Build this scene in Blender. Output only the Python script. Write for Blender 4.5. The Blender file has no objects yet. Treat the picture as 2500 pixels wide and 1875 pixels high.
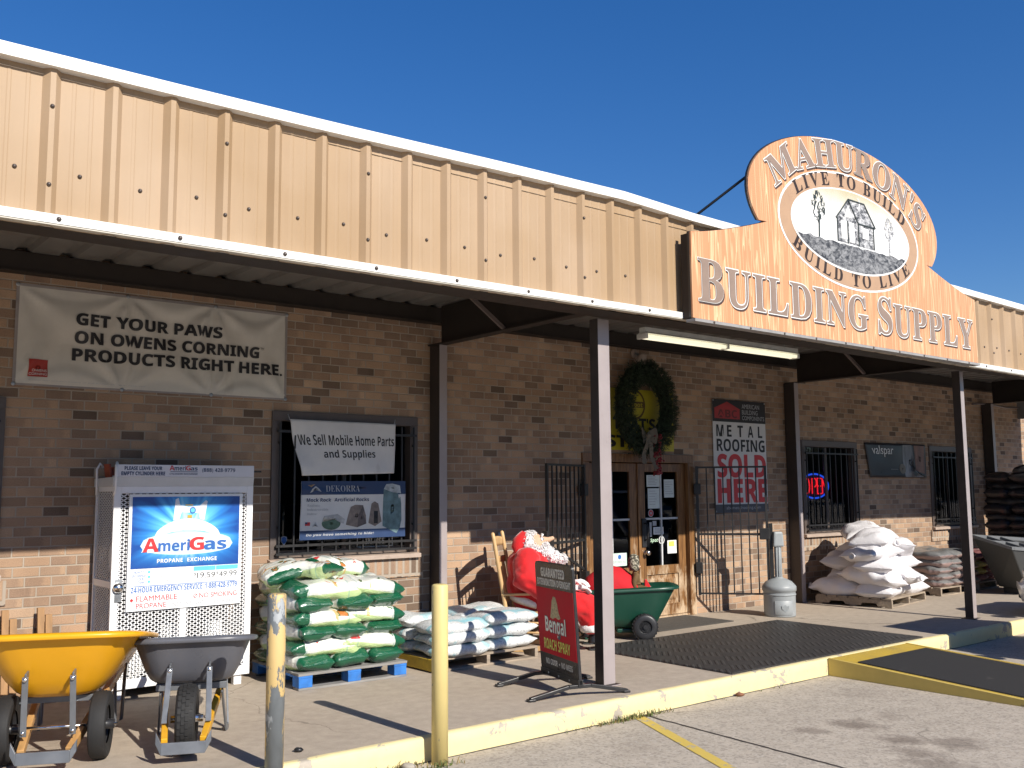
import bpy, bmesh, math, random
from math import sin, cos, pi, radians as R, sqrt
from mathutils import Vector as V, Matrix as M4, noise as NZ
random.seed(7)
S = bpy.context.scene
COL = S.collection

# ---------------------------------------------------------------- camera, sky, sun, exposure
cd = bpy.data.cameras.new('camera'); cam = bpy.data.objects.new('camera', cd); COL.objects.link(cam)
cd.sensor_fit = 'HORIZONTAL'; cd.sensor_width = 36; cd.lens = 36*2366.94/2500; cd.clip_start = .05; cd.clip_end = 2000
yaw, pit, rol = R(38.838), R(6.347), R(-.447)
fw = V((sin(yaw)*cos(pit), cos(yaw)*cos(pit), sin(pit))); rt = V((cos(yaw), -sin(yaw), 0)); up = rt.cross(fw)
r2 = rt*cos(rol)+up*sin(rol); u2 = -rt*sin(rol)+up*cos(rol)
m = M4((r2, u2, -fw)).transposed().to_4x4(); m.translation = (0, -8.865, 1.661); cam.matrix_world = m
S.camera = cam
SUN_EL, SUN_AZ = R(32.6), R(2.0)          # azimuth from -Y towards +X
sd = V((sin(SUN_AZ)*cos(SUN_EL), -cos(SUN_AZ)*cos(SUN_EL), sin(SUN_EL)))
W = bpy.data.worlds.new('World'); S.world = W; W.use_nodes = True
wn = W.node_tree; bg = wn.nodes['Background']
sky = wn.nodes.new('ShaderNodeTexSky'); sky.sky_type = 'NISHITA'; sky.sun_disc = False
sky.sun_elevation = SUN_EL; sky.sun_rotation = math.atan2(sd.x, sd.y); sky.air_density = 1.0; sky.dust_density = .0; sky.ozone_density = 5.0
gm = wn.nodes.new('ShaderNodeGamma'); gm.inputs['Gamma'].default_value = .8; hs = wn.nodes.new('ShaderNodeHueSaturation'); hs.inputs['Saturation'].default_value = 1.4; hs.inputs['Hue'].default_value = .514
wn.links.new(sky.outputs[0], gm.inputs['Color']); wn.links.new(gm.outputs[0], hs.inputs['Color']); wn.links.new(hs.outputs[0], bg.inputs[0]); bg.inputs[1].default_value = .125
sl = bpy.data.lights.new('sun', 'SUN'); sl.energy = 5.0; sl.angle = R(.53); sl.color = (1, .94, .84)
sun = bpy.data.objects.new('sun', sl); COL.objects.link(sun); sun.rotation_euler = sd.to_track_quat('Z', 'Y').to_euler(); sun.location = sd*30
S.view_settings.view_transform = 'Standard'; S.view_settings.look = 'None'; S.view_settings.exposure = .35; S.view_settings.gamma = 1

# ---------------------------------------------------------------- node helpers
def new_mat(name):
    m = bpy.data.materials.new(name); m.use_nodes = True
    nt = m.node_tree; b = nt.nodes['Principled BSDF']
    return m, nt, b
def nd(nt, typ, ins=None, **props):
    n = nt.nodes.new('ShaderNode'+typ)
    for k, v in props.items(): setattr(n, k, v)
    for k, v in (ins or {}).items():
        if hasattr(v, 'is_output'): nt.links.new(v, n.inputs[k])
        else: n.inputs[k].default_value = v
    return n
def mth(nt, op, a, b=0., c=None):
    ins = {0: a, 1: b}
    if c is not None: ins[2] = c
    return nd(nt, 'Math', ins, operation=op).outputs[0]
def c4(c): return (c[0], c[1], c[2], 1)
def coords(nt, sc=(1, 1, 1), kind='Object', loc=(0, 0, 0)):
    t = nd(nt, 'TexCoord')
    return nd(nt, 'Mapping', {'Vector': t.outputs[kind], 'Scale': sc, 'Location': loc}).outputs[0]
def noise(nt, vec, scale, detail=4, rough=.55, dist=0.):
    return nd(nt, 'TexNoise', {'Vector': vec, 'Scale': scale, 'Detail': detail, 'Roughness': rough, 'Distortion': dist}).outputs[0]
def ramp(nt, fac, stops, interp='LINEAR'):
    n = nd(nt, 'ValToRGB', {0: fac}); e = n.color_ramp.elements; n.color_ramp.interpolation = interp
    while len(e) < len(stops): e.new(.5)
    for i, (p, c) in enumerate(stops): e[i].position = p; e[i].color = c4(c) if hasattr(c, '__len__') else (c, c, c, 1)
    return n.outputs[0]
def mix(nt, fac, a, b, blend='MIX'):
    n = nd(nt, 'Mix', data_type='RGBA', blend_type=blend)
    for i, v in ((0, fac), (6, a), (7, b)):
        if hasattr(v, 'is_output'): nt.links.new(v, n.inputs[i])
        else: n.inputs[i].default_value = (c4(v) if hasattr(v, '__len__') else v)
    return n.outputs[2]
def setin(nt, b, key, v):
    if hasattr(v, 'is_output'): nt.links.new(v, b.inputs[key])
    else: b.inputs[key].default_value = v
def bump(nt, b, h, strength=.3, dist=.01):
    n = nd(nt, 'Bump', {'Height': h, 'Strength': strength, 'Distance': dist}); nt.links.new(n.outputs[0], b.inputs['Normal'])

MATS = {}
def mat(name, col, rough=.6, metal=0., var=.12, scale=9., bmp=0., bscale=60., spec=.5, dirt=None, dscale=4., damt=.45, coat=0., stretch=(1, 1, 1), sheen=0.):
    """general surface: colour with mottling, optional stains of another colour, optional bump"""
    if name in MATS: return MATS[name]
    m, nt, b = new_mat(name); v = coords(nt, stretch)
    n = noise(nt, v, scale, 5, .6)
    f = nd(nt, 'MapRange', {0: n, 1: .3, 2: .7, 3: 1-var, 4: 1+var}).outputs[0]
    c = mix(nt, 1., c4(col)[:3], f, 'MULTIPLY')
    if dirt:
        d = noise(nt, v, dscale, 6, .65, .3)
        k = nd(nt, 'MapRange', {0: d, 1: 1-damt-.08, 2: 1-damt+.1, 3: 0., 4: .85}).outputs[0]
        c = mix(nt, k, c, dirt)
    setin(nt, b, 'Base Color', c)
    rr = nd(nt, 'MapRange', {0: n, 1: .3, 2: .7, 3: max(.03, rough-.08), 4: min(1, rough+.08)}).outputs[0]
    setin(nt, b, 'Roughness', rr); b.inputs['Metallic'].default_value = metal
    b.inputs['Specular IOR Level'].default_value = spec; b.inputs['Coat Weight'].default_value = coat; b.inputs['Coat Roughness'].default_value = .1
    if sheen: b.inputs['Sheen Weight'].default_value = sheen; b.inputs['Sheen Roughness'].default_value = .4
    if bmp: bump(nt, b, noise(nt, v, bscale, 4, .6), bmp, .01)
    MATS[name] = m; return m

# ---------------------------------------------------------------- mesh helpers
class MB:
    """collects faces; build() links ONE mesh object"""
    def __init__(s): s.v = []; s.f = []; s.mi = []; s.sm = []; s.M = M4(); s.i = 0; s.smooth = False
    def vert(s, p): s.v.append(s.M @ V(p)); return len(s.v)-1
    def face(s, idx): s.f.append(tuple(idx)); s.mi.append(s.i); s.sm.append(s.smooth)
    def poly(s, pts): s.face([s.vert(p) for p in pts])
    def box(s, x0, x1, y0, y1, z0, z1):
        a = [s.vert(p) for p in ((x0,y0,z0),(x1,y0,z0),(x1,y1,z0),(x0,y1,z0),(x0,y0,z1),(x1,y0,z1),(x1,y1,z1),(x0,y1,z1))]
        for f in ((0,3,2,1),(4,5,6,7),(0,1,5,4),(1,2,6,5),(2,3,7,6),(3,0,4,7)): s.face([a[i] for i in f])
        return s
    def hexa(s, b, t):
        a = [s.vert(p) for p in list(b)+list(t)]
        for f in ((0,3,2,1),(4,5,6,7),(0,1,5,4),(1,2,6,5),(2,3,7,6),(3,0,4,7)): s.face([a[i] for i in f])
        return s
    def bar(s, p, q, w, h=None, upv=(0, 0, 1)):
        """rectangular bar from p to q"""
        p, q = V(p), V(q); h = h or w; d = (q-p).normalized(); u = V(upv)
        if abs(d.dot(u)) > .98: u = V((0, 1, 0))
        x = d.cross(u).normalized(); y = x.cross(d)
        return s.hexa([p-x*w/2-y*h/2, p+x*w/2-y*h/2, p+x*w/2+y*h/2, p-x*w/2+y*h/2], [q-x*w/2-y*h/2, q+x*w/2-y*h/2, q+x*w/2+y*h/2, q-x*w/2+y*h/2])
    def tube(s, pts, r, n=10, cap=True):
        pts = [V(p) for p in pts]; rs = r if hasattr(r, '__len__') else [r]*len(pts); rings = []; sm = s.smooth; s.smooth = True
        t0 = (pts[1]-pts[0]).normalized(); u = V((0, 0, 1)) if abs(t0.z) < .9 else V((1, 0, 0))
        x = t0.cross(u).normalized()
        for i, p in enumerate(pts):
            a = pts[max(i-1, 0)]; b = pts[min(i+1, len(pts)-1)]; d = (b-a).normalized()
            x = (x-d*x.dot(d)).normalized(); y = d.cross(x)
            rings.append([s.vert(p+(x*cos(2*pi*k/n)+y*sin(2*pi*k/n))*rs[i]) for k in range(n)])
        for a, b in zip(rings, rings[1:]):
            for k in range(n): s.face((a[k], a[(k+1) % n], b[(k+1) % n], b[k]))
        s.smooth = False
        if cap: s.face(rings[0][::-1]); s.face(rings[-1])
        s.smooth = sm; return s
    def lathe(s, prof, c=(0, 0, 0), n=24, axis='z', a0=0., a1=2*pi, cap=True):
        """prof: (radius, height) pairs round an axis through c"""
        full = abs(a1-a0-2*pi) < 1e-6; rings = []; sm = s.smooth; s.smooth = True; nn = n if full else n+1
        for r, h in prof:
            ring = []
            for k in range(nn):
                t = a0+(a1-a0)*k/n; a, b = r*cos(t), r*sin(t)
                p = {'z': (a, b, h), 'x': (h, a, b), 'y': (a, h, b)}[axis]
                ring.append(s.vert(V(c)+V(p)))
            rings.append(ring)
        for a, b in zip(rings, rings[1:]):
            for k in range(n): s.face((a[k], a[(k+1) % nn], b[(k+1) % nn], b[k]))
        s.smooth = False
        if full and cap and (V(prof[0])-V(prof[-1])).length > 1e-5:
            if prof[0][0] > 1e-4: s.face(rings[0][::-1])
            if prof[-1][0] > 1e-4: s.face(rings[-1])
        s.smooth = sm; return s
    def prism(s, pts, y0, y1):
        """outline in x,z extruded along y"""
        a = [s.vert((x, y0, z)) for x, z in pts]; b = [s.vert((x, y1, z)) for x, z in pts]; n = len(pts)
        s.face(a); s.face(b[::-1])
        for k in range(n): s.face((a[k], b[k], b[(k+1) % n], a[(k+1) % n]))
        return s
    def grid(s, nu, nv, fn):
        sm = s.smooth; s.smooth = True
        g = [[s.vert(fn(i/nu, j/nv)) for j in range(nv+1)] for i in range(nu+1)]
        for i in range(nu):
            for j in range(nv): s.face((g[i][j], g[i+1][j], g[i+1][j+1], g[i][j+1]))
        s.smooth = sm; return s
    def ball(s, c, r, nu=14, nv=9):
        r = r if hasattr(r, '__len__') else (r, r, r)
        sm = s.smooth; s.smooth = True
        rings = []
        for j in range(1, nv):
            t = pi*j/nv; rings.append([s.vert((c[0]+r[0]*sin(t)*cos(2*pi*k/nu), c[1]+r[1]*sin(t)*sin(2*pi*k/nu), c[2]+r[2]*cos(t))) for k in range(nu)])
        tp = s.vert((c[0], c[1], c[2]+r[2])); bt = s.vert((c[0], c[1], c[2]-r[2]))
        for k in range(nu):
            s.face((tp, rings[0][k], rings[0][(k+1) % nu])); s.face((bt, rings[-1][(k+1) % nu], rings[-1][k]))
        for a, b in zip(rings, rings[1:]):
            for k in range(nu): s.face((a[k], b[k], b[(k+1) % nu], a[(k+1) % nu]))
        s.smooth = sm; return s
    def build(s, name, mats, parent=None, bev=0., fix=True):
        me = bpy.data.meshes.new(name); me.from_pydata([tuple(p) for p in s.v], [], s.f)
        for m in (mats if isinstance(mats, (list, tuple)) else [mats]): me.materials.append(m)
        me.polygons.foreach_set('material_index', s.mi); me.polygons.foreach_set('use_smooth', s.sm)
        if fix:
            bm = bmesh.new(); bm.from_mesh(me); bmesh.ops.recalc_face_normals(bm, faces=bm.faces); bm.to_mesh(me); bm.free()
        me.update()
        o = bpy.data.objects.new(name, me); COL.objects.link(o)
        if parent: o.parent = parent
        if bev:
            b = o.modifiers.new('edge', 'BEVEL'); b.width = bev; b.segments = 2; b.limit_method = 'ANGLE'; b.angle_limit = R(40)
        return o
def tag(o, label=None, cat=None, group=None, kind=None):
    if label: o['label'] = label
    if cat: o['category'] = cat
    if group: o['group'] = group
    if kind: o['kind'] = kind
    return o
def thing(name, label, cat, loc=(0, 0, 0), rz=0., group=None):
    o = bpy.data.objects.new(name, None); COL.objects.link(o); o.location = loc; o.rotation_euler = (0, 0, rz); o.empty_display_size = .1
    return tag(o, label, cat, group)
def dup(root, loc, rz=None, label=None, group=None):
    r = root.copy(); COL.objects.link(r); r.location = loc
    if rz is not None: r.rotation_euler = (0, 0, rz)
    if label: r['label'] = label
    if group: r['group'] = group
    for ch in list(root.children):
        c = ch.copy(); COL.objects.link(c); c.parent = r
        for g in ch.children:
            d = g.copy(); COL.objects.link(d); d.parent = c
    return r
# ---------------------------------------------------------------- lettering
def bold(s): return ''.join(chr(0x1D5D4+ord(c)-65) if 'A' <= c <= 'Z' else chr(0x1D5EE+ord(c)-97) if 'a' <= c <= 'z' else chr(0x1D7EC+ord(c)-48) if '0' <= c <= '9' else c for c in s)
def boldit(s): return ''.join(chr(0x1D63C+ord(c)-65) if 'A' <= c <= 'Z' else chr(0x1D656+ord(c)-97) if 'a' <= c <= 'z' else c for c in s)
def serif(s): return ''.join(chr(0x1D400+ord(c)-65) if 'A' <= c <= 'Z' else chr(0x1D41A+ord(c)-97) if 'a' <= c <= 'z' else c for c in s)
def plain(s): return s
GC = {}
def glyphs(s, off=0.):
    """flat outline mesh of a line of text, size 1"""
    k = (s, off)
    if k not in GC:
        c = bpy.data.curves.new('t', 'FONT'); c.body = s; c.size = 1; c.offset = off; c.resolution_u = 4
        o = bpy.data.objects.new('t', c); me = o.to_mesh()
        GC[k] = ([v.co.copy() for v in me.vertices], [tuple(p.vertices) for p in me.polygons])
        o.to_mesh_clear(); bpy.data.objects.remove(o); bpy.data.curves.remove(c)
    return GC[k]
def put_text(mb, s, x0, x1, z0, z1, y, off=0., ref=None, warp=None, keep=False, align='l'):
    """text into mb, its inked box fitted to x0..x1, z0..z1 on the plane y (faces -Y)"""
    vs, fs = glyphs(s, off); rv = glyphs(ref or s, 0.)[0]
    a0, a1 = min(v.x for v in rv), max(v.x for v in rv); b0, b1 = min(v.y for v in rv), max(v.y for v in rv)
    sx = (x1-x0)/(a1-a0); sz = (z1-z0)/(b1-b0)
    base = len(mb.v)
    for v in vs:
        X = x0+(v.x-a0)*sx; Z = z0+(v.y-b0)*sz
        mb.vert((X, y if warp is None else y+warp(X, Z), Z))
    for f in fs: mb.face([base+i for i in f])
def put_glyph(mb, ch, cx, cz, sx, sz, ang, y, off=0., xm=0.):
    vs, fs = glyphs(ch, off); base = len(mb.v); ca, sa = cos(ang), sin(ang)
    for v in vs:
        a, b = (v.x-xm)*sx, v.y*sz
        mb.vert((cx+a*ca-b*sa, y, cz+a*sa+b*ca))
    for f in fs: mb.face([base+i for i in f])
def lines(parent, name, m, items, y):
    """each line of print a piece of its own: (text, x0, x1, z0, z1[, weight])"""
    for it in items:
        mb = MB(); put_text(mb, *it[:5], y, *(it[5:6])); mb.build(name, m, parent)
def ink(name, col, rough=.5): return mat('ink_'+name, col, rough, var=.05)
INK_BLACK = ink('black', (.015, .015, .018)); INK_WHITE = ink('white', (.78, .78, .76)); INK_RED = ink('red', (.55, .03, .035)); INK_NAVY = ink('navy', (.02, .045, .12))
INK_BLUE = ink('blue', (.03, .13, .42)); INK_GREY = ink('grey', (.4, .41, .43)); INK_YELLOW = ink('yellow', (.72, .62, .08)); INK_CYAN = ink('cyan', (.12, .5, .75))
# ---------------------------------------------------------------- setting materials
HC, BL = .0825, .207                      # brick course and brick length
def brick_mat(name='brick', hc=HC, bl=BL, stag=.5):
    m, nt, b = new_mat(name); t = nd(nt, 'TexCoord'); sp = nd(nt, 'Separate XYZ'.replace(' ', ''), {0: t.outputs['Object']}) if False else nd(nt, 'SeparateXYZ', {0: t.outputs['Object']})
    xx = mth(nt, 'ADD', sp.outputs[0], sp.outputs[1])
    # a little wander keeps the joints from ruler-straight
    w = noise(nt, t.outputs['Object'], 7., 2); wz = mth(nt, 'MULTIPLY', mth(nt, 'SUBTRACT', w, .5), .006)
    zz = mth(nt, 'ADD', sp.outputs[2], wz); zr = mth(nt, 'DIVIDE', zz, hc); row = mth(nt, 'FLOOR', zr); fz = mth(nt, 'SUBTRACT', zr, row)
    par = mth(nt, 'MULTIPLY', mth(nt, 'MODULO', mth(nt, 'ADD', row, 100.), 2.), stag)
    rj = nd(nt, 'TexWhiteNoise', {'W': row}, noise_dimensions='1D').outputs[0]
    xr = mth(nt, 'ADD', mth(nt, 'ADD', mth(nt, 'DIVIDE', xx, bl), par), mth(nt, 'MULTIPLY', rj, .16)); colm = mth(nt, 'FLOOR', xr); fx = mth(nt, 'SUBTRACT', xr, colm)
    idv = nd(nt, 'CombineXYZ', {0: colm, 1: row}).outputs[0]
    wn1 = nd(nt, 'TexWhiteNoise', {'Vector': idv}, noise_dimensions='2D'); r1 = wn1.outputs[0]
    r2_ = nd(nt, 'TexWhiteNoise', {'Vector': nd(nt, 'VectorMath', {0: idv, 1: (17.3, 5.1, 0)}, operation='ADD').outputs[0]}, noise_dimensions='2D').outputs[0]
    c = ramp(nt, r1, [(0, (.14, .098, .075)), (.03, (.20, .14, .10)), (.12, (.31, .21, .145)), (.3, (.385, .255, .172)), (.5, (.44, .285, .185)), (.75, (.475, .315, .205)), (1, (.53, .365, .245))])
    # flashed ends: one part of some bricks is darker
    fl = nd(nt, 'MapRange', {0: mth(nt, 'ADD', fx, mth(nt, 'MULTIPLY', noise(nt, t.outputs['Object'], 25.), .25)), 1: mth(nt, 'ADD', .35, mth(nt, 'MULTIPLY', r2_, .5)), 2: mth(nt, 'ADD', .5, mth(nt, 'MULTIPLY', r2_, .5)), 3: 1., 4: 0.}).outputs[0]
    fl = mth(nt, 'MULTIPLY', fl, mth(nt, 'GREATER_THAN', r2_, .62))
    c = mix(nt, mth(nt, 'MULTIPLY', fl, .38), c, (.22, .15, .115))
    n1 = noise(nt, t.outputs['Object'], 120., 4, .7); n2 = noise(nt, t.outputs['Object'], 1.3, 3)
    c = mix(nt, 1., c, nd(nt, 'MapRange', {0: n1, 1: .3, 2: .75, 3: .7, 4: 1.2}).outputs[0], 'MULTIPLY')
    c = mix(nt, 1., c, nd(nt, 'MapRange', {0: n2, 1: .35, 2: .7, 3: .78, 4: 1.1}).outputs[0], 'MULTIPLY')
    # mortar
    jz = .1; jx = .1*hc/bl
    ez = mth(nt, 'MINIMUM', fz, mth(nt, 'SUBTRACT', 1., fz)); ex = mth(nt, 'MINIMUM', fx, mth(nt, 'SUBTRACT', 1., fx))
    ez = mth(nt, 'ADD', ez, mth(nt, 'MULTIPLY', mth(nt, 'SUBTRACT', n1, .5), .03)); ex = mth(nt, 'ADD', ex, mth(nt, 'MULTIPLY', mth(nt, 'SUBTRACT', n1, .5), .01))
    kz = nd(nt, 'MapRange', {0: ez, 1: jz*.5, 2: jz*.9, 3: 0., 4: 1.}).outputs[0]; kx = nd(nt, 'MapRange', {0: ex, 1: jx*.5, 2: jx*.9, 3: 0., 4: 1.}).outputs[0]
    k = mth(nt, 'MULTIPLY', kz, kx)
    c = mix(nt, k, mix(nt, noise(nt, t.outputs['Object'], 3., 3), (.30, .245, .195), (.44, .375, .305)), c)
    # pale mineral streaks running down
    st = noise(nt, coords(nt, (3, 3, .35)), 2.2, 5, .6); sk = nd(nt, 'MapRange', {0: st, 1: .63, 2: .75, 3: 0., 4: .3}).outputs[0]
    c = mix(nt, sk, c, (.6, .5, .4))
    setin(nt, b, 'Base Color', c); b.inputs['Roughness'].default_value = .85; b.inputs['Specular IOR Level'].default_value = .25
    h = mth(nt, 'ADD', k, mth(nt, 'MULTIPLY', n1, .25)); bump(nt, b, h, .7, .006)
    return m
BRICK = brick_mat(); ROWLOCK = brick_mat('rowlock_brick', .2, .085, 0.)

def concrete(name, col, spots, speck=.25, joints=None, broom=False, agg=0.):
    m, nt, b = new_mat(name); t = nd(nt, 'TexCoord'); P = t.outputs['Object']
    c = mix(nt, noise(nt, P, .55, 5, .6), [x*.82 for x in col], [min(1, x*1.12) for x in col])
    c = mix(nt, 1., c, nd(nt, 'MapRange', {0: noise(nt, P, 9., 5, .7), 1: .3, 2: .7, 3: .86, 4: 1.1}).outputs[0], 'MULTIPLY')
    n = noise(nt, P, 140., 3, .7); c = mix(nt, 1., c, nd(nt, 'MapRange', {0: n, 1: .3, 2: .7, 3: 1-speck, 4: 1+speck*.6}).outputs[0], 'MULTIPLY')
    if agg:
        vo = nd(nt, 'TexVoronoi', {'Vector': P, 'Scale': 55.}); g = nd(nt, 'SeparateColor', {0: vo.outputs['Color']}).outputs[0]
        c = mix(nt, mth(nt, 'MULTIPLY', mth(nt, 'GREATER_THAN', g, .78), agg), c, (.10, .09, .085)); c = mix(nt, mth(nt, 'MULTIPLY', mth(nt, 'LESS_THAN', g, .1), agg), c, (.6, .56, .5))
    for (x, y, r, a, dc) in spots:         # oil and dirt stains at fixed places
        d = nd(nt, 'VectorMath', {0: P, 1: (x, y, 0)}, operation='SUBTRACT').outputs[0]; ln = nd(nt, 'VectorMath', {0: nd(nt, 'VectorMath', {0: d, 1: (1, 1, 0)}, operation='MULTIPLY').outputs[0]}, operation='LENGTH').outputs['Value']
        ln = mth(nt, 'ADD', ln, mth(nt, 'MULTIPLY', mth(nt, 'SUBTRACT', noise(nt, P, 4.5, 6, .7), .5), r*2.2))
        k = nd(nt, 'MapRange', {0: ln, 1: r*.3, 2: r, 3: a, 4: 0.}).outputs[0]; c = mix(nt, k, c, dc)
    # hairline cracks
    dv = nd(nt, 'VectorMath', {0: P, 1: nd(nt, 'VectorMath', {0: nd(nt, 'TexNoise', {'Vector': P, 'Scale': 1.4, 'Detail': 5.}).outputs['Color'], 1: (.9, .9, 0)}, operation='MULTIPLY').outputs[0]}, operation='ADD').outputs[0]
    ed = nd(nt, 'TexVoronoi', {'Vector': dv, 'Scale': .42}, feature='DISTANCE_TO_EDGE').outputs['Distance']
    ck = nd(nt, 'MapRange', {0: ed, 1: .0015, 2: .005, 3: .55, 4: 0.}).outputs[0]
    ck = mth(nt, 'MULTIPLY', ck, nd(nt, 'MapRange', {0: noise(nt, P, .8, 3), 1: .5, 2: .6, 3: 0., 4: 1.}).outputs[0])
    c = mix(nt, ck, c, [x*.3 for x in col])
    setin(nt, b, 'Base Color', c); b.inputs['Roughness'].default_value = .88; b.inputs['Specular IOR Level'].default_value = .25
    h = mth(nt, 'ADD', n, mth(nt, 'MULTIPLY', noise(nt, P, 30., 4), .8))
    if broom: h = mth(nt, 'ADD', h, mth(nt, 'MULTIPLY', noise(nt, coords(nt, (6, 160, 1)), 1., 2), .5))
    bump(nt, b, h, .35, .006)
    return m
BRN = (.13, .10, .08)
LOT = concrete('lot_concrete', (.48, .42, .345), [(6.95, -4.5, .24, .6, BRN), (6.55, -4.33, .15, .5, BRN), (6.8, -4.95, .22, .6, BRN), (6.55, -5.2, .2, .5, BRN), (7.0, -5.25, .24, .5, BRN), (7.4, -4.46, .16, .35, BRN), (6.3, -5.5, .3, .45, BRN), (5.2, -3.8, .35, .12, BRN), (8.1, -3.9, .4, .15, BRN), (3.2, -3.6, .3, .25, BRN), (9.2, -5.6, .6, .5, BRN)], .16, agg=.28)
WALK = concrete('walk_concrete', (.44, .37, .295), [(5.1, -2.5, .22, -.0, BRN), (1.9, -1.5, .5, .25, BRN), (3.2, -2.2, .7, .15, (.3, .24, .19)), (6.6, -2.2, .6, .16, (.3, .24, .19)), (9.0, -.95, .5, .2, (.3, .24, .19))], .12, broom=True)

def peel(name, paint, under, amt, sc=(1, 1, .45), scale=6., rough=.55, prime=None):
    m, nt, b = new_mat(name); v = coords(nt, sc)
    n = noise(nt, v, scale, 7, .62, .4); k = nd(nt, 'MapRange', {0: n, 1: amt-.008, 2: amt+.008, 3: 0., 4: 1.}).outputs[0]
    pc = mix(nt, noise(nt, v, 14., 4), [x*.85 for x in paint], paint); uc = mix(nt, noise(nt, v, 22., 5), [x*.7 for x in under], [min(1, x*1.25) for x in under])
    c = mix(nt, k, uc, pc)
    if prime:
        k2 = nd(nt, 'MapRange', {0: noise(nt, v, scale*1.7, 6, .6), 1: .585, 2: .6, 3: 0., 4: 1.}).outputs[0]
        c = mix(nt, mth(nt, 'MULTIPLY', k2, mth(nt, 'SUBTRACT', 1., k)), c, prime)
    setin(nt, b, 'Base Color', c); b.inputs['Roughness'].default_value = rough
    bump(nt, b, mth(nt, 'ADD', k, mth(nt, 'MULTIPLY', noise(nt, v, 60.), .15)), .5, .003)
    return m
KERB = peel('kerb_paint', (.80, .68, .36), (.42, .37, .3), .405, (1, 1, 1), 5.)
LINE = peel('line_paint', (.66, .48, .10), (.40, .36, .30), .40, (1, 1, 1), 12., .8)

# fascia sheet, trims, dark steel
def fascia_mat():
    m, nt, b = new_mat('tan_sheet'); v = coords(nt, (4, 4, .3)); n = noise(nt, v, 3., 5, .6)
    c = mix(nt, n, (.31, .20, .105), (.38, .255, .14)); c = mix(nt, nd(nt, 'MapRange', {0: noise(nt, coords(nt), .7, 3), 1: .4, 2: .65, 3: 0., 4: .25}).outputs[0], c, (.6, .47, .36))
    st = nd(nt, 'MapRange', {0: noise(nt, coords(nt, (9, 9, .25)), 2., 4, .7), 1: .6, 2: .75, 3: 0., 4: .2}).outputs[0]; c = mix(nt, st, c, (.38, .27, .17))
    setin(nt, b, 'Base Color', c); b.inputs['Roughness'].default_value = .6; bump(nt, b, noise(nt, coords(nt, (1, 1, .3)), 6., 3), .15, .01); return m
TAN = fascia_mat()
TRIM = mat('white_trim', (.80, .79, .75), .4, dirt=(.40, .38, .35), dscale=6., damt=.33, stretch=(1.2, 1, 6), var=.06)
BROWN = mat('brown_steel', (.15, .12, .11), .38, var=.1, scale=3., dirt=(.30, .27, .25), dscale=3., damt=.3)
DKBROWN = mat('dark_brown_steel', (.035, .028, .024), .65, var=.15, spec=.2)
POSTSHADE = mat('post_paint_shade', (.042, .033, .03), .5, var=.15, dirt=(.08, .065, .055), dscale=4., damt=.3)  # dark copy of the post paint: shade of the side faces put into the colour
POSTLIT = mat('post_paint_lit', (.33, .285, .28), .35, var=.06, scale=4., dirt=(.26, .2, .18), dscale=5., damt=.3)
DECK = mat('deck_galv', (.20, .19, .18), .5, metal=.2, var=.15, dirt=(.16, .12, .1), damt=.36)
FRAMEM = mat('bronze_frame', (.10, .078, .068), .45, var=.12)
SILLM = mat('sill_metal', (.42, .33, .27), .4, var=.08, dirt=(.25, .19, .15), damt=.35)
IRON = mat('black_iron', (.018, .017, .017), .45, var=.2, bmp=.15)
BLACKP = mat('black_plastic', (.02, .02, .022), .4, var=.15)
SCREW = mat('screw', (.12, .10, .09), .4, metal=.6)
CHROME = mat('chrome', (.75, .75, .75), .2, metal=1., var=.05)
GALV = mat('galvanised', (.36, .38, .40), .38, metal=.7, var=.15)
def glass_mat():
    m, nt, b = new_mat('window_glass'); nt.nodes.remove(b); out = nt.nodes['Material Output']
    tr = nd(nt, 'BsdfTransparent', {0: (.55, .6, .62, 1)}); gl = nd(nt, 'BsdfGlossy', {'Roughness': .02, 'Color': (1, 1, 1, 1)})
    fr = nd(nt, 'Fresnel', {'IOR': 1.36}); ms = nd(nt, 'MixShader', {0: fr.outputs[0]}); nt.links.new(tr.outputs[0], ms.inputs[1]); nt.links.new(gl.outputs[0], ms.inputs[2]); nt.links.new(ms.outputs[0], out.inputs[0]); return m
GLASS = glass_mat()
ROOM = mat('dim_interior', (.035, .033, .032), .9)
def doorwood():
    m, nt, b = new_mat('weathered_wood'); v = coords(nt, (14, 14, .9)); g = noise(nt, v, 3., 6, .65, .6)
    c = ramp(nt, g, [(.25, (.06, .026, .012)), (.45, (.17, .08, .03)), (.62, (.28, .145, .055)), (.8, (.40, .24, .11))])
    # bare, greyed wood where the varnish has gone, mostly low down on the leaf
    sp = nd(nt, 'SeparateXYZ', {0: nd(nt, 'TexCoord').outputs['Object']}); lo = nd(nt, 'MapRange', {0: sp.outputs[2], 1: 0., 2: 1.1, 3: .22, 4: -.08}).outputs[0]
    k = nd(nt, 'MapRange', {0: mth(nt, 'ADD', noise(nt, coords(nt, (3, 3, 1)), 3., 5, .65), lo), 1: .56, 2: .72, 3: 0., 4: .85}).outputs[0]
    c = mix(nt, k, c, mix(nt, g, (.38, .26, .15), (.68, .54, .38)))
    dk = nd(nt, 'MapRange', {0: sp.outputs[2], 1: 1.35, 2: 2.0, 3: 0., 4: .35}).outputs[0]  # upper leaf darkened: the shade up there is painted into the wood
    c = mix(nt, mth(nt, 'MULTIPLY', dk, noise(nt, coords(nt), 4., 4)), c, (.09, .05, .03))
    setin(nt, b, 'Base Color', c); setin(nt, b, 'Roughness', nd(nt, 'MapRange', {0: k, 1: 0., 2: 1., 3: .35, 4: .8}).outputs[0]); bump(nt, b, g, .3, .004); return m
DOORW = doorwood()

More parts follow.
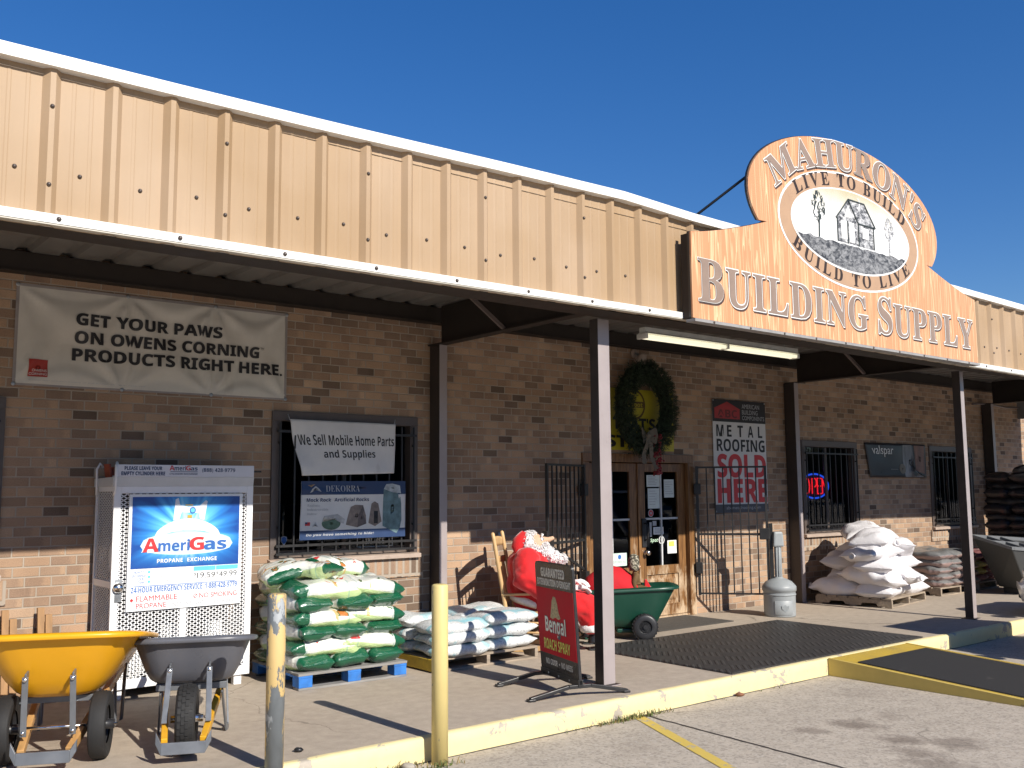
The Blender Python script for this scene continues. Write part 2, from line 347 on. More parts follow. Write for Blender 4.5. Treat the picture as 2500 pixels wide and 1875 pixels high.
# ---------------------------------------------------------------- ground
mb = MB(); mb.poly([(-300, -300, -.16), (300, -300, -.16), (300, 300, -.16), (-300, 300, -.16)]); tag(mb.build('parking_lot', LOT), kind='structure')
mb = MB(); mb.box(-6, 30, -3.10, .3, -.15, 0); tag(mb.build('walkway', WALK), kind='structure')
mb = MB()
xs = [-6+.12*i for i in range(301)]
prof = [(-3.098, .003), (-3.13, .004), (-3.150, -.002), (-3.16, -.014), (-3.163, -.08), (-3.165, -.159)]
rows = []
for x in xs:
    rows.append([mb.vert((x, y+(NZ.noise((x*3, j*.7, 1))*.007 if j > 1 else NZ.noise((x*6, 0, 3))*.012 if j == 0 else 0), z+(NZ.noise((x*4, j*.9, 5))*.006 if 0 < j < 5 else 0))) for j, (y, z) in enumerate(prof)])
mb.smooth = True
for a, b in zip(rows, rows[1:]):
    for j in range(len(prof)-1): mb.face((a[j], a[j+1], b[j+1], b[j]))
tag(mb.build('kerb', KERB), kind='structure')
mb = MB()
n = 40
for i in range(n):
    t0, t1 = i/n, (i+1)/n
    def P(t, s): return (5.86-.62*t*1.9+(-.052 if s else .052)+NZ.noise((t*40, s, 2))*.006, -3.19-1.42*t*1.9, -.156)
    mb.poly([P(t0, 0), P(t0, 1), P(t1, 1), P(t1, 0)])
tag(mb.build('parking_line', LINE), kind='structure')
JOINT = mat('joint_dirt', (.045, .036, .03), .95, var=.3)
mb = MB(); n = 90
def jw(i): return .010+.006*NZ.noise((i*.9, 7, 0))+.004*NZ.noise((i*.23, 3, 0))
def jx_(i): return 5.945-.07*(i/n*4)+.012*NZ.noise((i*.35, 1, 0))
for i in range(n):
    y0, y1 = -3.17-i*.05, -3.17-(i+1)*.05
    mb.poly([(jx_(i)-jw(i), y0, -.1565), (jx_(i)+jw(i+9), y0, -.1565), (jx_(i+1)+jw(i+10), y1, -.1565), (jx_(i+1)-jw(i+1), y1, -.1565)])
tag(mb.build('pavement_joint', JOINT), kind='structure')
mb = MB(); n = 220
for i in range(n):
    x0, x1 = 1.0+i*.05, 1.0+(i+1)*.05
    if 8.5 < x0 < 10.1: continue
    def w(x): return .012+.014*max(0, NZ.noise((x*2.3, 4, 0)))
    mb.poly([(x0, -3.166-w(x0), -.1567), (x1, -3.166-w(x1), -.1567), (x1, -3.155, -.1567), (x0, -3.155, -.1567)])
tag(mb.build('gutter_dirt', JOINT), kind='structure')
# ---------------------------------------------------------------- the store
store = thing('store_building', 'long tan brick store with a dark metal canopy and tan ribbed fascia along the front', 'building')
X0, X1 = -4., 24.
OPEN = [(.1, 1.735, 1.03, 2.46), (4.12, 5.79, 1.03, 2.46), (8.24, 10.285, -.01, 2.12), (12.84, 14.345, .99, 2.41), (16.69, 18.22, .99, 2.41)]
mb = MB(); cur = X0; ZT = 3.75
def wq(x0, x1, z0, z1): mb.poly([(x0, 0, z0), (x1, 0, z0), (x1, 0, z1), (x0, 0, z1)])
for a, b, z0, z1 in OPEN:
    wq(cur, a, -.1, ZT); wq(a, b, z1, ZT)
    if z0 > 0: wq(a, b, -.1, z0)
    d = .13
    mb.poly([(a, 0, z0), (a, d, z0), (a, d, z1), (a, 0, z1)]); mb.poly([(b, 0, z0), (b, d, z0), (b, d, z1), (b, 0, z1)]); mb.poly([(a, 0, z1), (b, 0, z1), (b, d, z1), (a, d, z1)]); mb.poly([(a, 0, z0), (b, 0, z0), (b, d, z0), (a, d, z0)])
    cur = b
wq(cur, X1, -.1, ZT); mb.box(X0, X0+.2, .01, 12, -.1, ZT); mb.box(X1-.2, X1, .01, 12, -.1, ZT)
mb.build('wall', BRICK, store, fix=False)
# the brick wing that steps forward past the end of the canopy
# dark rooms behind the glass
mb = MB()
for a, b, z0, z1 in OPEN:
    x0, x1 = a-.3, b+.3; q = [(x0, .16), (x0, 2.6), (x1, 2.6), (x1, .16)]
    for (p, r) in zip(q, q[1:]): mb.poly([(p[0], p[1], 0), (r[0], r[1], 0), (r[0], r[1], 3), (p[0], p[1], 3)])
    mb.poly([(x0, .16, 2.9), (x1, .16, 2.9), (x1, 2.6, 2.9), (x0, 2.6, 2.9)]); mb.poly([(x0, .16, .02), (x1, .16, .02), (x1, 2.6, .02), (x0, 2.6, .02)])
    for k in range(3): mb.box(x0+.2, x1-.2, 1.7, 2.1, .5+.5*k, .53+.5*k)
mb.build('interior', ROOM, store)
# windows
def window(a, b, z0, z1, sticker=False):
    mb = MB(); f = .085
    mb.box(a-.012, a+f, -.022, .11, z0+.0, z1-f); mb.box(b-f, b+.012, -.022, .11, z0+.0, z1-f); mb.box(a-.012, b+.012, -.024, .112, z1-f, z1+.012)
    mb.box(a+f, b-f, .05, .10, z0, z0+.07)
    mb.box((a+b)/2-.022, (a+b)/2+.022, .06, .10, z0+.07, z1-f)
    w = mb.build('window', FRAMEM, store, .004)
    g = MB(); g.poly([(a+f, .085, z0+.07), (b-f, .085, z0+.07), (b-f, .085, z1-f), (a+f, .085, z1-f)]); g.build('pane', GLASS, w, fix=False)
    s = MB(); s.hexa([(a-.03, -.07, z0-.055), (b+.03, -.07, z0-.055), (b+.03, .05, z0-.055), (a-.03, .05, z0-.055)], [(a-.03, -.07, z0-.012), (b+.03, -.07, z0-.012), (b+.03, .05, z0+.012), (a-.03, .05, z0+.012)]); s.build('sill', SILLM, w, .004)
    r = MB(); r.box(a-.08, b+.08, -.018, .0, z0-.055-.2, z0-.056); r.build('brick_sill', ROWLOCK, w)
    k = MB(); y = -.055
    for z in (z0+.045, z0+.125, z1-.19): k.box(a+.03, b-.03, y-.012, y+.012, z-.012, z+.012)
    nb = int((b-a-.1)/.145)
    for i in range(nb+1):
        x = a+.06+(b-a-.12)*i/nb; k.box(x-.008, x+.008, y-.008, y+.008, z0+.045, z1-.10)
    for x in (a+.06, b-.06):
        for z in (z0+.3, z1-.3): k.box(x-.008, x+.008, y+.008, .03, z-.01, z+.01)
    k.build('security_bars', IRON, w)
    if sticker:
        p = [(0, .045), (-.032, .035), (-.032, -.005), (0, -.05), (.032, -.005), (.032, .035)]
        q = MB(); q.prism([(a+.18+u, z0+.17+v) for u, v in p], .079, .083); q.i = 1; q.prism([(a+.18+u*.8, z0+.17+v*.8) for u, v in p], .077, .0785)
        q.build('alarm_sticker', [INK_GREY, INK_BLUE], w)
    return w
window(*OPEN[0]); w1 = window(*OPEN[1], sticker=True); w2 = window(*OPEN[3], sticker=True); window(*OPEN[4])
# notice in the first window, mostly covered by the banner
mb = MB(); x0, x1, z0, z1 = 5.12, 5.55, 1.10, 1.33
for q in ((x0, x1, z0, z0+.008), (x0, x1, z1-.008, z1), (x0, x0+.008, z0+.008, z1-.008), (x1-.008, x1, z0+.008, z1-.008)): mb.box(q[0], q[1], .079, .082, q[2], q[3])
put_text(mb, bold('IN USE'), 5.22, 5.45, 1.13, 1.19, .08); put_text(mb, bold('CALL 911 IF'), 5.16, 5.51, 1.225, 1.275, .08); mb.build('window_notice', INK_WHITE, w1)
# doors
mb = MB(); a, b, zt = 8.24, 10.285, 2.12
mb.box(a-.01, a+.10, -.025, .12, 0, zt-.09); mb.box(b-.10, b+.01, -.025, .12, 0, zt-.09); mb.box(a-.01, b+.01, -.03, .12, zt-.09, zt+.02); mb.box(a+.1, b-.1, .0, .12, .0, .025)
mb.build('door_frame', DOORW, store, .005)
fX = lambda x: 9.449+(x-1085)*.002424
fZ = lambda y: 1.909-(y-340)*.001634
PAPER = mat('paper', (.62, .68, .66), .7, var=.05); PAPERY = mat('paper_yellow', (.75, .68, .12), .6)
MUNTIN = mat('muntin', (.55, .56, .56), .35, var=.1)
def leaf(x0, x1, left):
    y0, y1 = .045, .09; z0, z1 = .03, 2.02; st = .14
    mb = MB()
    mb.box(x0, x0+st, y0, y1, z0, z1); mb.box(x1-st, x1, y0, y1, z0, z1); mb.box(x0+st, x1-st, y0, y1, 1.91, z1); mb.box(x0+st, x1-st, y0, y1, z0, .16); mb.box(x0+st, x1-st, y0, y1, .58, .68)
    mb.box(x0+st, x1-st, y0+.018, y1-.006, .16, .58)
    p = .055; mb.hexa([(x0+st+p, y0+.018, .16+p), (x1-st-p, y0+.018, .16+p), (x1-st-p, y0+.018, .58-p), (x0+st+p, y0+.018, .58-p)], [(x0+st+p+.03, y0+.004, .19+p), (x1-st-p-.03, y0+.004, .19+p), (x1-st-p-.03, y0+.004, .55-p), (x0+st+p+.03, y0+.004, .55-p)])
    for q in ((x0+st, x1-st, .16, .175), (x0+st, x1-st, .565, .58), (x0+st, x0+st+.015, .175, .565), (x1-st-.015, x1-st, .175, .565)): mb.box(q[0], q[1], y0-.004, y0+.02, q[2], q[3])
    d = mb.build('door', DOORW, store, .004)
    g = MB(); g.poly([(x0+st, .07, .68), (x1-st, .07, .68), (x1-st, .07, 1.91), (x0+st, .07, 1.91)]); g.build('pane', GLASS, d, fix=False)
    u = MB(); xm = (x0+x1)/2; u.box(xm-.013, xm+.013, .052, .085, .68, 1.91); u.box(x0+st, xm-.013, .053, .084, 1.28, 1.306); u.box(xm+.013, x1-st, .053, .084, 1.28, 1.306); u.build('glazing_bar', MUNTIN, d)
    return d
dl, dr = leaf(8.345, 9.255, True), leaf(9.262, 10.18, False)
mb = MB(); mb.box(9.253, 9.285, .025, .044, .03, 2.02); mb.build('door_astragal', DOORW, dr, .004)
mb = MB(); mb.box(9.325, 9.405, .028, .044, .93, 1.30); mb.build('push_plate', BLACKP, dr, .003)
mb = MB(); mb.tube([(9.365, .03, 1.24), (9.365, -.02, 1.23), (9.365, -.03, 1.18), (9.365, -.03, 1.08), (9.365, -.02, 1.03), (9.365, .03, 1.02)], .011, 8); mb.build('pull_handle', BLACKP, dr)
mb = MB(); mb.lathe([(.032, .044), (.032, .03), (.016, .02), (.016, 0), (.03, -.006), (.036, -.025), (.028, -.042), (0.001, -.046)], (9.375, 0, .86), 16, 'y'); mb.build('door_knob', CHROME, dr)
def paper(x0, y0, x1, y1, m, dd, name='paper_notice'):
    mb = MB(); mb.box(fX(x0), fX(x1), .0635, .066, fZ(y1), fZ(y0)); mb.i = 1
    for k in range(6):
        z = fZ(y0+(y1-y0)*(.14+.13*k)); xa = fX(x0+(x1-x0)*.1); xb = fX(x0+(x1-x0)*random.uniform(.6, .92))
        mb.box(xa, xb, .0625, .0634, z-.004, z+.003)
    return mb.build(name, [m, INK_GREY], dd)
paper(1090, 365, 1195, 460, PAPER, dr); paper(1097, 472, 1190, 635, PAPER, dr); paper(1228, 400, 1308, 548, PAPER, dr); paper(1245, 897, 1318, 1003, mat('paper_white', (.8, .8, .78), .6), dr)
mb = MB(); mb.box(fX(1255), fX(1298), .060, .0622, fZ(945), fZ(905)); mb.build('yellow_sticker', PAPERY, dr)
paper(1135, 785, 1215, 845, mat('paper_white', (.8, .8, .78), .6), dr, 'card_sticker')
for cx, cz, r, A, B in ((1118, 672, .05, INK_GREY, INK_RED), (1198, 890, .055, INK_WHITE, INK_BLACK)):
    mb = MB(); mb.lathe([(r, .0655), (r, .063)], (fX(cx), 0, fZ(cz)), 22, 'y'); mb.i = 1; mb.lathe([(r*.78, .0628), (r*.78, .0622)], (fX(cx), 0, fZ(cz)), 22, 'y'); mb.i = 0; mb.lathe([(r*.4, .0621), (r*.4, .0615)], (fX(cx), 0, fZ(cz)), 5, 'y'); mb.build('round_sticker', [A, B], dr)
mb = MB(); put_text(mb, boldit('Spot'), fX(1110), fX(1170), fZ(912), fZ(875), .0655); mb.build('small_sticker', mat('ink_pale_green', (.5, .68, .5), .5), dr)
mb = MB(); mb.box(fX(1105), fX(1122), .063, .0655, fZ(860), fZ(745)); mb.box(fX(1130), fX(1160), .063, .0655, fZ(775), fZ(735)); mb.build('card_sticker', INK_GREY, dr)
# left leaf paper
mb = MB(); mb.box(8.72, 9.06, .0635, .066, fZ(1075), fZ(975)); mb.i = 1; mb.lathe([(.03, .063), (.03, .062)], (8.93, 0, fZ(1005)), 16, 'y'); mb.i = 2; put_text(mb, bold('CUSTOMERS'), 8.75, 9.04, fZ(1052), fZ(1033), .0625); mb.build('paper_notice', [mat('paper_mint', (.6, .74, .66), .6), INK_BLUE, INK_GREY], dl)
# threshold lamp socket: power outlet cover on the wall behind the chair
mb = MB(); mb.box(6.885, 6.985, -.045, -.002, 1.135, 1.20); mb.build('outlet_cover', GALV, store, .004)

# pilasters, posts, canopy frame
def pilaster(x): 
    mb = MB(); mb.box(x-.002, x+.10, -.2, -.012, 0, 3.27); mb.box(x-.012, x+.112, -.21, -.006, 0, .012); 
    for k in range(len(mb.f)): mb.mi[k] = 0 if k % 6 == 2 else 1  # only the front stays pale, the column sides get the painted shade
    mb.build('wall_column', [POSTLIT, POSTSHADE], store, .004)
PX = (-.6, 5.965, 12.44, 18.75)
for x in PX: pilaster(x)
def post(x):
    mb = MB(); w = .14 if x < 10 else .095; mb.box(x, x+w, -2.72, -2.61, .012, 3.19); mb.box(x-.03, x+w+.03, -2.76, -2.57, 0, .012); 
    for k in range(len(mb.f)): mb.mi[k] = 0 if k % 6 == 2 else 1          # pale lit front, the other faces carry painted shade
    mb.build('post', [POSTLIT, POSTSHADE], store, .006)
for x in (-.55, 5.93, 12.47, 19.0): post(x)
for i, x in enumerate((-.55, 5.985, 12.52, 18.82)):
    mb = MB(); mb.box(x, x+.03, -2.70, -.205, 3.282, 3.695); mb.box(x-.05, x+.08, -2.73, -.01, 3.27, 3.282); mb.build('cross_beam', DKBROWN, store)
    mb = MB(); mb.bar((x-.03, -1.35, 3.285), (x-.5, -1.25, 3.67), .035, .035); mb.build('brace', BROWN, store)
mb = MB(); mb.box(-4, 20.3, -.11, -.004, 3.52, 3.695); mb.build('wall_beam', DKBROWN, store)
mb = MB(); mb.box(-4, 20.3, -.13, -.11, 3.52, 3.535); mb.box(-4, 20.3, -3.02, -2.75, 3.19, 3.70); mb.build('front_beam', DKBROWN, store)
# canopy deck: ribbed sheet, ribs running out from the wall
mb = MB(); x = -4.; sec = []
while x < 20.3:
    sec += [(x, 3.70), (x+.215, 3.70), (x+.245, 3.735), (x+.315, 3.735)]; x += .345
for (xa, za), (xb, zb) in zip(sec, sec[1:]): mb.poly([(xa, -3.0, za), (xb, -3.0, zb), (xb, -.01, zb), (xa, -.01, za)])
mb.build('canopy_deck', DECK, store)
mb = MB(); mb.poly([(-4, -3.05, 4.06), (20.3, -3.05, 4.06), (20.3, 12, 4.5), (-4, 12, 4.5)]); mb.build('roof', TRIM, store)
# fascia: ribbed sheet
zb0 = lambda X: 3.19+.0045*(X-1) if X < 7 else 3.217-.006*(X-7)
TOP = [(-4, 4.16), (1.0, 4.168), (3.0, 4.19), (4.5, 4.222), (5.92, 4.246), (6.77, 4.212), (9, 4.19), (11.9, 4.157), (13.6, 4.132), (20.3, 4.12)]
def zt0(X):
    for (a, za), (b, zb) in zip(TOP, TOP[1:]):
        if a <= X <= b: return za+(zb-za)*(X-a)/(b-a)
    return 4.15
mb = MB(); sec = []; x = 1.255-.345*15
while x < 20.3:
    sec += [(x, -3.04), (x+.035, -3.078), (x+.065, -3.078), (x+.1, -3.04), (x+.16, -3.04), (x+.166, -3.042), (x+.18, -3.042), (x+.186, -3.04), (x+.258, -3.04), (x+.264, -3.042), (x+.278, -3.042), (x+.284, -3.04)]; x += .345
for (xa, ya), (xb, yb) in zip(sec, sec[1:]): mb.poly([(xa, ya, zb0(xa)-.02), (xb, yb, zb0(xb)-.02), (xb, yb, zt0(xb)-.02), (xa, ya, zt0(xa)-.02)])
mb.i = 1; k = 0; x = 1.255-.345*15
while x < 20:
    xx = x+.222; zz = zb0(xx)+.30+.012*sin(x*7)
    if not 6.3 < xx < 12: mb.lathe([(.013, -3.041), (.013, -3.045), (.008, -3.053), (.001, -3.055)], (xx, 0, zz), 8, 'y')
    if k % 3 == 0 and not 6.3 < x < 12:
        for zz in (zb0(x)+.22, zt0(x)-.3): mb.lathe([(.013, -3.079), (.013, -3.083), (.008, -3.091), (.001, -3.093)], (x+.05, 0, zz), 8, 'y')
    x += .345; k += 1
mb.build('fascia_panel', [TAN, SCREW], store, fix=False)
def strip(name, m, y0, y1, lo, hi, screws=False, x0=-4., x1=20.3):
    mb = MB(); xs = [x0+i*.3 for i in range(int((x1-x0)/.3)+1)]
    if xs[-1] < x1: xs.append(x1)
    for a, b in zip(xs, xs[1:]):
        wv = lambda t: NZ.noise((t*.9, y0*3, 1))*.006
        A, B = [(a, y0+wv(a), lo(a)), (b, y0+wv(b), lo(b)), (b, y1, lo(b)), (a, y1, lo(a))], [(a, y0+wv(a), hi(a)), (b, y0+wv(b), hi(b)), (b, y1, hi(b)), (a, y1, hi(a))]
        va = [mb.vert(p) for p in A]; vb = [mb.vert(p) for p in B]
        mb.face(va); mb.face(vb[::-1]); mb.face((va[0], va[1], vb[1], vb[0])); mb.face((va[2], va[3], vb[3], vb[2]))
    if screws:
        mb.i = 1; x = 1.36
        while x < x1:
            if not 6.5 < x < 12: mb.lathe([(.014, y0-.001), (.014, y0-.006), (.008, y0-.013), (.001, y0-.015)], (x, 0, (lo(x)+hi(x))/2), 8, 'y')
            x += .69
    return mb.build(name, [m, SCREW], store, fix=False)
strip('roof_trim', TRIM, -3.115, -3.0, lambda X: zt0(X)-.075, lambda X: zt0(X))
strip('eave_trim', TRIM, -3.105, -3.035, lambda X: zb0(X)-.006, lambda X: zb0(X)+.046, True)
strip('eave_trim_lip', mat('trim_lip', (.5, .47, .4), .5), -3.10, -3.04, lambda X: zb0(X)-.016, lambda X: zb0(X)-.0065)
# far end of the canopy
mb = MB(); mb.box(20.3, 20.36, -3.06, 0, 3.05, 4.1); mb.build('canopy_end_panel', mat('end_panel', (.2, .2, .2), .5), store)
mb = MB(); mb.tube([(18.3, -.06, 3.25), (18.9, -.08, 3.28), (19.6, -.08, 3.24), (20.2, -.06, 3.27)], .02, 8); mb.build('conduit', BROWN, store)

# fluorescent strip light under the canopy
fl = thing('strip_light', 'white two tube strip light hanging under the canopy above the doors', 'light', (7.2, -2.03, 3.25))
mb = MB(); mb.box(.03, 2.66, -.045, .045, .035, .085); mb.hexa([(.03, -.07, .018), (2.66, -.07, .018), (2.66, .07, .018), (.03, .07, .018)], [(.03, -.045, .035), (2.66, -.045, .035), (2.66, .045, .035), (.03, .045, .035)]); mb.build('housing', mat('lamp_enamel', (.7, .7, .66), .4), fl, .003)
def lit_tube():
    m, nt, b = new_mat('lamp_tube'); b.inputs['Base Color'].default_value = (.8, .8, .7, 1); b.inputs['Emission Color'].default_value = (1, .93, .68, 1); b.inputs['Emission Strength'].default_value = .7; return m
TUBE = lit_tube()
for x in (.05, 1.36):
    for y in (-.035, .035):
        mb = MB(); mb.tube([(x, y, -.012), (x+1.26, y, -.012)], .02, 10); mb.build('lamp_tube', TUBE, fl)
for x in (.03, 1.335, 2.64):
    mb = MB(); mb.box(x-.018, x+.018, -.065, .065, -.035, .017); mb.build('lamp_holder', mat('lamp_enamel', (.7, .7, .66), .4), fl, .003)
for x in (.2, 2.45):
    mb = MB(); mb.tube([(x, 0, .085), (x, 0, .449)], .006, 6); mb.build('hanger', GALV, fl)
# small lamp on the wall over the wreath
t = thing('wall_lamp', 'small dusty floodlight on the brick high above the wreath', 'light', (9.19, -.005, 3.41))
mb = MB(); mb.lathe([(.06, 0), (.06, -.03), (.03, -.04)], (0, 0, .05), 16, 'y'); mb.build('base', SILLM, t)
mb = MB(); mb.tube([(0, -.035, .05), (0, -.09, .03), (0, -.13, -.01)], .018, 8); mb.build('arm', GALV, t)
mb = MB(); mb.M = M4.Translation((0, -.15, -.03)) @ M4.Rotation(R(35), 4, 'X'); mb.lathe([(.001, .07), (.04, .065), (.055, .03), (.085, -.05), (.085, -.06), (.07, -.05), (.001, -.03)], (0, 0, 0), 18, 'z'); mb.build('lamp_head', SILLM, t)

# ---------------------------------------------------------------- big sign
def signwood():
    m, nt, b = new_mat('sign_woodgrain'); v = coords(nt, (2.6, 1, .13)); g = noise(nt, v, 2.2, 3, .55, .5)
    w = mth(nt, 'FRACT', mth(nt, 'MULTIPLY', g, 11.)); k = nd(nt, 'MapRange', {0: w, 1: .0, 2: .4, 3: 1., 4: 0.}).outputs[0]
    pl = mth(nt, 'FRACT', mth(nt, 'MULTIPLY', nd(nt, 'SeparateXYZ', {0: nd(nt, 'TexCoord').outputs['Object']}).outputs[0], 6.2)); pk = mth(nt, 'LESS_THAN', pl, .03)
    c = mix(nt, noise(nt, v, 1.1, 3), (.54, .245, .115), (.62, .32, .16)); c = mix(nt, mth(nt, 'MULTIPLY', k, .95), c, (.80, .54, .31)); c = mix(nt, mth(nt, 'MULTIPLY', pk, .35), c, (.45, .2, .08))
    setin(nt, b, 'Base Color', c); b.inputs['Roughness'].default_value = .4; return m
sgn = thing('shop_sign', 'big arched woodgrain sign with an oval house picture standing on the canopy edge', 'sign', (9.29, -3.2, 3.2))
H = 2.66
pts = [(-H, 0), (H, 0), (H, .79)]
for i in range(1, 9): t_ = i/8; pts.append((H-(H-1.52)*t_, .79+.285*(t_**1.25)))
aw, ah, ac = 1.80, .80, 1.39
a0 = math.asin((1.075-ac)/ah)
a0 = -.41
for i in range(49):
    a_ = a0+(pi-2*a0)*i/48; pts.append((aw*cos(a_)*(1.0), ac+ah*sin(a_)))
for i in range(8): t_ = i/8; pts.append((-1.52-(H-1.52)*t_, .79+.285*((1-t_)**1.25)))
pts.append((-H, .79))
mb = MB(); mb.prism(pts, -.02, .0); mb.build('board', signwood(), sgn)
mb = MB(); mb.prism([(x*1.002, .003+z*1.003) for x, z in pts], .001, .022); mb.build('board_edge', BLACKP, sgn)
EC = (.0, 1.21)
def ell(a, b, y, m, name, n=64, dx=0., dz=0.):
    mb = MB(); mb.prism([(EC[0]+dx+a*cos(2*pi*i/n), EC[1]+dz+b*sin(2*pi*i/n)) for i in range(n)], y-.002, y); return mb.build(name, m, sgn)
BAND = mat('sign_band', (.44, .28, .17), .45, var=.05); SW = mat('sign_white', (.82, .81, .78), .45, var=.03); SBR = mat('sign_letter_tan', (.27, .195, .15), .45, var=.05); SDK = mat('sign_shadow_brown', (.075, .043, .03), .5)
MOT = mat('sign_motto', (.035, .02, .012), .5)
ell(1.345, .635, -.022, SW, 'oval_edge'); ell(1.315, .612, -.0245, BAND, 'oval_band'); ell(1.135, .455, -.027, SW, 'oval_rim')
def picture():
    m, nt, b = new_mat('oval_picture'); sp = nd(nt, 'SeparateXYZ', {0: nd(nt, 'TexCoord').outputs['Object']}); v = coords(nt)
    # ink sketch: hazy sky, pale middle, dark scrubby bank along the bottom
    f = nd(nt, 'MapRange', {0: mth(nt, 'ADD', sp.outputs[2], mth(nt, 'MULTIPLY', noise(nt, v, 3., 4), .2)), 1: 1.42, 2: 1.75, 3: 0., 4: 1.}).outputs[0]
    c = mix(nt, f, (.84, .84, .82), (.50, .44, .28)); setin(nt, b, 'Base Color', c); b.inputs['Roughness'].default_value = .45; return m
ell(1.115, .44, -.0295, picture(), 'oval_picture')
def sketch(dark, light, sc):
    n_ = 'sketch_%d' % int(dark*1000+sc)
    if n_ in MATS: return MATS[n_]
    m, nt, b = new_mat(n_); k = noise(nt, coords(nt, (1, 1, 1.6)), sc, 6, .75, .6)
    setin(nt, b, 'Base Color', ramp(nt, k, [(.42, (dark, dark, dark*1.05)), (.6, (light, light, light))])); b.inputs['Roughness'].default_value = .45; MATS[n_] = m; return m
y = -.032
mb = MB(); gp = []; N = 40
for i in range(N+1):
    a_ = pi+.28+(pi-.56)*i/N; gp.append((EC[0]+1.108*cos(a_), EC[1]+.435*sin(a_)))
top = [(1.02-2.04*i/30, EC[1]-.155+.03*NZ.noise((i*.8, 0, 0))) for i in range(31)]
mb.prism(gp+top, y, y+.002); mb.build('picture_bank', sketch(.035, .30, 14.), sgn)
mb = MB(); mb.M = M4.Translation((0, 0, 0))
hx, hz = .02, 1.07
mb.prism([(hx-.34, hz), (hx+.36, hz), (hx+.36, hz+.26), (hx+.40, hz+.255), (hx+.19, hz+.48), (hx-.12, hz+.48), (hx-.38, hz+.25), (hx-.34, hz+.26)], y-.001, y); mb.build('picture_house', sketch(.06, .62, 16.), sgn)
mb = MB()
mb.box(hx-.27, hx-.16, y-.004, y-.0015, hz+.04, hz+.24); mb.box(hx-.12, hx-.02, y-.004, y-.0015, hz+.02, hz+.24); mb.box(hx+.14, hx+.26, y-.004, y-.0015, hz+.1, hz+.22); mb.prism([(hx-.2, hz+.29), (hx-.05, hz+.29), (hx-.12, hz+.43)], y-.004, y-.0015); mb.build('picture_window', SW, sgn)
INKD = mat('picture_ink', (.04, .05, .045), .5)
mb = MB()
for a_, b_ in (((hx-.36, hz+.25), (hx-.12, hz+.49)), ((hx-.12, hz+.49), (hx+.06, hz+.25)), ((hx-.12, hz+.49), (hx+.19, hz+.49)), ((hx+.19, hz+.49), (hx+.40, hz+.25)), ((hx+.06, hz+.25), (hx+.40, hz+.25)), ((hx+.06, hz), (hx+.06, hz+.25)), ((hx-.34, hz), (hx-.34, hz+.26)), ((hx+.36, hz), (hx+.36, hz+.26)), ((hx-.15, hz), (hx-.15, hz+.25))):
    mb.bar((a_[0], y-.006, a_[1]), (b_[0], y-.006, b_[1]), .014, .003, (0, 1, 0))
mb.build('picture_lines', INKD, sgn)
for px, hh, sc_, m_ in ((-.66, .40, 1., INKD), (.70, .36, .8, sketch(.2, .7, 20.))):
    mb = MB(); zb = EC[1]-.15
    mb.bar((px, y-.004, zb), (px+.015, y-.004, zb+hh*.75), .022, .003, (0, 1, 0))
    rr = random.Random(5)
    for k in range(90):
        a_ = rr.uniform(0, 2*pi); q = sqrt(rr.random())*.13*sc_; cx, cz = px+q*cos(a_)*.9, zb+hh*.8+q*sin(a_)*1.2; L = .03; b_ = rr.uniform(0, pi)
        mb.poly([(cx-L*cos(b_), y-.004-.0001*(k % 9), cz-L*sin(b_)), (cx+.008, y-.004-.0001*(k % 9), cz), (cx+L*cos(b_), y-.004-.0001*(k % 9), cz+L*sin(b_)), (cx-.008, y-.004-.0001*(k % 9), cz)])
    mb.build('picture_palm', m_, sgn)
mb = MB(); mb.prism([(.09+.05*cos(a)*1., 1.545+.06*sin(a)) for a in [R(-120+24*i) for i in range(11)]]+[(.075+.045*cos(a), 1.55+.05*sin(a)) for a in [R(110-22*i) for i in range(11)]], y-.002, y); mb.build('picture_moon', SW, sgn)
# lettering: brown shadow, white outline, tan face
def letters(name, s, place, caps, sm):
    for lay, (nm, m_, off, dx, dz, yy) in enumerate((('letter_shadow', SDK, .02, .016, -.018, -.0225), ('letter_outline', SW, .023, 0, 0, -.026), ('letter_face', SBR, .003, 0, 0, -.029))):
        mb = MB()
        for ch, cx, cz, sx, sz, ang, xm in place: put_glyph(mb, ch, cx+dx, cz+dz, sx, sz, ang, yy, min(off, .012) if ch in (serif('B'), serif('R')) else off, xm)
        mb.build(nm, m_, sgn)
def gw(ch):
    v = glyphs(ch)[0]; return min(p.x for p in v), max(p.x for p in v), max(p.y for p in v)
def row(words, x0, x1, z, hbig, hsm):
    """small caps: first letter of each word bigger"""
    its = []; tot = 0
    for wd in words:
        for i, ch in enumerate(wd):
            g = serif(ch) if ch.isalpha() else ch; a, b, h = gw(g); hh = hbig if i == 0 else hsm
            its.append((g, a, b, hh)); tot += (b-a)*hh*1.38*1.0+.045
        tot += .16
    tot -= .2; k = (x1-x0)/tot; out = []; x = x0; j = 0
    for wd in words:
        for i in range(len(wd)):
            g, a, b, hh = its[j]; j += 1; s_ = hh*1.45; wdt = (b-a)*hh*1.38*k
            out.append((g, x+wdt/2, z, hh*1.38*k, s_, 0, (a+b)/2)); x += wdt+.045*k
        x += .16*k
    return out
ROW = row(('BUILDING', 'SUPPLY'), -2.58, 2.55, .165, .40, .355)
letters('t', '', ROW[:8], 0, 0); letters('t', '', ROW[8:], 0, 0)
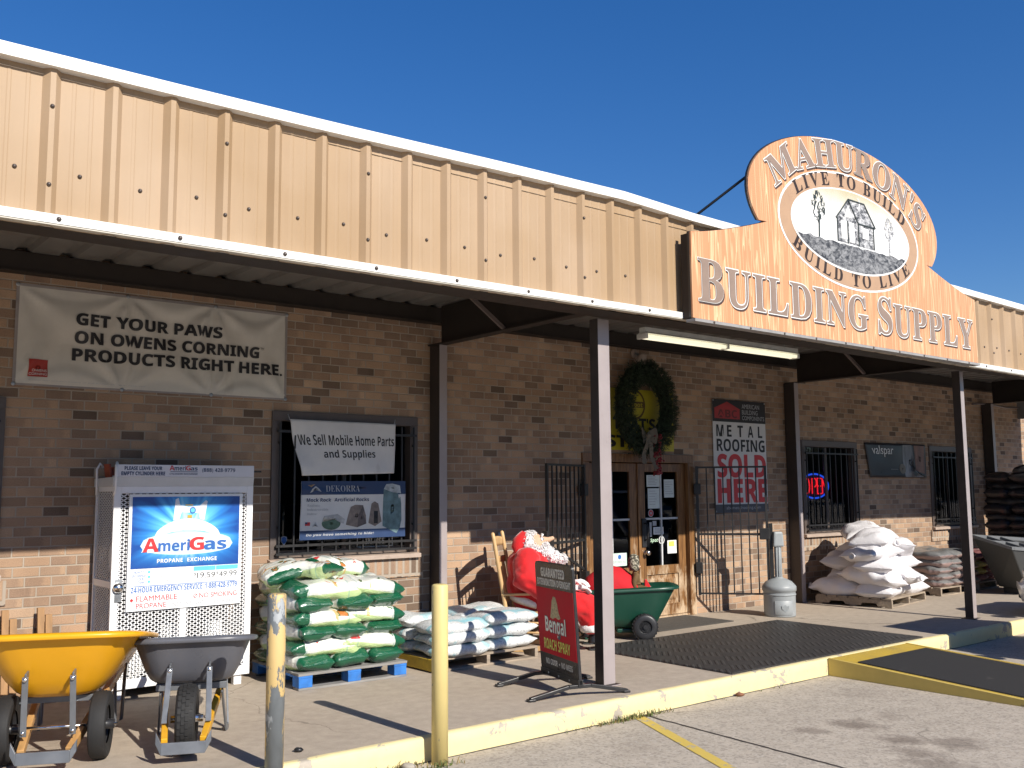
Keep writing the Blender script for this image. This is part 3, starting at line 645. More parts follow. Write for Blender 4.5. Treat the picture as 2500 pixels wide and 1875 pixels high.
def arc(s, a, b, t0, t1, sz, stretch=1., flip=False, cz=EC[1]):
    """letters along an ellipse from angle t0 to t1 (degrees)"""
    N = 400; P = [(a*cos(R(t0+(t1-t0)*i/N)), cz+b*sin(R(t0+(t1-t0)*i/N))) for i in range(N+1)]
    L = [0]
    for p, q in zip(P, P[1:]): L.append(L[-1]+math.dist(p, q))
    ws = []
    for ch in s:
        if ch == ' ': ws.append((' ', 0, .32)); continue
        g = serif(ch) if ch.isalpha() else ch; A, B, _ = gw(g); ws.append((g, A, B))
    gap = .09; tot = sum(B-A+gap for _, A, B in ws)-gap; k = L[-1]/tot; out = []; u = 0
    for g, A, B in ws:
        mid = u+(B-A)*k/2; i = max(1, min(N-1, next((i for i in range(N+1) if L[i] >= mid), N)))
        d = V((P[i+1][0]-P[i-1][0], P[i+1][1]-P[i-1][1], 0)); ang = math.atan2(d.y, d.x)
        if g != ' ': out.append((g, P[i][0], P[i][1], min(k, sz*1.6)*stretch, sz*1.42, ang, (A+B)/2))
        u += (B-A+gap)*k
    return out
letters('t', '', arc("MAHURON'S", 1.43, .675, 159, 21, .305, 1.12), 0, 0)
for txt, gl in (('LIVE TO BUILD', arc('LIVE TO BUILD', 1.165, .478, 152, 28, .145)), ('BUILD TO LIVE', arc('BUILD TO LIVE', 1.29, .588, 208, 332, .145))):
    k = 0
    for wd in txt.split():
        mb = MB()
        for ch, cx, cz, sx, sz, ang, xm in gl[k:k+len(wd)]: put_glyph(mb, ch, cx, cz, sx, sz, ang, -.027, .012, xm)
        k += len(wd); mb.build('motto', MOT, sgn)
mb = MB(); mb.box(-H, H, -.045, .06, -.035, -.008)
mb.i = 1
for k in range(10): mb.lathe([(.012, -.046), (.012, -.05), (.001, -.055)], (-2.4+.53*k, 0, -.022), 8, 'y')
mb.build('bottom_rail', [mat('rail_grey', (.30, .29, .28), .5), SCREW], sgn)
mb = MB(); mb.box(-H-.0, -H+.04, .024, .10, .0, .78); mb.box(H-.04, H, .024, .10, .0, .78); mb.build('side_return', DKBROWN, sgn)
for x in (-1.66, 1.66): 
    mb = MB(); mb.tube([(x, .03, 1.56), (x+.05, 2.0, .86)], .014, 6); mb.build('stay_rod', IRON, sgn)
for x in (-1.2, 1.2):
    mb = MB(); mb.tube([(x, .03, 1.25), (x, 1.3, .93)], .014, 6); mb.build('stay_rod', IRON, sgn)
# ---------------------------------------------------------------- banners and posters on the wall
VINYL = mat('vinyl_cream', (.60, .57, .51), .5, var=.04, dirt=(.42, .39, .34), dscale=2.5, damt=.3)
VINYLW = mat('vinyl_white', (.66, .65, .64), .5, var=.04, dirt=(.45, .43, .41), dscale=4., damt=.3)
def cloth(name, m, X, Z, corners, warp, parent, nu=40, nv=22, thick=.004):
    """sheet whose outline is four corners (TL, TR, BR, BL as x,z), pushed out by warp(u,v)"""
    tl, tr, br, bl = [V((c[0], 0, c[1])) for c in corners]
    def P(u, v):
        p = (bl*(1-u)+br*u)*(1-v)+(tl*(1-u)+tr*u)*v; return V((p.x, -warp(u, v), p.z))
    mb = MB(); mb.grid(nu, nv, P); o = mb.build(name, m, parent, fix=False)
    so = o.modifiers.new('thick', 'SOLIDIFY'); so.thickness = thick; so.offset = 1 if False else 0
    return o
def text_on(parent, name, m, items, corners, warp, lift=.004):
    """lines of text (font, string, u0,u1,v0,v1) following the cloth"""
    tl, tr, br, bl = [V((c[0], 0, c[1])) for c in corners]; mb = MB()
    for s, u0, u1, v0, v1, off in items:
        vs, fs = glyphs(s, off); a0, a1 = min(v.x for v in vs), max(v.x for v in vs); b0, b1 = min(v.y for v in vs), max(v.y for v in vs)
        bm = bmesh.new(); bv = [bm.verts.new((u0+(v.x-a0)/(a1-a0)*(u1-u0), v0+(v.y-b0)/(b1-b0)*(v1-v0), 0)) for v in vs]
        for f in fs:
            try: bm.faces.new([bv[i] for i in f])
            except ValueError: pass
        bmesh.ops.triangulate(bm, faces=bm.faces)
        for _ in range(2):
            long = [e for e in bm.edges if (e.verts[0].co-e.verts[1].co).length > .05]
            if not long: break
            bmesh.ops.subdivide_edges(bm, edges=long, cuts=1); bmesh.ops.triangulate(bm, faces=bm.faces)
        bm.verts.index_update(); base = len(mb.v)
        for v in bm.verts:
            u, w = v.co.x, v.co.y; p = (bl*(1-u)+br*u)*(1-w)+(tl*(1-u)+tr*u)*w; mb.vert((p.x, -warp(u, w)-lift, p.z))
        for f in bm.faces: mb.face([base+v.index for v in f.verts])
        bm.free()
    return mb.build(name, m, parent, fix=False)
def patch(parent, name, m, uv, corners, warp, lift=.003, n=6):
    """printed patch: closed outline in u,v filled as a fan of small quads"""
    tl, tr, br, bl = [V((c[0], 0, c[1])) for c in corners]
    cu = sum(p[0] for p in uv)/len(uv); cv = sum(p[1] for p in uv)/len(uv); mb = MB(); mb.smooth = True
    def P(u, w): p = (bl*(1-u)+br*u)*(1-w)+(tl*(1-u)+tr*u)*w; return mb.vert((p.x, -warp(u, w)-lift, p.z))
    rings = [[P(cu+(p[0]-cu)*k/n, cv+(p[1]-cv)*k/n) for p in uv] for k in range(1, n+1)]; c = P(cu, cv); L = len(uv)
    for i in range(L): mb.face((c, rings[0][i], rings[0][(i+1) % L]))
    for a, b in zip(rings, rings[1:]):
        for i in range(L): mb.face((a[i], a[(i+1) % L], b[(i+1) % L], b[i]))
    return mb.build(name, m, parent, fix=False)
def rectuv(u0, u1, v0, v1, n=8):
    return [(u0+(u1-u0)*i/n, v0) for i in range(n)]+[(u1, v0+(v1-v0)*i/n) for i in range(n)]+[(u1-(u1-u0)*i/n, v1) for i in range(n)]+[(u0, v1-(v1-v0)*i/n) for i in range(n)]
def ovuv(cu, cv, a, b, n=20): return [(cu+a*cos(2*pi*i/n), cv+b*sin(2*pi*i/n)) for i in range(n)]
# long cream banner
t = thing('wall_banner', 'wide cream vinyl banner with three lines of bold black capitals high on the brick', 'banner', (3.02, 0, 2.58))
cor = [(-1.23, .865), (1.225, .872), (1.235, 0), (-1.235, .006)]
def wb(u, v):
    w = .02+.012*NZ.noise((u*3, v*2, 1))
    for cu, cv in ((.0, 1), (.37, 1), (.70, 1), (1, 1), (0, 0), (.36, 0), (.69, 0), (1, 0)):       # pulled tight at the nails, folds fan out from them
        d = math.hypot((u-cu)*2.8, v-cv); a_ = math.atan2(v-cv, (u-cu)*2.8); w += .036*sin(a_*8+cu*9)*math.exp(-d*2.4)*min(1, d*6)
    e = min(u, 1-u, v*.35, (1-v)*.35); return max(.006, w*min(1, e*14+.2))
cloth('sheet', VINYL, 0, 0, cor, wb, t, 90, 36)
text_on(t, 'lettering', INK_BLACK, [(bold('GET YOUR PAWS'), .19, .725, .63, .755, .02), (bold('ON OWENS CORNING'), .19, .88, .447, .573, .02), (bold('PRODUCTS RIGHT HERE.'), .185, .98, .27, .398, .02), ('TM', .885, .90, .545, .572, 0)], cor, wb, .011)
patch(t, 'logo_square', mat('logo_red', (.36, .03, .02), .5), rectuv(.046, .108, .085, .255), cor, wb, .008)
text_on(t, 'logo_text', INK_WHITE, [('OWENS', .058, .105, .135, .16, 0), ('CORNING', .049, .105, .10, .125, 0)], cor, wb, .013)
mbp = [(.05, .16)]
text_on(t, 'small_print', INK_GREY, [('Copyright printed notice of the maker, all rights reserved', .05, .44, .045, .06, 0)], cor, wb)
EDGE = mat('banner_hem', (.30, .27, .26), .5)
for nm, uv in (('hem', rectuv(.0, 1., .975, 1., 30)), ('hem', rectuv(.0, 1., 0, .022, 30)), ('hem', rectuv(0, .009, 0, 1, 16)), ('hem', rectuv(.991, 1, 0, 1, 16))):
    pass
for u, v in ((.004, .985), (.37, .985), (.70, .985), (.996, .985), (.004, .012), (.36, .012), (.69, .012), (.996, .012)):
    mb = MB(); p = (cor[3][0]*(1-u)+cor[2][0]*u, v*.868); mb.lathe([(.018, -wb(u, v)-.003), (.018, -wb(u, v)-.007), (.009, -wb(u, v)-.008), (.001, -wb(u, v)-.008)], (p[0], 0, p[1]), 12, 'y'); mb.build('grommet', GALV, t)
mb = MB(); mb.smooth = True
def hem(u0, u1, v0, v1, nu, nv):
    mb.grid(nu, nv, lambda a, b: V(((cor[3][0]*(1-(u0+(u1-u0)*a))+cor[2][0]*(u0+(u1-u0)*a)), -wb(u0+(u1-u0)*a, v0+(v1-v0)*b)-.0035, (v0+(v1-v0)*b)*.868)))
hem(0, 1, .972, 1, 60, 1); hem(0, 1, 0, .02, 60, 1); hem(0, .01, .02, .972, 1, 24); hem(.99, 1, .02, .972, 1, 24); mb.build('hem', EDGE, t, fix=False)

# white banner across the first window
t = thing('wall_banner', 'sagging white banner about mobile home parts tied across the barred window', 'banner', (4.87, -.06, 1.85))
cor = [(-.61, .54), (.615, .535), (.605, .015), (-.47, -.015)]
def wm(u, v): return .012+.03*sin(pi*u)*(.3+.7*(1-v))+.014*NZ.noise((u*4, v*2.2, 4))+.018*max(0, 1-v*4)*sin(u*9+1)+.02*math.exp(-((u-.03)*9)**2)*sin(v*8)
cloth('sheet', VINYLW, 0, 0, cor, wm, t, 50, 26)
text_on(t, 'lettering', INK_BLACK, [(bold('We Sell Mobile Home Parts'), .045, .985, .545, .745, -.004), (bold('and Supplies'), .255, .78, .27, .465, -.004)], cor, wm, .005)
for x, z in ((-.6, .53), (.6, .525)):
    mb = MB(); mb.tube([(x, -.012, z), (x*1.03, .0, z+.06)], .004, 5); mb.build('tie_cord', INK_GREY, t)
# blue and white banner under it
t = thing('wall_banner', 'blue and white banner picturing artificial rocks tied to the window bars', 'banner', (5.0, -.075, 1.205))
cor = [(-.605, .577), (.604, .578), (.60, 0), (-.617, .0)]
def wd(u, v): return .012+.012*sin(pi*u)+.012*NZ.noise((u*5, v*2.5, 9))+.012*math.exp(-((v-.86+.10*math.sin(pi*u))*16)**2)*(.4+.6*sin(u*5+.3))
cloth('sheet', VINYLW, 0, 0, cor, wd, t, 50, 26)
patch(t, 'blue_band', INK_NAVY, rectuv(.0, 1, .765, 1, 14), cor, wd, .0035, 10); patch(t, 'blue_band', INK_NAVY, rectuv(.0, 1, 0, .155, 14), cor, wd, .0035, 10)
text_on(t, 'lettering', INK_GREY, [(serif('D')+serif('EKO')+serif('RR')+serif('A'), .215, .535, .815, .925, -.012), (boldit('Do you have something to hide?'), .055, .68, .05, .105, 0)], cor, wd, .006)
text_on(t, 'lettering', INK_NAVY, [(bold('Mock Rock'), .05, .27, .645, .71, 0), (bold('Artificial Rocks'), .30, .63, .645, .71, 0)], cor, wd, .006)
text_on(t, 'lettering', INK_GREY, [('Realistic', .06, .17, .56, .605, 0), ('Indestructible', .06, .245, .49, .535, 0), ('Hollow', .06, .145, .42, .46, 0)], cor, wd, .006)
def rockm(name, col): return mat(name, col, .7, var=.35, scale=14.)
patch(t, 'rock_picture', rockm('print_moss', (.09, .15, .11)), ovuv(.275, .27, .085, .11), cor, wd, .005); patch(t, 'rock_picture', rockm('print_pale', (.40, .40, .40)), [(.19, .30), (.21, .40), (.33, .43), (.40, .34), (.39, .26), (.36, .28), (.33, .36), (.22, .35)], cor, wd, .006)
patch(t, 'rock_picture', rockm('print_brown', (.22, .18, .16)), [(.41, .24), (.43, .4), (.455, .55), (.5, .585), (.575, .575), (.60, .40), (.605, .25), (.52, .19)], cor, wd, .005); patch(t, 'rock_picture', rockm('print_shade', (.12, .10, .10)), [(.575, .575), (.605, .25), (.52, .19), (.53, .4)], cor, wd, .0065)
patch(t, 'rock_picture', rockm('print_brown', (.22, .18, .16)), [(.625, .26), (.64, .45), (.655, .6), (.685, .64), (.72, .6), (.735, .45), (.755, .28), (.69, .2)], cor, wd, .005); patch(t, 'rock_picture', INK_BLACK, rectuv(.675, .715, .25, .47), cor, wd, .0065)
patch(t, 'rock_picture', rockm('print_teal', (.13, .21, .23)), [(.765, .2), (.765, .55), (.775, .86), (.80, .92), (.86, .93), (.935, .9), (.955, .6), (.96, .3), (.945, .16), (.91, .06), (.85, .12)], cor, wd, .005); patch(t, 'rock_picture', rockm('print_ice', (.42, .46, .48)), [(.775, .86), (.80, .945), (.86, .955), (.94, .92), (.95, .78), (.86, .80)], cor, wd, .0065)
patch(t, 'flag_print', INK_RED, rectuv(.045, .09, .24, .30), cor, wd, .005); patch(t, 'flag_print', INK_NAVY, rectuv(.045, .065, .27, .30), cor, wd, .006)
patch(t, 'recycle_mark', INK_GREY, [(.11, .22), (.135, .30), (.16, .22), (.148, .22), (.135, .265), (.122, .22)], cor, wd, .005, 2)
patch(t, 'peak_logo', INK_GREY, [(.075, .80), (.095, .87), (.125, .915), (.15, .88), (.175, .815), (.155, .83), (.135, .87), (.11, .85), (.09, .81)], cor, wd, .006, 2); patch(t, 'peak_logo', rockm('print_tan', (.3, .22, .14)), [(.055, .93), (.12, .945), (.085, .895)], cor, wd, .006, 2)

# tall metal roofing poster
t = thing('wall_poster', 'tall white poster with big red and black capitals right of the doors', 'poster', (11.345, -.012, 1.346))
mb = MB(); mb.box(-.60, .60, -.006, 0, 0, 1.60); mb.build('sheet', VINYLW, t)
mb = MB(); mb.box(-.602, .602, -.0095, -.0065, 1.285, 1.602); mb.build('top_band', INK_BLACK, t); mb = MB(); mb.box(-.602, .602, -.0095, -.0065, -.002, .115); mb.build('bottom_band', mat('ink_slate', (.05, .055, .07), .5), t)
lines(t, 'lettering', INK_GREY, [('AMERICAN', .055, .46, 1.49, 1.555), ('BUILDING', .055, .42, 1.405, 1.47), ('COMPONENTS', .055, .57, 1.325, 1.385), ('abcmetalroofing.com', -.36, .42, .032, .088)], -.011)
mb = MB(); mb.prism([(-.56, 1.33), (.0, 1.33), (.0, 1.47), (.02, 1.47), (-.28, 1.575), (-.58, 1.47), (-.56, 1.47)], -.011, -.0098); mb.build('house_logo', mat('ink_dull_red', (.38, .03, .035), .5), t)
mb = MB(); put_text(mb, bold('ABC'), -.5, -.06, 1.345, 1.46, -.012, .008); mb.build('house_logo_text', mat('ink_dark_red', (.13, .015, .018), .5), t)
mb = MB()
for i, ch in enumerate('METAL'): a = -.53+.236*i; put_text(mb, bold(ch), a, a+(.16 if ch == 'M' else .125 if ch in 'TA' else .10), 1.075, 1.24, -.009, .004)
put_text(mb, bold('ROOFING'), -.53, .56, .865, 1.04, -.009, .006); mb.build('lettering', INK_BLACK, t)
lines(t, 'lettering', INK_RED, [(bold('SOLD'), -.52, .57, .50, .82, .02), (bold('HERE'), -.53, .58, .145, .465, .02)], -.009)
for x, z in ((-.585, 1.585), (.585, 1.585), (-.585, .02), (.585, .02)):
    mb = MB(); mb.lathe([(.012, -.0097), (.012, -.014), (.001, -.014)], (x, 0, z), 10, 'y'); mb.build('grommet', GALV, t)
# yellow poster over the doors
t = thing('wall_poster', 'yellow poster over the doors, half hidden behind the wreath', 'poster', (9.2, -.01, 2.185))
mb = MB(); mb.box(-.73, .725, -.006, 0, 0, .80); mb.build('sheet', mat('poster_yellow', (.45, .38, .025), .45, var=.06), t)
mb = MB(); put_text(mb, bold('THAT’S').replace('’', "'"), -.42, .36, .27, .42, -.008, .02); put_text(mb, bold('STAIN'), -.55, .5, .04, .19, -.008, .02); mb.build('lettering', INK_BLACK, t)
mb = MB(); mb.lathe([(.20, -.0065), (.20, -.0085)], (-.02, 0, .60), 28, 'y'); mb.i = 1; mb.lathe([(.17, -.0087), (.17, -.0095)], (-.02, 0, .60), 28, 'y'); mb.i = 0; mb.box(-.19, .15, -.0125, -.0096, .56, .64); mb.i = 1; put_text(mb, bold('Cabot'), -.165, .125, .57, .63, -.0135); mb.build('round_emblem', [mat('emblem_brown', (.10, .06, .02), .5), mat('poster_yellow', (.45, .38, .025), .45, var=.06)], t)
# black paint banner
t = thing('wall_banner', 'small black banner with thin white lettering between the two right windows', 'banner', (15.56, -.01, 1.852))
cor = [(-.98, .575), (.965, .583), (.965, 0), (-.85, .0)]
def wv(u, v): return .014+.012*NZ.noise((u*4, v*2, 14))+.01*sin(pi*u)
cloth('sheet', mat('vinyl_black', (.02, .021, .026), .35, var=.1), 0, 0, cor, wv, t, 30, 14)
text_on(t, 'lettering', INK_WHITE, [('valspar', .10, .43, .60, .93, -.004)], cor, wv, .005)
def grad(nm, c1, c2): return mat(nm, c1, .5, var=.5, scale=5., stretch=(1, 1, .3), dirt=c2, dscale=3.)
patch(t, 'room_print', grad('print_haze', (.20, .21, .22), (.08, .08, .09)), [(.60, .02), (.58, .5), (.60, .97), (.76, .97), (.78, .2), (.95, .03)], cor, wv, .004); patch(t, 'room_print', grad('print_rust', (.22, .11, .075), (.1, .05, .04)), [(.80, .22), (.79, .96), (.97, .96), (.975, .10)], cor, wv, .005)
patch(t, 'round_seal', mat('print_gold', (.16, .13, .09), .5), ovuv(.56, .26, .055, .15), cor, wv, .007); patch(t, 'paint_chips', INK_GREY, rectuv(.36, .48, .24, .25), cor, wv, .006, 2)
# neon sign inside the window
def emis(name, col, s_):
    m, nt, b = new_mat(name); b.inputs['Base Color'].default_value = c4(col); b.inputs['Emission Color'].default_value = c4(col); b.inputs['Emission Strength'].default_value = s_; return m
t = thing('neon_sign', 'lit red and blue oval OPEN sign behind the window bars', 'neon sign', (13.37, .14, 1.715))
NB, NR = emis('neon_blue', (.02, .12, 1.0), .9), emis('neon_red', (1.0, .02, .03), 1.1)
mb = MB(); mb.tube([(.37*cos(2*pi*i/40), 0, .19*sin(2*pi*i/40)) for i in range(41)], .013, 8); mb.build('oval_tube', NB, t)
for ch, x in (('O', -.27), ('P', -.085), ('E', .055), ('N', .19)):
    mb = MB(); w, h = .115, .12
    def st(*p): mb.tube([(x+a*w, -.012, -h+b*2*h) for a, b in p], .0095, 8)
    if ch == 'O': st(*[(.5+.5*cos(2*pi*i/20), .5+.5*sin(2*pi*i/20)) for i in range(21)])
    if ch == 'P': st((0, 0), (0, 1), (.7, 1), (1, .85), (1, .6), (.7, .45), (0, .45))
    if ch == 'E': st((1, 1), (0, 1)); st((0, 1), (0, 0)); st((0, 0), (1, 0)); st((0, .5), (.85, .5))
    if ch == 'N': st((0, 0), (0, 1)); st((0, 1), (1, 0)); st((1, 0), (1, 1))
    mb.build('letter_tube', NR, t)
mb = MB(); mb.box(-.42, .42, .03, .04, -.23, .23); mb.build('backing', BLACKP, t)
for x in (-.3, .3):
    mb = MB(); mb.tube([(x, .03, .23), (x, .03, .78)], .004, 5); mb.build('hanging_chain', GALV, t)

# wreath
t = thing('wreath', 'big dark green holiday wreath with red berries and a tan bow', 'wreath', (9.2, -.16, 2.72))
rr = random.Random(3)
NEED = mat('pine_needles', (.014, .028, .013), .7, var=.4, scale=30.); NEED2 = mat('pine_needles_light', (.026, .048, .02), .7, var=.4, scale=30.)
mb = MB()
for k in range(1900):
    a = rr.uniform(0, 2*pi); th = rr.uniform(0, 2*pi); q = .105*(.75+.35*rr.random()); rad = .42+q*cos(th)
    c = V((rad*cos(a), -.02-q*.8*abs(sin(th)), rad*sin(a)*1.14)); d = V((cos(a)*cos(th), -abs(sin(th)), sin(a)*cos(th)))
    d = (d+V((rr.uniform(-.7, .7), rr.uniform(-.5, .2), rr.uniform(-.7, .7)))).normalized(); L = rr.uniform(.05, .10)
    for j in range(8):
        b = c+d*L*j/8; s1 = V((rr.uniform(-1, 1), rr.uniform(-1, 1), rr.uniform(-1, 1))); s1 = (s1-d*s1.dot(d)).normalized(); e = b+(s1*.7+d*.6)*.045; o_ = d.cross(s1)*.0045
        mb.i = 1 if rr.random() < .3 else 0; mb.poly([b-o_, b+o_, e])
mb.build('needles', [NEED, NEED2], t, fix=False)
mb = MB(); mb.lathe([(.10*cos(2*pi*i/10)+.42, .075*sin(2*pi*i/10)-.01) for i in range(11)], (0, 0, 0), 32, 'y'); ro = mb.build('ring', mat('wreath_core', (.01, .018, .009), .9), t)
for v in ro.data.vertices: v.co.z *= 1.14; v.co += v.normal*NZ.noise(v.co*9)*.03
BER = mat('berries', (.20, .012, .018), .35, var=.3, scale=50.); mb = MB()
for k in range(90):
    z = rr.uniform(-.86, -.30); x = .11+(z+.3)*.02+rr.gauss(0, .04)*(1.2 if z > -.55 else .8); mb.ball((x, -.13+rr.gauss(0, .02), z), rr.uniform(.014, .021), 7, 5)
mb.build('berry_garland', BER, t)
BOW = mat('burlap', (.15, .125, .095), .85, var=.2, bmp=.3, bscale=150.)
mb = MB()
for sgn_, tw in ((-1, .2), (1, -.1)):
    mb.grid(10, 3, lambda u, v, g=sgn_: V((-.10+g*(.02+.13*sin(u*pi)**.7*(1 if u < .5 else .85)), -.15-.05*sin(u*pi)+.012*v, -.36+.10*sin(2*pi*u)*.6+(v-.5)*.09)))
for dx, ln in ((-.04, .36), (.07, .42)):
    mb.grid(8, 2, lambda u, v, d=dx, l=ln: V((-.10+d*u*2+(v-.5)*.075, -.155-.02*sin(u*7), -.36-l*u)))
mb.ball((-.10, -.165, -.36), (.04, .03, .04), 10, 7); mb.build('bow', BOW, t, fix=False)

# ---------------------------------------------------------------- wrought iron gates by the doors
def gate(label, hinge, free, nb, brace):
    L = math.dist(hinge, free); ang = math.atan2(free[1]-hinge[1], free[0]-hinge[0])
    t = thing('security_gate', label, 'gate', (hinge[0], hinge[1], 0), ang, 'iron gates folded open beside the doors')
    z0, z1 = .27, 1.985; mb = MB()
    mb.box(-.02, .02, -.02, .02, z0-.01, z1+.005); mb.box(L-.016, L+.016, -.016, .016, z0-.01, z1); mb.box(.02, L-.016, -.014, .014, z1-.025, z1); mb.box(.02, L-.016, -.014, .014, z0, z0+.022); mb.box(.02, L-.016, -.014, .014, 1.055, 1.085); mb.build('frame', IRON, t)
    for i in range(1, nb):
        x = .02+(L-.036)*i/nb; mb = MB(); mb.box(x-.0085, x+.0085, -.0085, .0085, z0+.022, z1-.025); mb.build('bar', IRON, t)
    if brace: mb = MB(); mb.bar((.03, .0, .72), (L-.02, .0, 1.06), .022, .03); mb.build('brace', IRON, t)
    mb = MB(); mb.box(L-.10, L+.03, -.035, .035, 1.0, 1.15); mb.build('lock_box', IRON, t, .006)
    for z in (.62, 1.68):
        mb = MB(); mb.box(-.045, .05, -.045, .045, z-.075, z+.075); mb.build('hinge', IRON, t, .008)
    mb = MB(); mb.box(L+.02, L+.07, -.03, .03, .03, 1.215); mb.build('latch_bar', IRON, t, .003)
    return t
gate('black iron bar gate swung open in front of the roofing poster', (10.31, -.07), (10.90, -.76), 8, False)
gate('black iron bar gate swung open left of the doors, behind the red suited figure', (8.20, -.07), (7.30, -.42), 8, True)
# ---------------------------------------------------------------- propane cage
CW = mat('cage_white', (.80, .80, .81), .4, var=.03)
CX0, CX1, CY0, CY1, CZ0, CZ1 = 2.48, 3.69, -.55, -.03, .085, 1.73
t = thing('propane_cage', 'white steel mesh cage for gas cylinders with a bright blue poster on its door', 'gas cage', (CX0, CY0, 0))
w_, d_ = CX1-CX0, CY1-CY0
mb = MB(); a = .058
mb.box(0, a, 0, .03, CZ0, CZ1); mb.box(w_-a, w_, 0, .03, CZ0, CZ1); mb.box(a, w_-a, .001, .03, CZ1-a, CZ1); mb.box(a, w_-a, .001, .03, CZ0, CZ0+.075)
mb.box(.575, .632, .003, .028, CZ0+.075, .98)
for x in (0, w_-.03):
    mb.box(x, x+.03, d_-.03, d_, CZ0, CZ1); mb.box(x, x+.03, .03, d_-.03, CZ0, CZ0+.04); mb.box(x, x+.03, .03, d_-.03, CZ1-.04, CZ1); mb.box(x+.002, x+.028, .03, d_-.03, .90, .955)
mb.build('frame', CW, t, .003)
mb = MB(); mb.box(.03, w_-.03, d_-.025, d_, CZ0, CZ1); mb.box(.03, w_-.03, .03, d_-.025, CZ0, CZ0+.02); mb.box(.03, w_-.03, .03, d_-.025, .92, .94); mb.build('shelf_liner', mat('liner_dark', (.05, .05, .052), .6), t)
def lattice(mb, u0, u1, v0, v1, du, dv, w, th, P):
    """expanded metal: two families of slanted bars clipped to a rectangle"""
    for sg in (1, -1):
        k0 = int(math.floor((u0/du-(v1 if sg > 0 else -v0)/dv)))-2; k1 = int(math.ceil((u1/du+(v1 if sg < 0 else -v0)/dv)))+2
        for k in range(k0, k1+1):                           # line u = du*(k + sg*v/dv)
            va, vb = v0, v1
            f = lambda v: du*(k+sg*v/dv); g = lambda u: sg*dv*(u/du-k)
            e = sorted((g(u0), g(u1))); va, vb = max(v0, e[0]), min(v1, e[1])
            if vb-va < .002: continue
            p, q = P(f(va), va), P(f(vb), vb); mb.bar(p, q, w, th, P(0, 0, True))
def Pf(u, v, nrm=False): return V((0, 1, 0)) if nrm else V((u, .014, v))
def Ps(u, v, nrm=False): return V((1, 0, 0)) if nrm else V((.012, u, v))
mb = MB(); lattice(mb, a, w_-a, CZ0+.07, CZ1-a, .055, .034, .0085, .004, Pf); mb.build('door_mesh', CW, t)
mb = MB(); lattice(mb, .03, d_-.03, CZ0+.04, CZ1-.04, .046, .029, .0045, .003, Ps); mb.build('side_mesh', CW, t)
mb = MB(); lattice(mb, .03, d_-.03, CZ0+.04, CZ1-.04, .034, .02, .005, .003, lambda u, v, n=False: V((1, 0, 0)) if n else V((w_-.012, u, v))); mb.build('side_mesh', CW, t)
for x in (.06, w_-.13):
    for y in (.03, d_-.09): mb = MB(); mb.box(x, x+.07, y, y+.06, 0, CZ0); mb.build('foot', CW, t, .003)
mb = MB(); mb.hexa([(-.015, .0, 1.73), (w_+.0, .0, 1.73), (w_, d_, 1.73), (-.015, d_, 1.73)], [(-.015, -.015, 1.81), (w_, -.015, 1.81), (w_, d_, 1.80), (-.015, d_, 1.80)]); mb.build('top', mat('cage_grey', (.58, .59, .60), .4, var=.05), t, .003)
mb = MB(); mb.box(-.005, w_-.005, -.02, -.006, 1.811, 1.912); mb.box(-.005, w_-.005, -.006, .05, 1.811, 1.82); mb.build('header_plate', mat('cage_header', (.66, .66, .70), .4, var=.03), t, .002)
def lx(x): return x-CX0
mb = MB(); put_text(mb, bold('PLEASE LEAVE YOUR'), lx(2.55), lx(2.86), 1.867, 1.897, -.022, .02); put_text(mb, bold('EMPTY CYLINDER HERE'), lx(2.525), lx(2.885), 1.823, 1.854, -.022, .02); put_text(mb, bold('(888) 428-9779'), lx(3.207), lx(3.507), 1.845, 1.887, -.022); put_text(mb, bold('meri'), lx(2.965), lx(3.063), 1.865, 1.905, -.022); put_text(mb, bold('as'), lx(3.105), lx(3.166), 1.866, 1.892, -.022); put_text(mb, bold('CYLINDER EXCHANGE'), lx(2.924), lx(3.166), 1.829, 1.843, -.022); mb.box(lx(2.93), lx(3.166), -.023, -.0215, 1.853, 1.857); mb.build('header_lettering', INK_NAVY, t)
mb = MB(); put_text(mb, bold('A'), lx(2.922), lx(2.965), 1.866, 1.907, -.022); put_text(mb, bold('G'), lx(3.064), lx(3.104), 1.866, 1.907, -.022); mb.build('header_lettering', INK_RED, t)
# door poster
mb = MB(); mb.box(lx(2.602), lx(3.585), -.012, -.002, .705, 1.665); mb.build('poster', mat('poster_white', (.76, .78, .80), .35, var=.02), t)
def postermat():
    m, nt, b = new_mat('poster_blue'); sp = nd(nt, 'SeparateXYZ', {0: nd(nt, 'TexCoord').outputs['Object']})
    dx = mth(nt, 'SUBTRACT', sp.outputs[0], .615); dz = mth(nt, 'SUBTRACT', sp.outputs[2], 1.32)
    r = mth(nt, 'SQRT', mth(nt, 'ADD', mth(nt, 'MULTIPLY', dx, dx), mth(nt, 'MULTIPLY', dz, dz))); an = mth(nt, 'ARCTAN2', dz, dx)
    ray = nd(nt, 'TexNoise', {'W': mth(nt, 'MULTIPLY', an, 3.2), 'Scale': 1., 'Detail': 2.}, noise_dimensions='1D').outputs[0]
    k = nd(nt, 'MapRange', {0: mth(nt, 'ADD', r, mth(nt, 'MULTIPLY', mth(nt, 'SUBTRACT', ray, .5), .5)), 1: .1, 2: .5, 3: 1., 4: 0.}).outputs[0]
    c = ramp(nt, k, [(0, (.012, .075, .33)), (.35, (.03, .22, .62)), (.7, (.12, .50, .85)), (1, (.45, .75, .92))]); lo = nd(nt, 'MapRange', {0: sp.outputs[2], 1: 1.04, 2: 1.2, 3: 1., 4: 0.}).outputs[0]
    setin(nt, b, 'Base Color', mix(nt, lo, c, (.014, .075, .32))); b.inputs['Roughness'].default_value = .3; return m
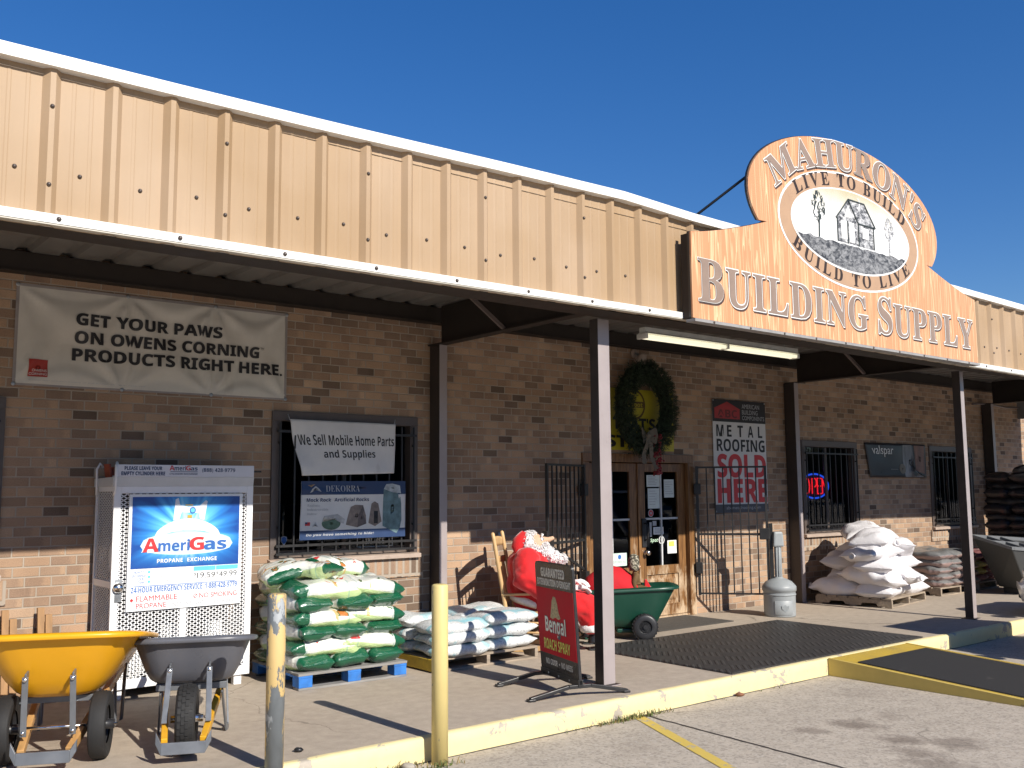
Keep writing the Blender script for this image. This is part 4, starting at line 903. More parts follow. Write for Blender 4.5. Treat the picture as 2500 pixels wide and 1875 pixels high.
mb = MB(); mb.box(lx(2.627), lx(3.558), -.0145, -.0125, 1.05, 1.642); mb.build('poster_picture', postermat(), t)
c0 = lx(3.10)
PW = mat('poster_cylinder', (.74, .77, .82), .35, var=.03)
mb = MB(); mb.prism([(c0-.29+.58*i/24, 1.30+.155*sin(pi*(i/24))**.55) for i in range(25)]+[(c0+.29-.58*i/24, 1.30+.06*sin(pi*(i/24))) for i in range(25)], -.0165, -.0148); mb.prism([(c0-.13, 1.44), (c0-.115, 1.62), (c0-.09, 1.63), (c0-.075, 1.57), (c0, 1.555), (c0+.10, 1.565), (c0+.15, 1.61), (c0+.165, 1.60), (c0+.14, 1.44), (c0+.1, 1.45), (c0+.09, 1.50), (c0-.06, 1.51), (c0-.08, 1.45)], -.0165, -.0148); mb.build('poster_cylinder', PW, t)
mb = MB(); mb.lathe([(.028, -.0168), (.028, -.0185)], (c0+.035, 0, 1.525), 18, 'y'); mb.i = 1; mb.box(c0-.01, c0+.03, -.0185, -.0168, 1.46, 1.485); mb.box(c0-.03, c0+.035, -.0187, -.0169, 1.565, 1.575); mb.i = 2; mb.lathe([(.019, -.0187), (.019, -.0195)], (c0+.035, 0, 1.525), 18, 'y'); mb.build('poster_valve', [INK_BLUE, mat('ink_gold', (.5, .35, .05), .4), INK_CYAN], t)
mb = MB(); mb.prism([(c0-.40+.8*i/30, 1.235+.105*sin(pi*i/30)**.35) for i in range(31)]+[(c0+.40-.8*i/30, 1.235-.085*sin(pi*i/30)**.35) for i in range(31)], -.0150, -.0147); mb.build('poster_glow', mat('poster_glow', (.55, .76, .9), .35, var=.1), t)
for m_, off, yy, nm in ((INK_WHITE, .05, -.0172, 'logo_outline'), (None, .012, -.0185, 'logo')):
    for s_, x0, x1, z1, mm in (('A', 2.722, 2.85, 1.295, INK_RED), ('meri', 2.85, 3.115, 1.28, INK_BLUE), ('G', 3.118, 3.24, 1.295, INK_RED), ('as', 3.243, 3.442, 1.262, INK_BLUE)):
        mb = MB(); put_text(mb, bold(s_), lx(x0), lx(x1), 1.185, z1, yy, off); mb.build(nm, m_ or mm, t)
mb = MB(); put_text(mb, bold('PROPANE'), lx(2.843), lx(3.06), 1.09, 1.123, -.0165); put_text(mb, bold('EXCHANGE'), lx(3.10), lx(3.36), 1.09, 1.123, -.0165); mb.build('poster_lettering', INK_WHITE, t)
lines(t, 'poster_lettering', INK_BLUE, [(bold('24-HOUR EMERGENCY SERVICE: 1-888-428-9779'), lx(2.637), lx(3.55), .853, .900), ('HOW TO', lx(2.66), lx(2.74), 1.01, 1.03), ('EXCHANGE', lx(2.64), lx(2.755), .983, 1.003), ('YOUR', lx(2.68), lx(2.74), .955, .975), ('TANK', lx(2.69), lx(2.745), .928, .948)], -.0135)
for z in (1.02, .98, .94):
    mb = MB(); mb.lathe([(.011, -.0125), (.011, -.0135)], (lx(2.782), 0, z), 12, 'y'); mb.build('step_dot', INK_CYAN, t)
lines(t, 'poster_lettering', INK_GREY, [(s_, lx(2.80), lx(2.80+.0095*len(s_)), z-.006, z+.010) for z, s_ in ((1.015, 'LEAVE TANK HERE'), (.975, 'PAY CASHIER IN STORE'), (.935, 'RETURN WITH EMPLOYEE'))]+[(s_, lx(3.035), lx(3.14), z-.006, z+.008) for z, s_ in ((1.01, 'Only One Tank'), (.985, 'Per Customer'), (.96, 'We Accept All'), (.935, 'Tank Brands'))], -.0135)
mb = MB(); mb.box(lx(3.015), lx(3.018), -.0133, -.0125, .92, 1.04); mb.box(lx(3.155), lx(3.158), -.0133, -.0125, .92, 1.04); mb.build('poster_lettering', INK_GREY, t)
mb = MB(); mb.box(lx(3.16), lx(3.352), -.0135, -.0125, 1.008, 1.044); mb.box(lx(3.357), lx(3.555), -.0135, -.0125, 1.008, 1.044); mb.build('price_band', INK_CYAN, t)
mb = MB(); put_text(mb, '$', lx(3.165), lx(3.18), .965, .99, -.0135); put_text(mb, '19.59', lx(3.19), lx(3.35), .945, .992, -.0135, -.004); put_text(mb, '$', lx(3.362), lx(3.376), .967, .992, -.0135); put_text(mb, '49.99', lx(3.385), lx(3.546), .947, .994, -.0135, -.004); mb.build('price_lettering', INK_BLACK, t)
lines(t, 'poster_lettering', INK_RED, [('FLAMMABLE', lx(2.682), lx(3.022), .782, .826, .0), ('PROPANE', lx(2.683), lx(2.931), .724, .766, .0), ('NO SMOKING', lx(3.215), lx(3.55), .777, .818, .0)], -.0135)
mb = MB(); mb.lathe([(.018, -.0126), (.018, -.0135), (.014, -.0135), (.014, -.0126), (.018, -.0126)], (lx(3.18), 0, .797), 16, 'y'); mb.bar((lx(3.168), -.013, .785), (lx(3.192), -.013, .809), .004, .001, (0, 1, 0)); mb.build('no_smoking_mark', INK_RED, t)
mb = MB(); mb.lathe([(.016, -.0126), (.016, -.0135)], (lx(2.645), 0, .795), 4, 'y'); mb.build('hazard_mark', INK_RED, t)
mb = MB(); put_text(mb, 'NET WEIGHT 15LBS (6.8KG)', lx(2.985), lx(3.552), .712, .756, -.0135, .004); mb.build('poster_lettering', INK_GREY, t)
mb = MB(); mb.box(lx(2.655), lx(3.535), -.0133, -.0125, .903, .908); mb.build('poster_rule', INK_BLUE, t)
mb = MB(); mb.lathe([(.045, -.0), (.045, -.025), (.03, -.045), (.001, -.052)], (lx(2.536), 0, .905), 18, 'y'); mb.build('lock_knob', CHROME, t)
mb = MB(); mb.box(lx(2.51), lx(2.565), -.008, .0, .79, .97); mb.build('lock_plate', GALV, t)
mb = MB(); mb.tube([(.0, .02, 1.66), (.0, -.03, 1.70), (-.0, -.035, 1.88), (.01, -.01, 1.93), (.03, .02, 1.90)], .010, 7); mb.tube([(-.02, d_-.1, 1.66), (-.025, d_-.1, 1.88), (.0, d_-.1, 1.93), (.03, d_-.08, 1.90)], .010, 7); mb.build('rail_hook', CW, t)
mb = MB(); mb.box(w_+.0, w_+.12, .1, .115, 1.855, 1.87); mb.build('latch_rod', IRON, t)
# cylinders standing inside
TANK = mat('tank_enamel', (.70, .71, .70), .35, var=.06)
for z in (CZ0+.02, .94):
    for i in range(3):
        tk = thing('gas_cylinder', 'white gas cylinder on the %s shelf of the mesh cage, %s of three' % ('lower' if z < .5 else 'upper', ('leftmost', 'middle', 'rightmost')[i]), 'gas cylinder', (CX0+.22+.385*i, CY0+.28, z), 0, 'gas cylinders in the cage')
        mb = MB(); mb.lathe([(.11, 0), (.11, .02), (.13, .04), (.155, .09), (.158, .22), (.15, .28), (.11, .33), (.04, .355), (.001, .36)], (0, 0, 0), 20); mb.build('tank', TANK, tk)
        mb = MB(); mb.lathe([(.10, .31), (.10, .44), (.094, .44), (.094, .31)], (0, 0, 0), 18, 'z', R(20), R(290)); mb.build('collar', TANK, tk)
        mb = MB(); mb.tube([(0, 0, .35), (0, 0, .42)], .018, 8); mb.tube([(-.03, 0, .40), (.04, 0, .40)], .012, 8); mb.build('valve', mat('brass', (.5, .35, .12), .35, metal=1.), tk)
# orange cap lying on top of the cage
t = thing('traffic_cone', 'faded orange plastic cone lying on top of the mesh cage', 'cone', (2.56, -.22, 1.80))
mb = MB(); mb.M = M4.Translation((0, 0, .055)) @ M4.Rotation(R(82), 4, 'Y'); mb.lathe([(.05, -.03), (.045, 0), (.02, .16), (.016, .16)], (0, 0, 0), 16); mb.build('body', mat('cone_orange', (.34, .07, .03), .6, var=.2), t)
mb = MB(); mb.M = M4.Translation((0, 0, .055)) @ M4.Rotation(R(82), 4, 'Y'); mb.box(-.075, .075, -.075, .075, -.045, -.03); mb.build('base', mat('cone_orange', (.34, .07, .03), .6, var=.2), t)

# wooden stakes leaning on the wall
STK = mat('stake_wood', (.32, .18, .08), .7, var=.25, scale=5., stretch=(6, 6, .6))
for i, (x, y, h, lab) in enumerate(((1.80, -.10, .745, 'left pair, the taller'), (1.855, -.13, .675, 'left pair, the shorter'), (2.065, -.10, .745, 'right pair, the taller'), (2.12, -.13, .69, 'right pair, the shorter'))):
    mb = MB(); mb.hexa([(-.026, -.12, 0), (.026, -.12, 0), (.026, -.09, 0), (-.026, -.09, 0)], [(-.026, -.015, h), (.026, -.015, h), (.026, .015, h), (-.026, .015, h)]); o = mb.build('wooden_stake', STK, None, .003); o.location = (x, y, 0); tag(o, 'brown wooden stake leaning on the brick behind the yellow wheelbarrow, %s' % lab, 'stake', 'wooden stakes by the wall')

# ---------------------------------------------------------------- bollards
PIPE1 = peel('bollard_peeling', (.66, .47, .20), (.15, .165, .175), .50, (1, 1, .4), 6.5, .5, (.34, .36, .37)); PIPE2 = peel('bollard_yellow', (.72, .58, .24), (.22, .21, .2), .335, (1, 1, .6), 12., .5)
for x, y, h, m_, lab in ((2.685, -3.2, 1.205, PIPE1, 'steel pipe bollard with most of its yellow paint peeled to grey'), (3.86, -3.262, 1.19, PIPE2, 'pale yellow painted pipe bollard standing at the kerb')):
    mb = MB(); mb.lathe([(.0565, 0), (.0565, h-.008), (.052, h), (.04, h+.004), (.001, h+.005)], (0, 0, 0), 32); o = mb.build('bollard', m_); o.location = (x, y, -.16); tag(o, lab, 'bollard', 'pipe bollards along the kerb')

# ---------------------------------------------------------------- wheelbarrows (local: -y is the front, towards the lot)
GSTEEL = mat('barrow_steel', (.17, .18, .195), .35, metal=.4, var=.1); RUB = mat('tyre_rubber', (.015, .0145, .0145), .75, var=.25, dirt=(.05, .046, .042), dscale=5., damt=.28)
def tyre(mb, c, r, w, ribs):
    prof = []
    for i in range(17):
        a_ = pi*i/16; prof.append((r-.32*w*1.0*(1-sin(a_)**.5)-(.004 if (ribs and i in (5, 7, 9, 11)) else 0), c[0]-w/2*cos(a_)))
    prof = [(r*.55, prof[0][1]+.012)]+prof+[(r*.55, prof[-1][1]-.012)]
    mb.lathe(prof, (0, c[1], c[2]), 36, 'x', cap=False)
def knobs(mb, c, r, w):
    n = 30
    for i in range(n):
        for j, off in enumerate((-.36, -.12, .12, .36)):
            a_ = 2*pi*(i+.5*(j % 2))/n; rr_ = r-.06*w*(4*off*off)*2; x = c[0]+off*w*.8
            d, tn = V((0, cos(a_), sin(a_))), V((0, -sin(a_), cos(a_))); p = V(c)+V((x-c[0], 0, 0))+d*(rr_+.002)
            mb.bar(p-tn*.016, p+tn*.016, w*.17, .007, d)
def tray(mb, yb0, yb1, wb_, zb, yr0, yr1, wr, zr, bul=.03, zr1=None):
    """round cornered tub lofted from the floor rectangle to the rim; front is at smaller y"""
    N = 36; zr1 = zr if zr1 is None else zr1
    def ringp(k, y0, y1, w, z, rc=.35):
        a_ = 2*pi*k/N; c, s_ = cos(a_), sin(a_); p = 4.5; q = (abs(c)**p+abs(s_)**p)**(-1/p)
        y_ = (y0+y1)/2+(y1-y0)/2*s_*q; return V((w/2*c*q, y_, z))
    sects = [(0, 0.), (.03, .25), (.10, .5), (.3, .78), (.55, .9), (.8, .97), (1., 1.)]
    def lerp(a_, b_, t_): return a_+(b_-a_)*t_
    rings = []
    for tz, f in [(0, -1)]+sects:
        if f == -1: sh = .9; tz = 0
        else: sh = 1.
        y0 = lerp(yb0, yr0, tz); y1 = lerp(yb1, yr1, tz); w = lerp(wb_, wr, tz)
        ins = {0: .07, .03: .03, .10: .01}.get(tz, 0.)*(1 if f != -1 else 1.5)
        rings.append([ringp(k, y0+ins, y1-ins, w-2*ins, lerp(zb, zr, tz)) for k in range(N)])
    for R_ in rings:
        for p in R_:                              # the floor slopes up to the rear as far as the rim does
            t_ = (p.y-yr0)/(yr1-yr0); p.z += (zr1-zr)*t_*max(0, (p.z-zb)/(zr-zb))
    top = rings[-1]
    def off(R_, d, dz): return [V((p.x+d*(1 if p.x > 0 else -1)*min(1, abs(p.x)/(wr*.42))**3, p.y+d*(1 if p.y > (yr0+yr1)/2 else -1)*min(1, abs(p.y-(yr0+yr1)/2)/((yr1-yr0)*.42))**3, p.z+dz)) for p in R_]
    lip = [off(top, .012, .004), off(top, .035, .0), off(top, .042, -.016), off(top, .034, -.03)]
    inner = [off(R_, -.006, .006) for R_ in rings]
    allr = lip[::-1]+[off(top, .0, .006)]+inner[::-1]
    sm = mb.smooth; mb.smooth = True
    ids = [[mb.vert(p) for p in R_] for R_ in rings]
    for a_, b_ in zip(ids, ids[1:]):
        for k in range(N): mb.face((a_[k], a_[(k+1) % N], b_[(k+1) % N], b_[k]))
    mb.face(ids[0][::-1])
    ids2 = [[mb.vert(p) for p in R_] for R_ in allr]
    for a_, b_ in zip(ids2, ids2[1:]):
        for k in range(N): mb.face((a_[k], a_[(k+1) % N], b_[(k+1) % N], b_[k]))
    mb.face(ids2[-1]); mb.smooth = sm
PH = R(-24.6)
# two wheeled yellow one
t = thing('wheelbarrow', 'yellow plastic two wheeled wheelbarrow with wooden handles in front of the cage', 'wheelbarrow', (1.697, -2.128, 0), PH)
mb = MB(); tray(mb, -.015, .75, .50, .385, -.27, 1.05, 1.0, .82, zr1=.62); mb.build('tray', mat('yellow_poly', (.74, .36, .012), .35, var=.05, scale=3., dirt=(.6, .32, .05), damt=.3), t)
HW = mat('handle_ash', (.48, .27, .10), .5, var=.2, scale=6., stretch=(3, .6, 3))
for sx in (-1, 1):
    mb = MB(); mb.bar((sx*.135, -.26, .115), (sx*.30, 1.45, .50), .042, .055); mb.build('handle', HW, t, .005)
    mb = MB(); tyre(mb, (sx*.275, 0, .21), .21, .105, True); wh = mb.build('wheel', RUB, t)
    mb = MB(); mb.lathe([(.12, sx*.275-.03), (.115, sx*.275-.02), (.05, sx*.275-.012), (.05, sx*.275+.012), (.115, sx*.275+.02), (.12, sx*.275+.03)], (0, 0, .21), 24, 'x', cap=False); mb.build('rim', BLACKP, wh)
    mb = MB(); mb.lathe([(.03, sx*.275-.08), (.03, sx*.275+.08)], (0, 0, .21), 14, 'x'); mb.build('hub', BLACKP, wh)
    mb = MB(); mb.bar((sx*.135, -.215, .56), (sx*.14, -.185, .20), .036, .012, (0, 1, 0)); mb.bar((sx*.135, -.21, .56), (sx*.135, -.14, .57), .036, .012, (1, 0, 0)); mb.i = 1; mb.lathe([(.014, -.225), (.014, -.235), (.001, -.24)], (sx*.135, 0, .545), 10, 'y'); mb.lathe([(.011, -.195), (.011, -.205), (.001, -.208)], (sx*.14, 0, .225), 10, 'y'); mb.build('strut', [GSTEEL, CHROME], t, .003)
    mb = MB(); mb.tube([(sx*.25, .75, .33), (sx*.25, .80, .03), (sx*.27, .98, .03), (sx*.28, 1.05, .42)], .013, 8); mb.build('leg', GSTEEL, t)
mb = MB(); mb.tube([(-.35, 0, .21), (.37, 0, .21)], .011, 10); mb.build('axle', CHROME, t)
mb = MB(); pz = [(-.185, -.29, .16), (-.15, -.305, .10), (.15, -.305, .10), (.185, -.29, .16)]
for p, q in zip(pz, pz[1:]): mb.bar(p, q, .014, .075, (0, 0, 1)) if False else mb.hexa([(p[0], p[1]-.02, p[2]-.035), (q[0], q[1]-.02, q[2]-.035), (q[0], q[1]+.01, q[2]-.035), (p[0], p[1]+.01, p[2]-.035)], [(p[0], p[1]-.01, p[2]+.035), (q[0], q[1]-.01, q[2]+.035), (q[0], q[1]+.01, q[2]+.035), (p[0], p[1]+.01, p[2]+.035)])
mb.build('nose_guard', GSTEEL, t, .003)
mb = MB(); mb.box(-.24, .24, .08, .14, .345, .385); mb.box(-.27, .27, .62, .68, .42, .45); mb.build('tray_brace', GSTEEL, t, .003)
# single wheel grey one
t = thing('wheelbarrow', 'dark grey wheelbarrow with one wide wheel and yellow handles beside the cage', 'wheelbarrow', (2.404, -2.504, 0), PH)
mb = MB(); tray(mb, .27, .86, .56, .385, .14, 1.1, .78, .715, zr1=.585); mb.build('tray', mat('grey_poly', (.105, .108, .125), .33, var=.08, scale=3.), t)
HY = mat('handle_yellow', (.70, .36, .02), .4, var=.1)
mb = MB(); tyre(mb, (0, 0, .222), .215, .125, False); knobs(mb, (0, 0, .222), .215, .125); wh = mb.build('wheel', RUB, t)
mb = MB(); mb.lathe([(.13, -.045), (.12, -.03), (.04, -.02), (.04, .02), (.12, .03), (.13, .045)], (0, 0, .222), 24, 'x', cap=False); mb.build('rim', GALV, wh)
mb = MB(); mb.lathe([(.024, -.10), (.024, .10)], (0, 0, .222), 12, 'x'); mb.build('hub', CHROME, wh)
for sx in (-1, 1):
    mb = MB(); mb.bar((sx*.115, -.24, .135), (sx*.255, 1.5, .47), .04, .052); mb.build('handle', HY, t, .005)
    mb = MB(); mb.bar((sx*.125, .135, .52), (sx*.135, -.06, .21), .036, .012, (0, 1, 0)); mb.bar((sx*.125, .135, .52), (sx*.125, .2, .53), .036, .012, (1, 0, 0)); mb.i = 1; mb.lathe([(.013, .122), (.013, .112), (.001, .108)], (sx*.125, 0, .505), 10, 'y'); mb.build('strut', [GSTEEL, CHROME], t, .003)
    mb = MB()
    for (p, q) in (((sx*.20, .36, .33), (sx*.225, .58, .02)), ((sx*.225, .58, .02), (sx*.235, .66, .02)), ((sx*.235, .66, .02), (sx*.21, .80, .42))): mb.bar(p, q, .012, .06, (0, 1, 0)) if False else mb.bar(p, q, .05, .014, (1, 0, 0))
    mb.bar((sx*.205, .40, .40), (sx*.21, .82, .42), .012, .12, (0, 0, 1)); mb.build('leg', GSTEEL, t, .003)
mb = MB(); pz = [(-.165, -.245, .17), (-.13, -.27, .105), (.13, -.27, .105), (.165, -.245, .17)]
for p, q in zip(pz, pz[1:]): mb.hexa([(p[0], p[1]-.02, p[2]-.035), (q[0], q[1]-.02, q[2]-.035), (q[0], q[1]+.01, q[2]-.035), (p[0], p[1]+.01, p[2]-.035)], [(p[0], p[1]-.01, p[2]+.035), (q[0], q[1]-.01, q[2]+.035), (q[0], q[1]+.01, q[2]+.035), (p[0], p[1]+.01, p[2]+.035)])
mb.build('nose_guard', GSTEEL, t, .003)
mb = MB(); mb.box(-.23, .23, .33, .40, .34, .385); mb.build('tray_brace', GSTEEL, t, .003)
# ---------------------------------------------------------------- pallets and bags
def pallet(label, loc, rz, w, d, mdeck, mblock, h=.14, blocks=True):
    """local origin at the front left corner"""
    t = thing('pallet', label, 'pallet', loc, rz)
    mb = MB(); rr = random.Random(int(w*100)); n = 7; bw = d/n
    for i in range(n): mb.box(rr.uniform(-.01, .004), w+rr.uniform(-.004, .01), i*bw+.004, (i+1)*bw-.012-rr.random()*.01, h-.022, h)
    mb.build('deck', mdeck, t, .003)
    for x in ((0, (w-.13)/2, w-.13) if blocks else (0, (w-.04)/2, w-.04)):
        if blocks:
            for y in (.0, (d-.13)/2, d-.13): mb = MB(); mb.box(x+.002, x+.128, y, y+.13, .021, h-.042); mb.build('block', mblock, t, .004)
            mb = MB(); mb.box(x, x+.13, 0, d, h-.042, h-.0225); mb.build('stringer_board', mblock, t, .003)
        else:
            o = [(0, .021), (d*.18, .021), (d*.2, .06), (d*.38, .06), (d*.4, .021), (d*.6, .021), (d*.62, .06), (d*.8, .06), (d*.82, .021), (d, .021), (d, h-.023), (0, h-.023)]
            mb = MB(); a_ = [mb.vert((x, y, z)) for y, z in o]; b_ = [mb.vert((x+.04, y, z)) for y, z in o]; mb.face(a_); mb.face(b_[::-1])
            for k in range(len(o)): mb.face((a_[k], b_[k], b_[(k+1) % len(o)], a_[(k+1) % len(o)]))
            mb.build('stringer', mblock, t, .003)
    for y in (0, d/2-.05, d-.1): mb = MB(); mb.box(0, w, y, y+.1, 0, .0205); mb.build('base_board', mdeck, t, .003)
    return t
def sackmesh(name, L, W_, H, seed, mats, flat=.55, amp=.012, wr=.006, droop=0., tie=False):
    mb = MB(); NU, NV = 34, 28; mb.smooth = True; rows = []
    for i in range(NU+1):
        s = -1+2*i/NU; s = s if tie else sin(s*pi/2)*.75+s*.25; e = abs(s); hh = H/2*max(0, 1-e**(6.5 if not tie else 3.2))**(.5 if not tie else .75)+.003; ww = W_/2*(1-.14*e**4 if not tie else 1-.10*e*e+.12*e**8); row_ = []
        for j in range(NV):
            a_ = 2*pi*j/NV; c, q = cos(a_), sin(a_)
            y = ww*math.copysign(abs(c)**flat, c); z = hh*math.copysign(abs(q)**(.85 if not tie else 1.0), q); x = s*L/2
            k = min(1, hh/(H*.3)); g = NZ.noise((x*6+seed*3.1, y*6, z*6+seed)); g2 = NZ.noise((x*(9), y*34+seed, z*30)); g3 = NZ.noise((x*40+seed, y*9, z*9))
            dn = amp*g*1.6*k+wr*(g2*(.25+e*e*1.3)+g3*.6)*k
            y += c*dn*1.2; z += q*dn*1.6; x += .012*NZ.noise((y*8, s*.5, seed+5))*e
            if not tie: x -= math.copysign(.012*(abs(y)/(W_/2))**2, s)*(1 if e > .5 else 0)
            if not tie: x += math.copysign(.02*e**20, s)
            z -= droop*s*s; row_.append(mb.vert((x, y, z)))
        rows.append(row_)
    for a_, b_ in zip(rows, rows[1:]):
        for j in range(NV): mb.face((a_[j], a_[(j+1) % NV], b_[(j+1) % NV], b_[j]))
    mb.face(rows[0][::-1]); mb.face(rows[-1])
    if tie:                                       # gathered neck with a flared ear
        for sg in ((-1,) if seed % 2 else (1,)):
            mb.lathe([(.028, sg*(L/2-.03)), (.014, sg*(L/2+.015)), (.016, sg*(L/2+.03)), (.05, sg*(L/2+.085)), (.045, sg*(L/2+.09)), (.008, sg*(L/2+.03))], (0, 0, -droop), 9, 'x')
    o = mb.build(name, mats); me = o.data; bpy.data.objects.remove(o); return me
def bag_obj(me, name, label, cat, loc, rz, group, tilt=(0, 0), parent=None):
    o = bpy.data.objects.new(name, me); COL.objects.link(o); o.location = loc; o.rotation_mode = 'XYZ'; o.rotation_euler = (tilt[0], tilt[1], rz); return tag(o, label, cat, group)
def feed_mat(nm='feed_bag', hi=.215, lo=-.225):
    m, nt, b = new_mat(nm); t = nd(nt, 'TexCoord'); sp = nd(nt, 'SeparateXYZ', {0: t.outputs['Object']}); oi = nd(nt, 'ObjectInfo'); P = nd(nt, 'VectorMath', {0: t.outputs['Object'], 1: nd(nt, 'CombineXYZ', {0: mth(nt, 'MULTIPLY', oi.outputs['Random'], 37.), 1: mth(nt, 'MULTIPLY', oi.outputs['Random'], 91.)}).outputs[0]}, operation='ADD').outputs[0]
    ax = mth(nt, 'ABSOLUTE', sp.outputs[0]); n = noise(nt, P, 9., 3)
    # white middle with pale green side panels, red and orange printing, dark green ends
    c = mix(nt, nd(nt, 'MapRange', {0: mth(nt, 'ADD', mth(nt, 'ADD', sp.outputs[2], mth(nt, 'MULTIPLY', sp.outputs[0], .12)), mth(nt, 'MULTIPLY', n, .02)), 1: -.012, 2: .0, 3: 1., 4: 0.}).outputs[0], (.76, .77, .71), (.47, .60, .28))
    top = nd(nt, 'MapRange', {0: sp.outputs[2], 1: .028, 2: .034, 3: 0., 4: 1.}).outputs[0]
    ob = nd(nt, 'TexNoise', {'Vector': P, 'Scale': 7., 'Detail': 3.}).outputs[0]
    k = mth(nt, 'MULTIPLY', top, mth(nt, 'GREATER_THAN', ob, .66)); c = mix(nt, k, c, mix(nt, noise(nt, P, 40., 4), (.45, .12, .03), (.60, .25, .06)))
    k = mth(nt, 'MULTIPLY', top, mth(nt, 'MULTIPLY', mth(nt, 'GREATER_THAN', ob, .625), mth(nt, 'LESS_THAN', ob, .66))); c = mix(nt, k, c, (.08, .17, .06))
    k = mth(nt, 'MULTIPLY', top, mth(nt, 'LESS_THAN', ob, .33)); c = mix(nt, k, c, (.62, .05, .05))
    sx = mth(nt, 'MULTIPLY', mth(nt, 'GREATER_THAN', sp.outputs[0], -.075), mth(nt, 'LESS_THAN', sp.outputs[0], -.045)); c = mix(nt, mth(nt, 'MULTIPLY', mth(nt, 'MULTIPLY', sx, .8), mth(nt, 'GREATER_THAN', noise(nt, P, 3., 2), .53)), c, (.60, .36, .08))
    ge = mth(nt, 'MAXIMUM', mth(nt, 'GREATER_THAN', mth(nt, 'ADD', sp.outputs[0], mth(nt, 'MULTIPLY', n, .05)), hi), mth(nt, 'LESS_THAN', mth(nt, 'ADD', sp.outputs[0], mth(nt, 'MULTIPLY', n, .05)), lo)); c = mix(nt, ge, c, mix(nt, n, (.006, .075, .035), (.010, .115, .055)))
    bl = mth(nt, 'MULTIPLY', mth(nt, 'GREATER_THAN', mth(nt, 'ADD', ax, mth(nt, 'MULTIPLY', n, .03)), .195), mth(nt, 'LESS_THAN', ax, .195)); c = mix(nt, mth(nt, 'MULTIPLY', bl, .4), c, (.1, .3, .3))
    setin(nt, b, 'Base Color', c); b.inputs['Roughness'].default_value = .24; b.inputs['Coat Weight'].default_value = .6; b.inputs['Coat Roughness'].default_value = .12
    bump(nt, b, mth(nt, 'ADD', noise(nt, coords(nt, (1.2, 5, 5)), 9., 5, .6), noise(nt, coords(nt, (3, 1, 6)), 14., 3)), .55, .012); return m
FEED = feed_mat(); FEED2 = feed_mat('feed_bag_long', .225, -9.)
flong = [sackmesh('feed_bag', .64, .37, .15, 30+s_, FEED2, .5, .014, .008, .012) for s_ in range(4)]
feeds = [sackmesh('feed_bag', .54, .36, .15, s_, FEED, .5, .014, .008) for s_ in range(7)]
BLUEB = mat('pallet_blue', (.025, .16, .50), .65, var=.3, scale=8., dirt=(.10, .12, .16), dscale=5., damt=.35); PWOOD = mat('pallet_wood', (.30, .24, .18), .85, var=.3, scale=7., stretch=(.5, 4, 4), bmp=.2); PGREY = mat('pallet_grey', (.24, .23, .215), .85, var=.3, scale=7., stretch=(.5, 4, 4), bmp=.2, dirt=(.06, .14, .32), dscale=3., damt=.33)
pallet('grey decked pallet with bright blue blocks under the green bags', (3.86, -1.165, 0), R(-1.5), 1.06, 1.0, PGREY, BLUEB)
pc = V((4.39, -.665, 0)); rr = random.Random(11)
G1 = 'green and white bags stacked on the blue pallet'
ordn = ('bottom', 'second', 'third', 'fourth', 'fifth', 'top full')
zl = [.145, .27, .392, .512, .632, .755]
for l in range(6):
    z = zl[l]+.064; side = ('left', 'middle', 'right')
    if l % 2 == 0:
        for i in range(3):
            bag_obj(rr.choice(feeds), 'feed_bag', 'glossy dark green bag end, %s of three in the %s layer' % (side[i], ordn[l]), 'bag', (pc.x-.355+.355*i+rr.uniform(-.012, .012), pc.y-.235+rr.uniform(-.02, .02), z+(i-1)*.004), R(-90)+rr.uniform(-.06, .06), G1, (rr.uniform(-.05, .05), rr.uniform(-.03, .03)))
        for i in range(2): bag_obj(rr.choice(feeds), 'feed_bag', 'shaded bag at the rear %s of the %s layer' % (side[2*i], ordn[l]), 'bag', (pc.x-.265+.53*i, pc.y+.24, z), rr.uniform(-.05, .05)+(pi if i else 0), G1)
    else:
        for i in range(2): bag_obj(rr.choice(flong), 'feed_bag', 'white and pale green bag lying lengthwise, %s half of the %s layer' % (side[2*i], ordn[l]), 'bag', (pc.x-.235+.46*i+rr.uniform(-.012, .012), pc.y-.295+rr.uniform(-.02, .02), z-.006), rr.uniform(-.06, .06)+(0 if i else pi), G1, (rr.uniform(-.06, .06), (.07 if i else -.07)+rr.uniform(-.03, .03)))
        for i in range(3): bag_obj(rr.choice(feeds), 'feed_bag', 'shaded bag at the rear %s of the %s layer' % (side[i], ordn[l]), 'bag', (pc.x-.355+.355*i, pc.y+.14, z), R(90)+rr.uniform(-.05, .05), G1)
bag_obj(feeds[1], 'feed_bag', 'green ended bag lying askew on top of the stack, nearest the cage', 'bag', (pc.x-.24, pc.y-.09, .965), R(118), G1, (R(6), R(6)))
bag_obj(feeds[3], 'feed_bag', 'crumpled bag hanging over the left rim of the stack top', 'bag', (pc.x-.44, pc.y+.09, .955), R(75), G1, (R(-16), R(-5)))
bag_obj(feeds[2], 'feed_bag', 'white bag with orange and red printing on top at the right rear', 'bag', (pc.x+.16, pc.y+.13, .975), R(14), G1, (R(9), R(3)))
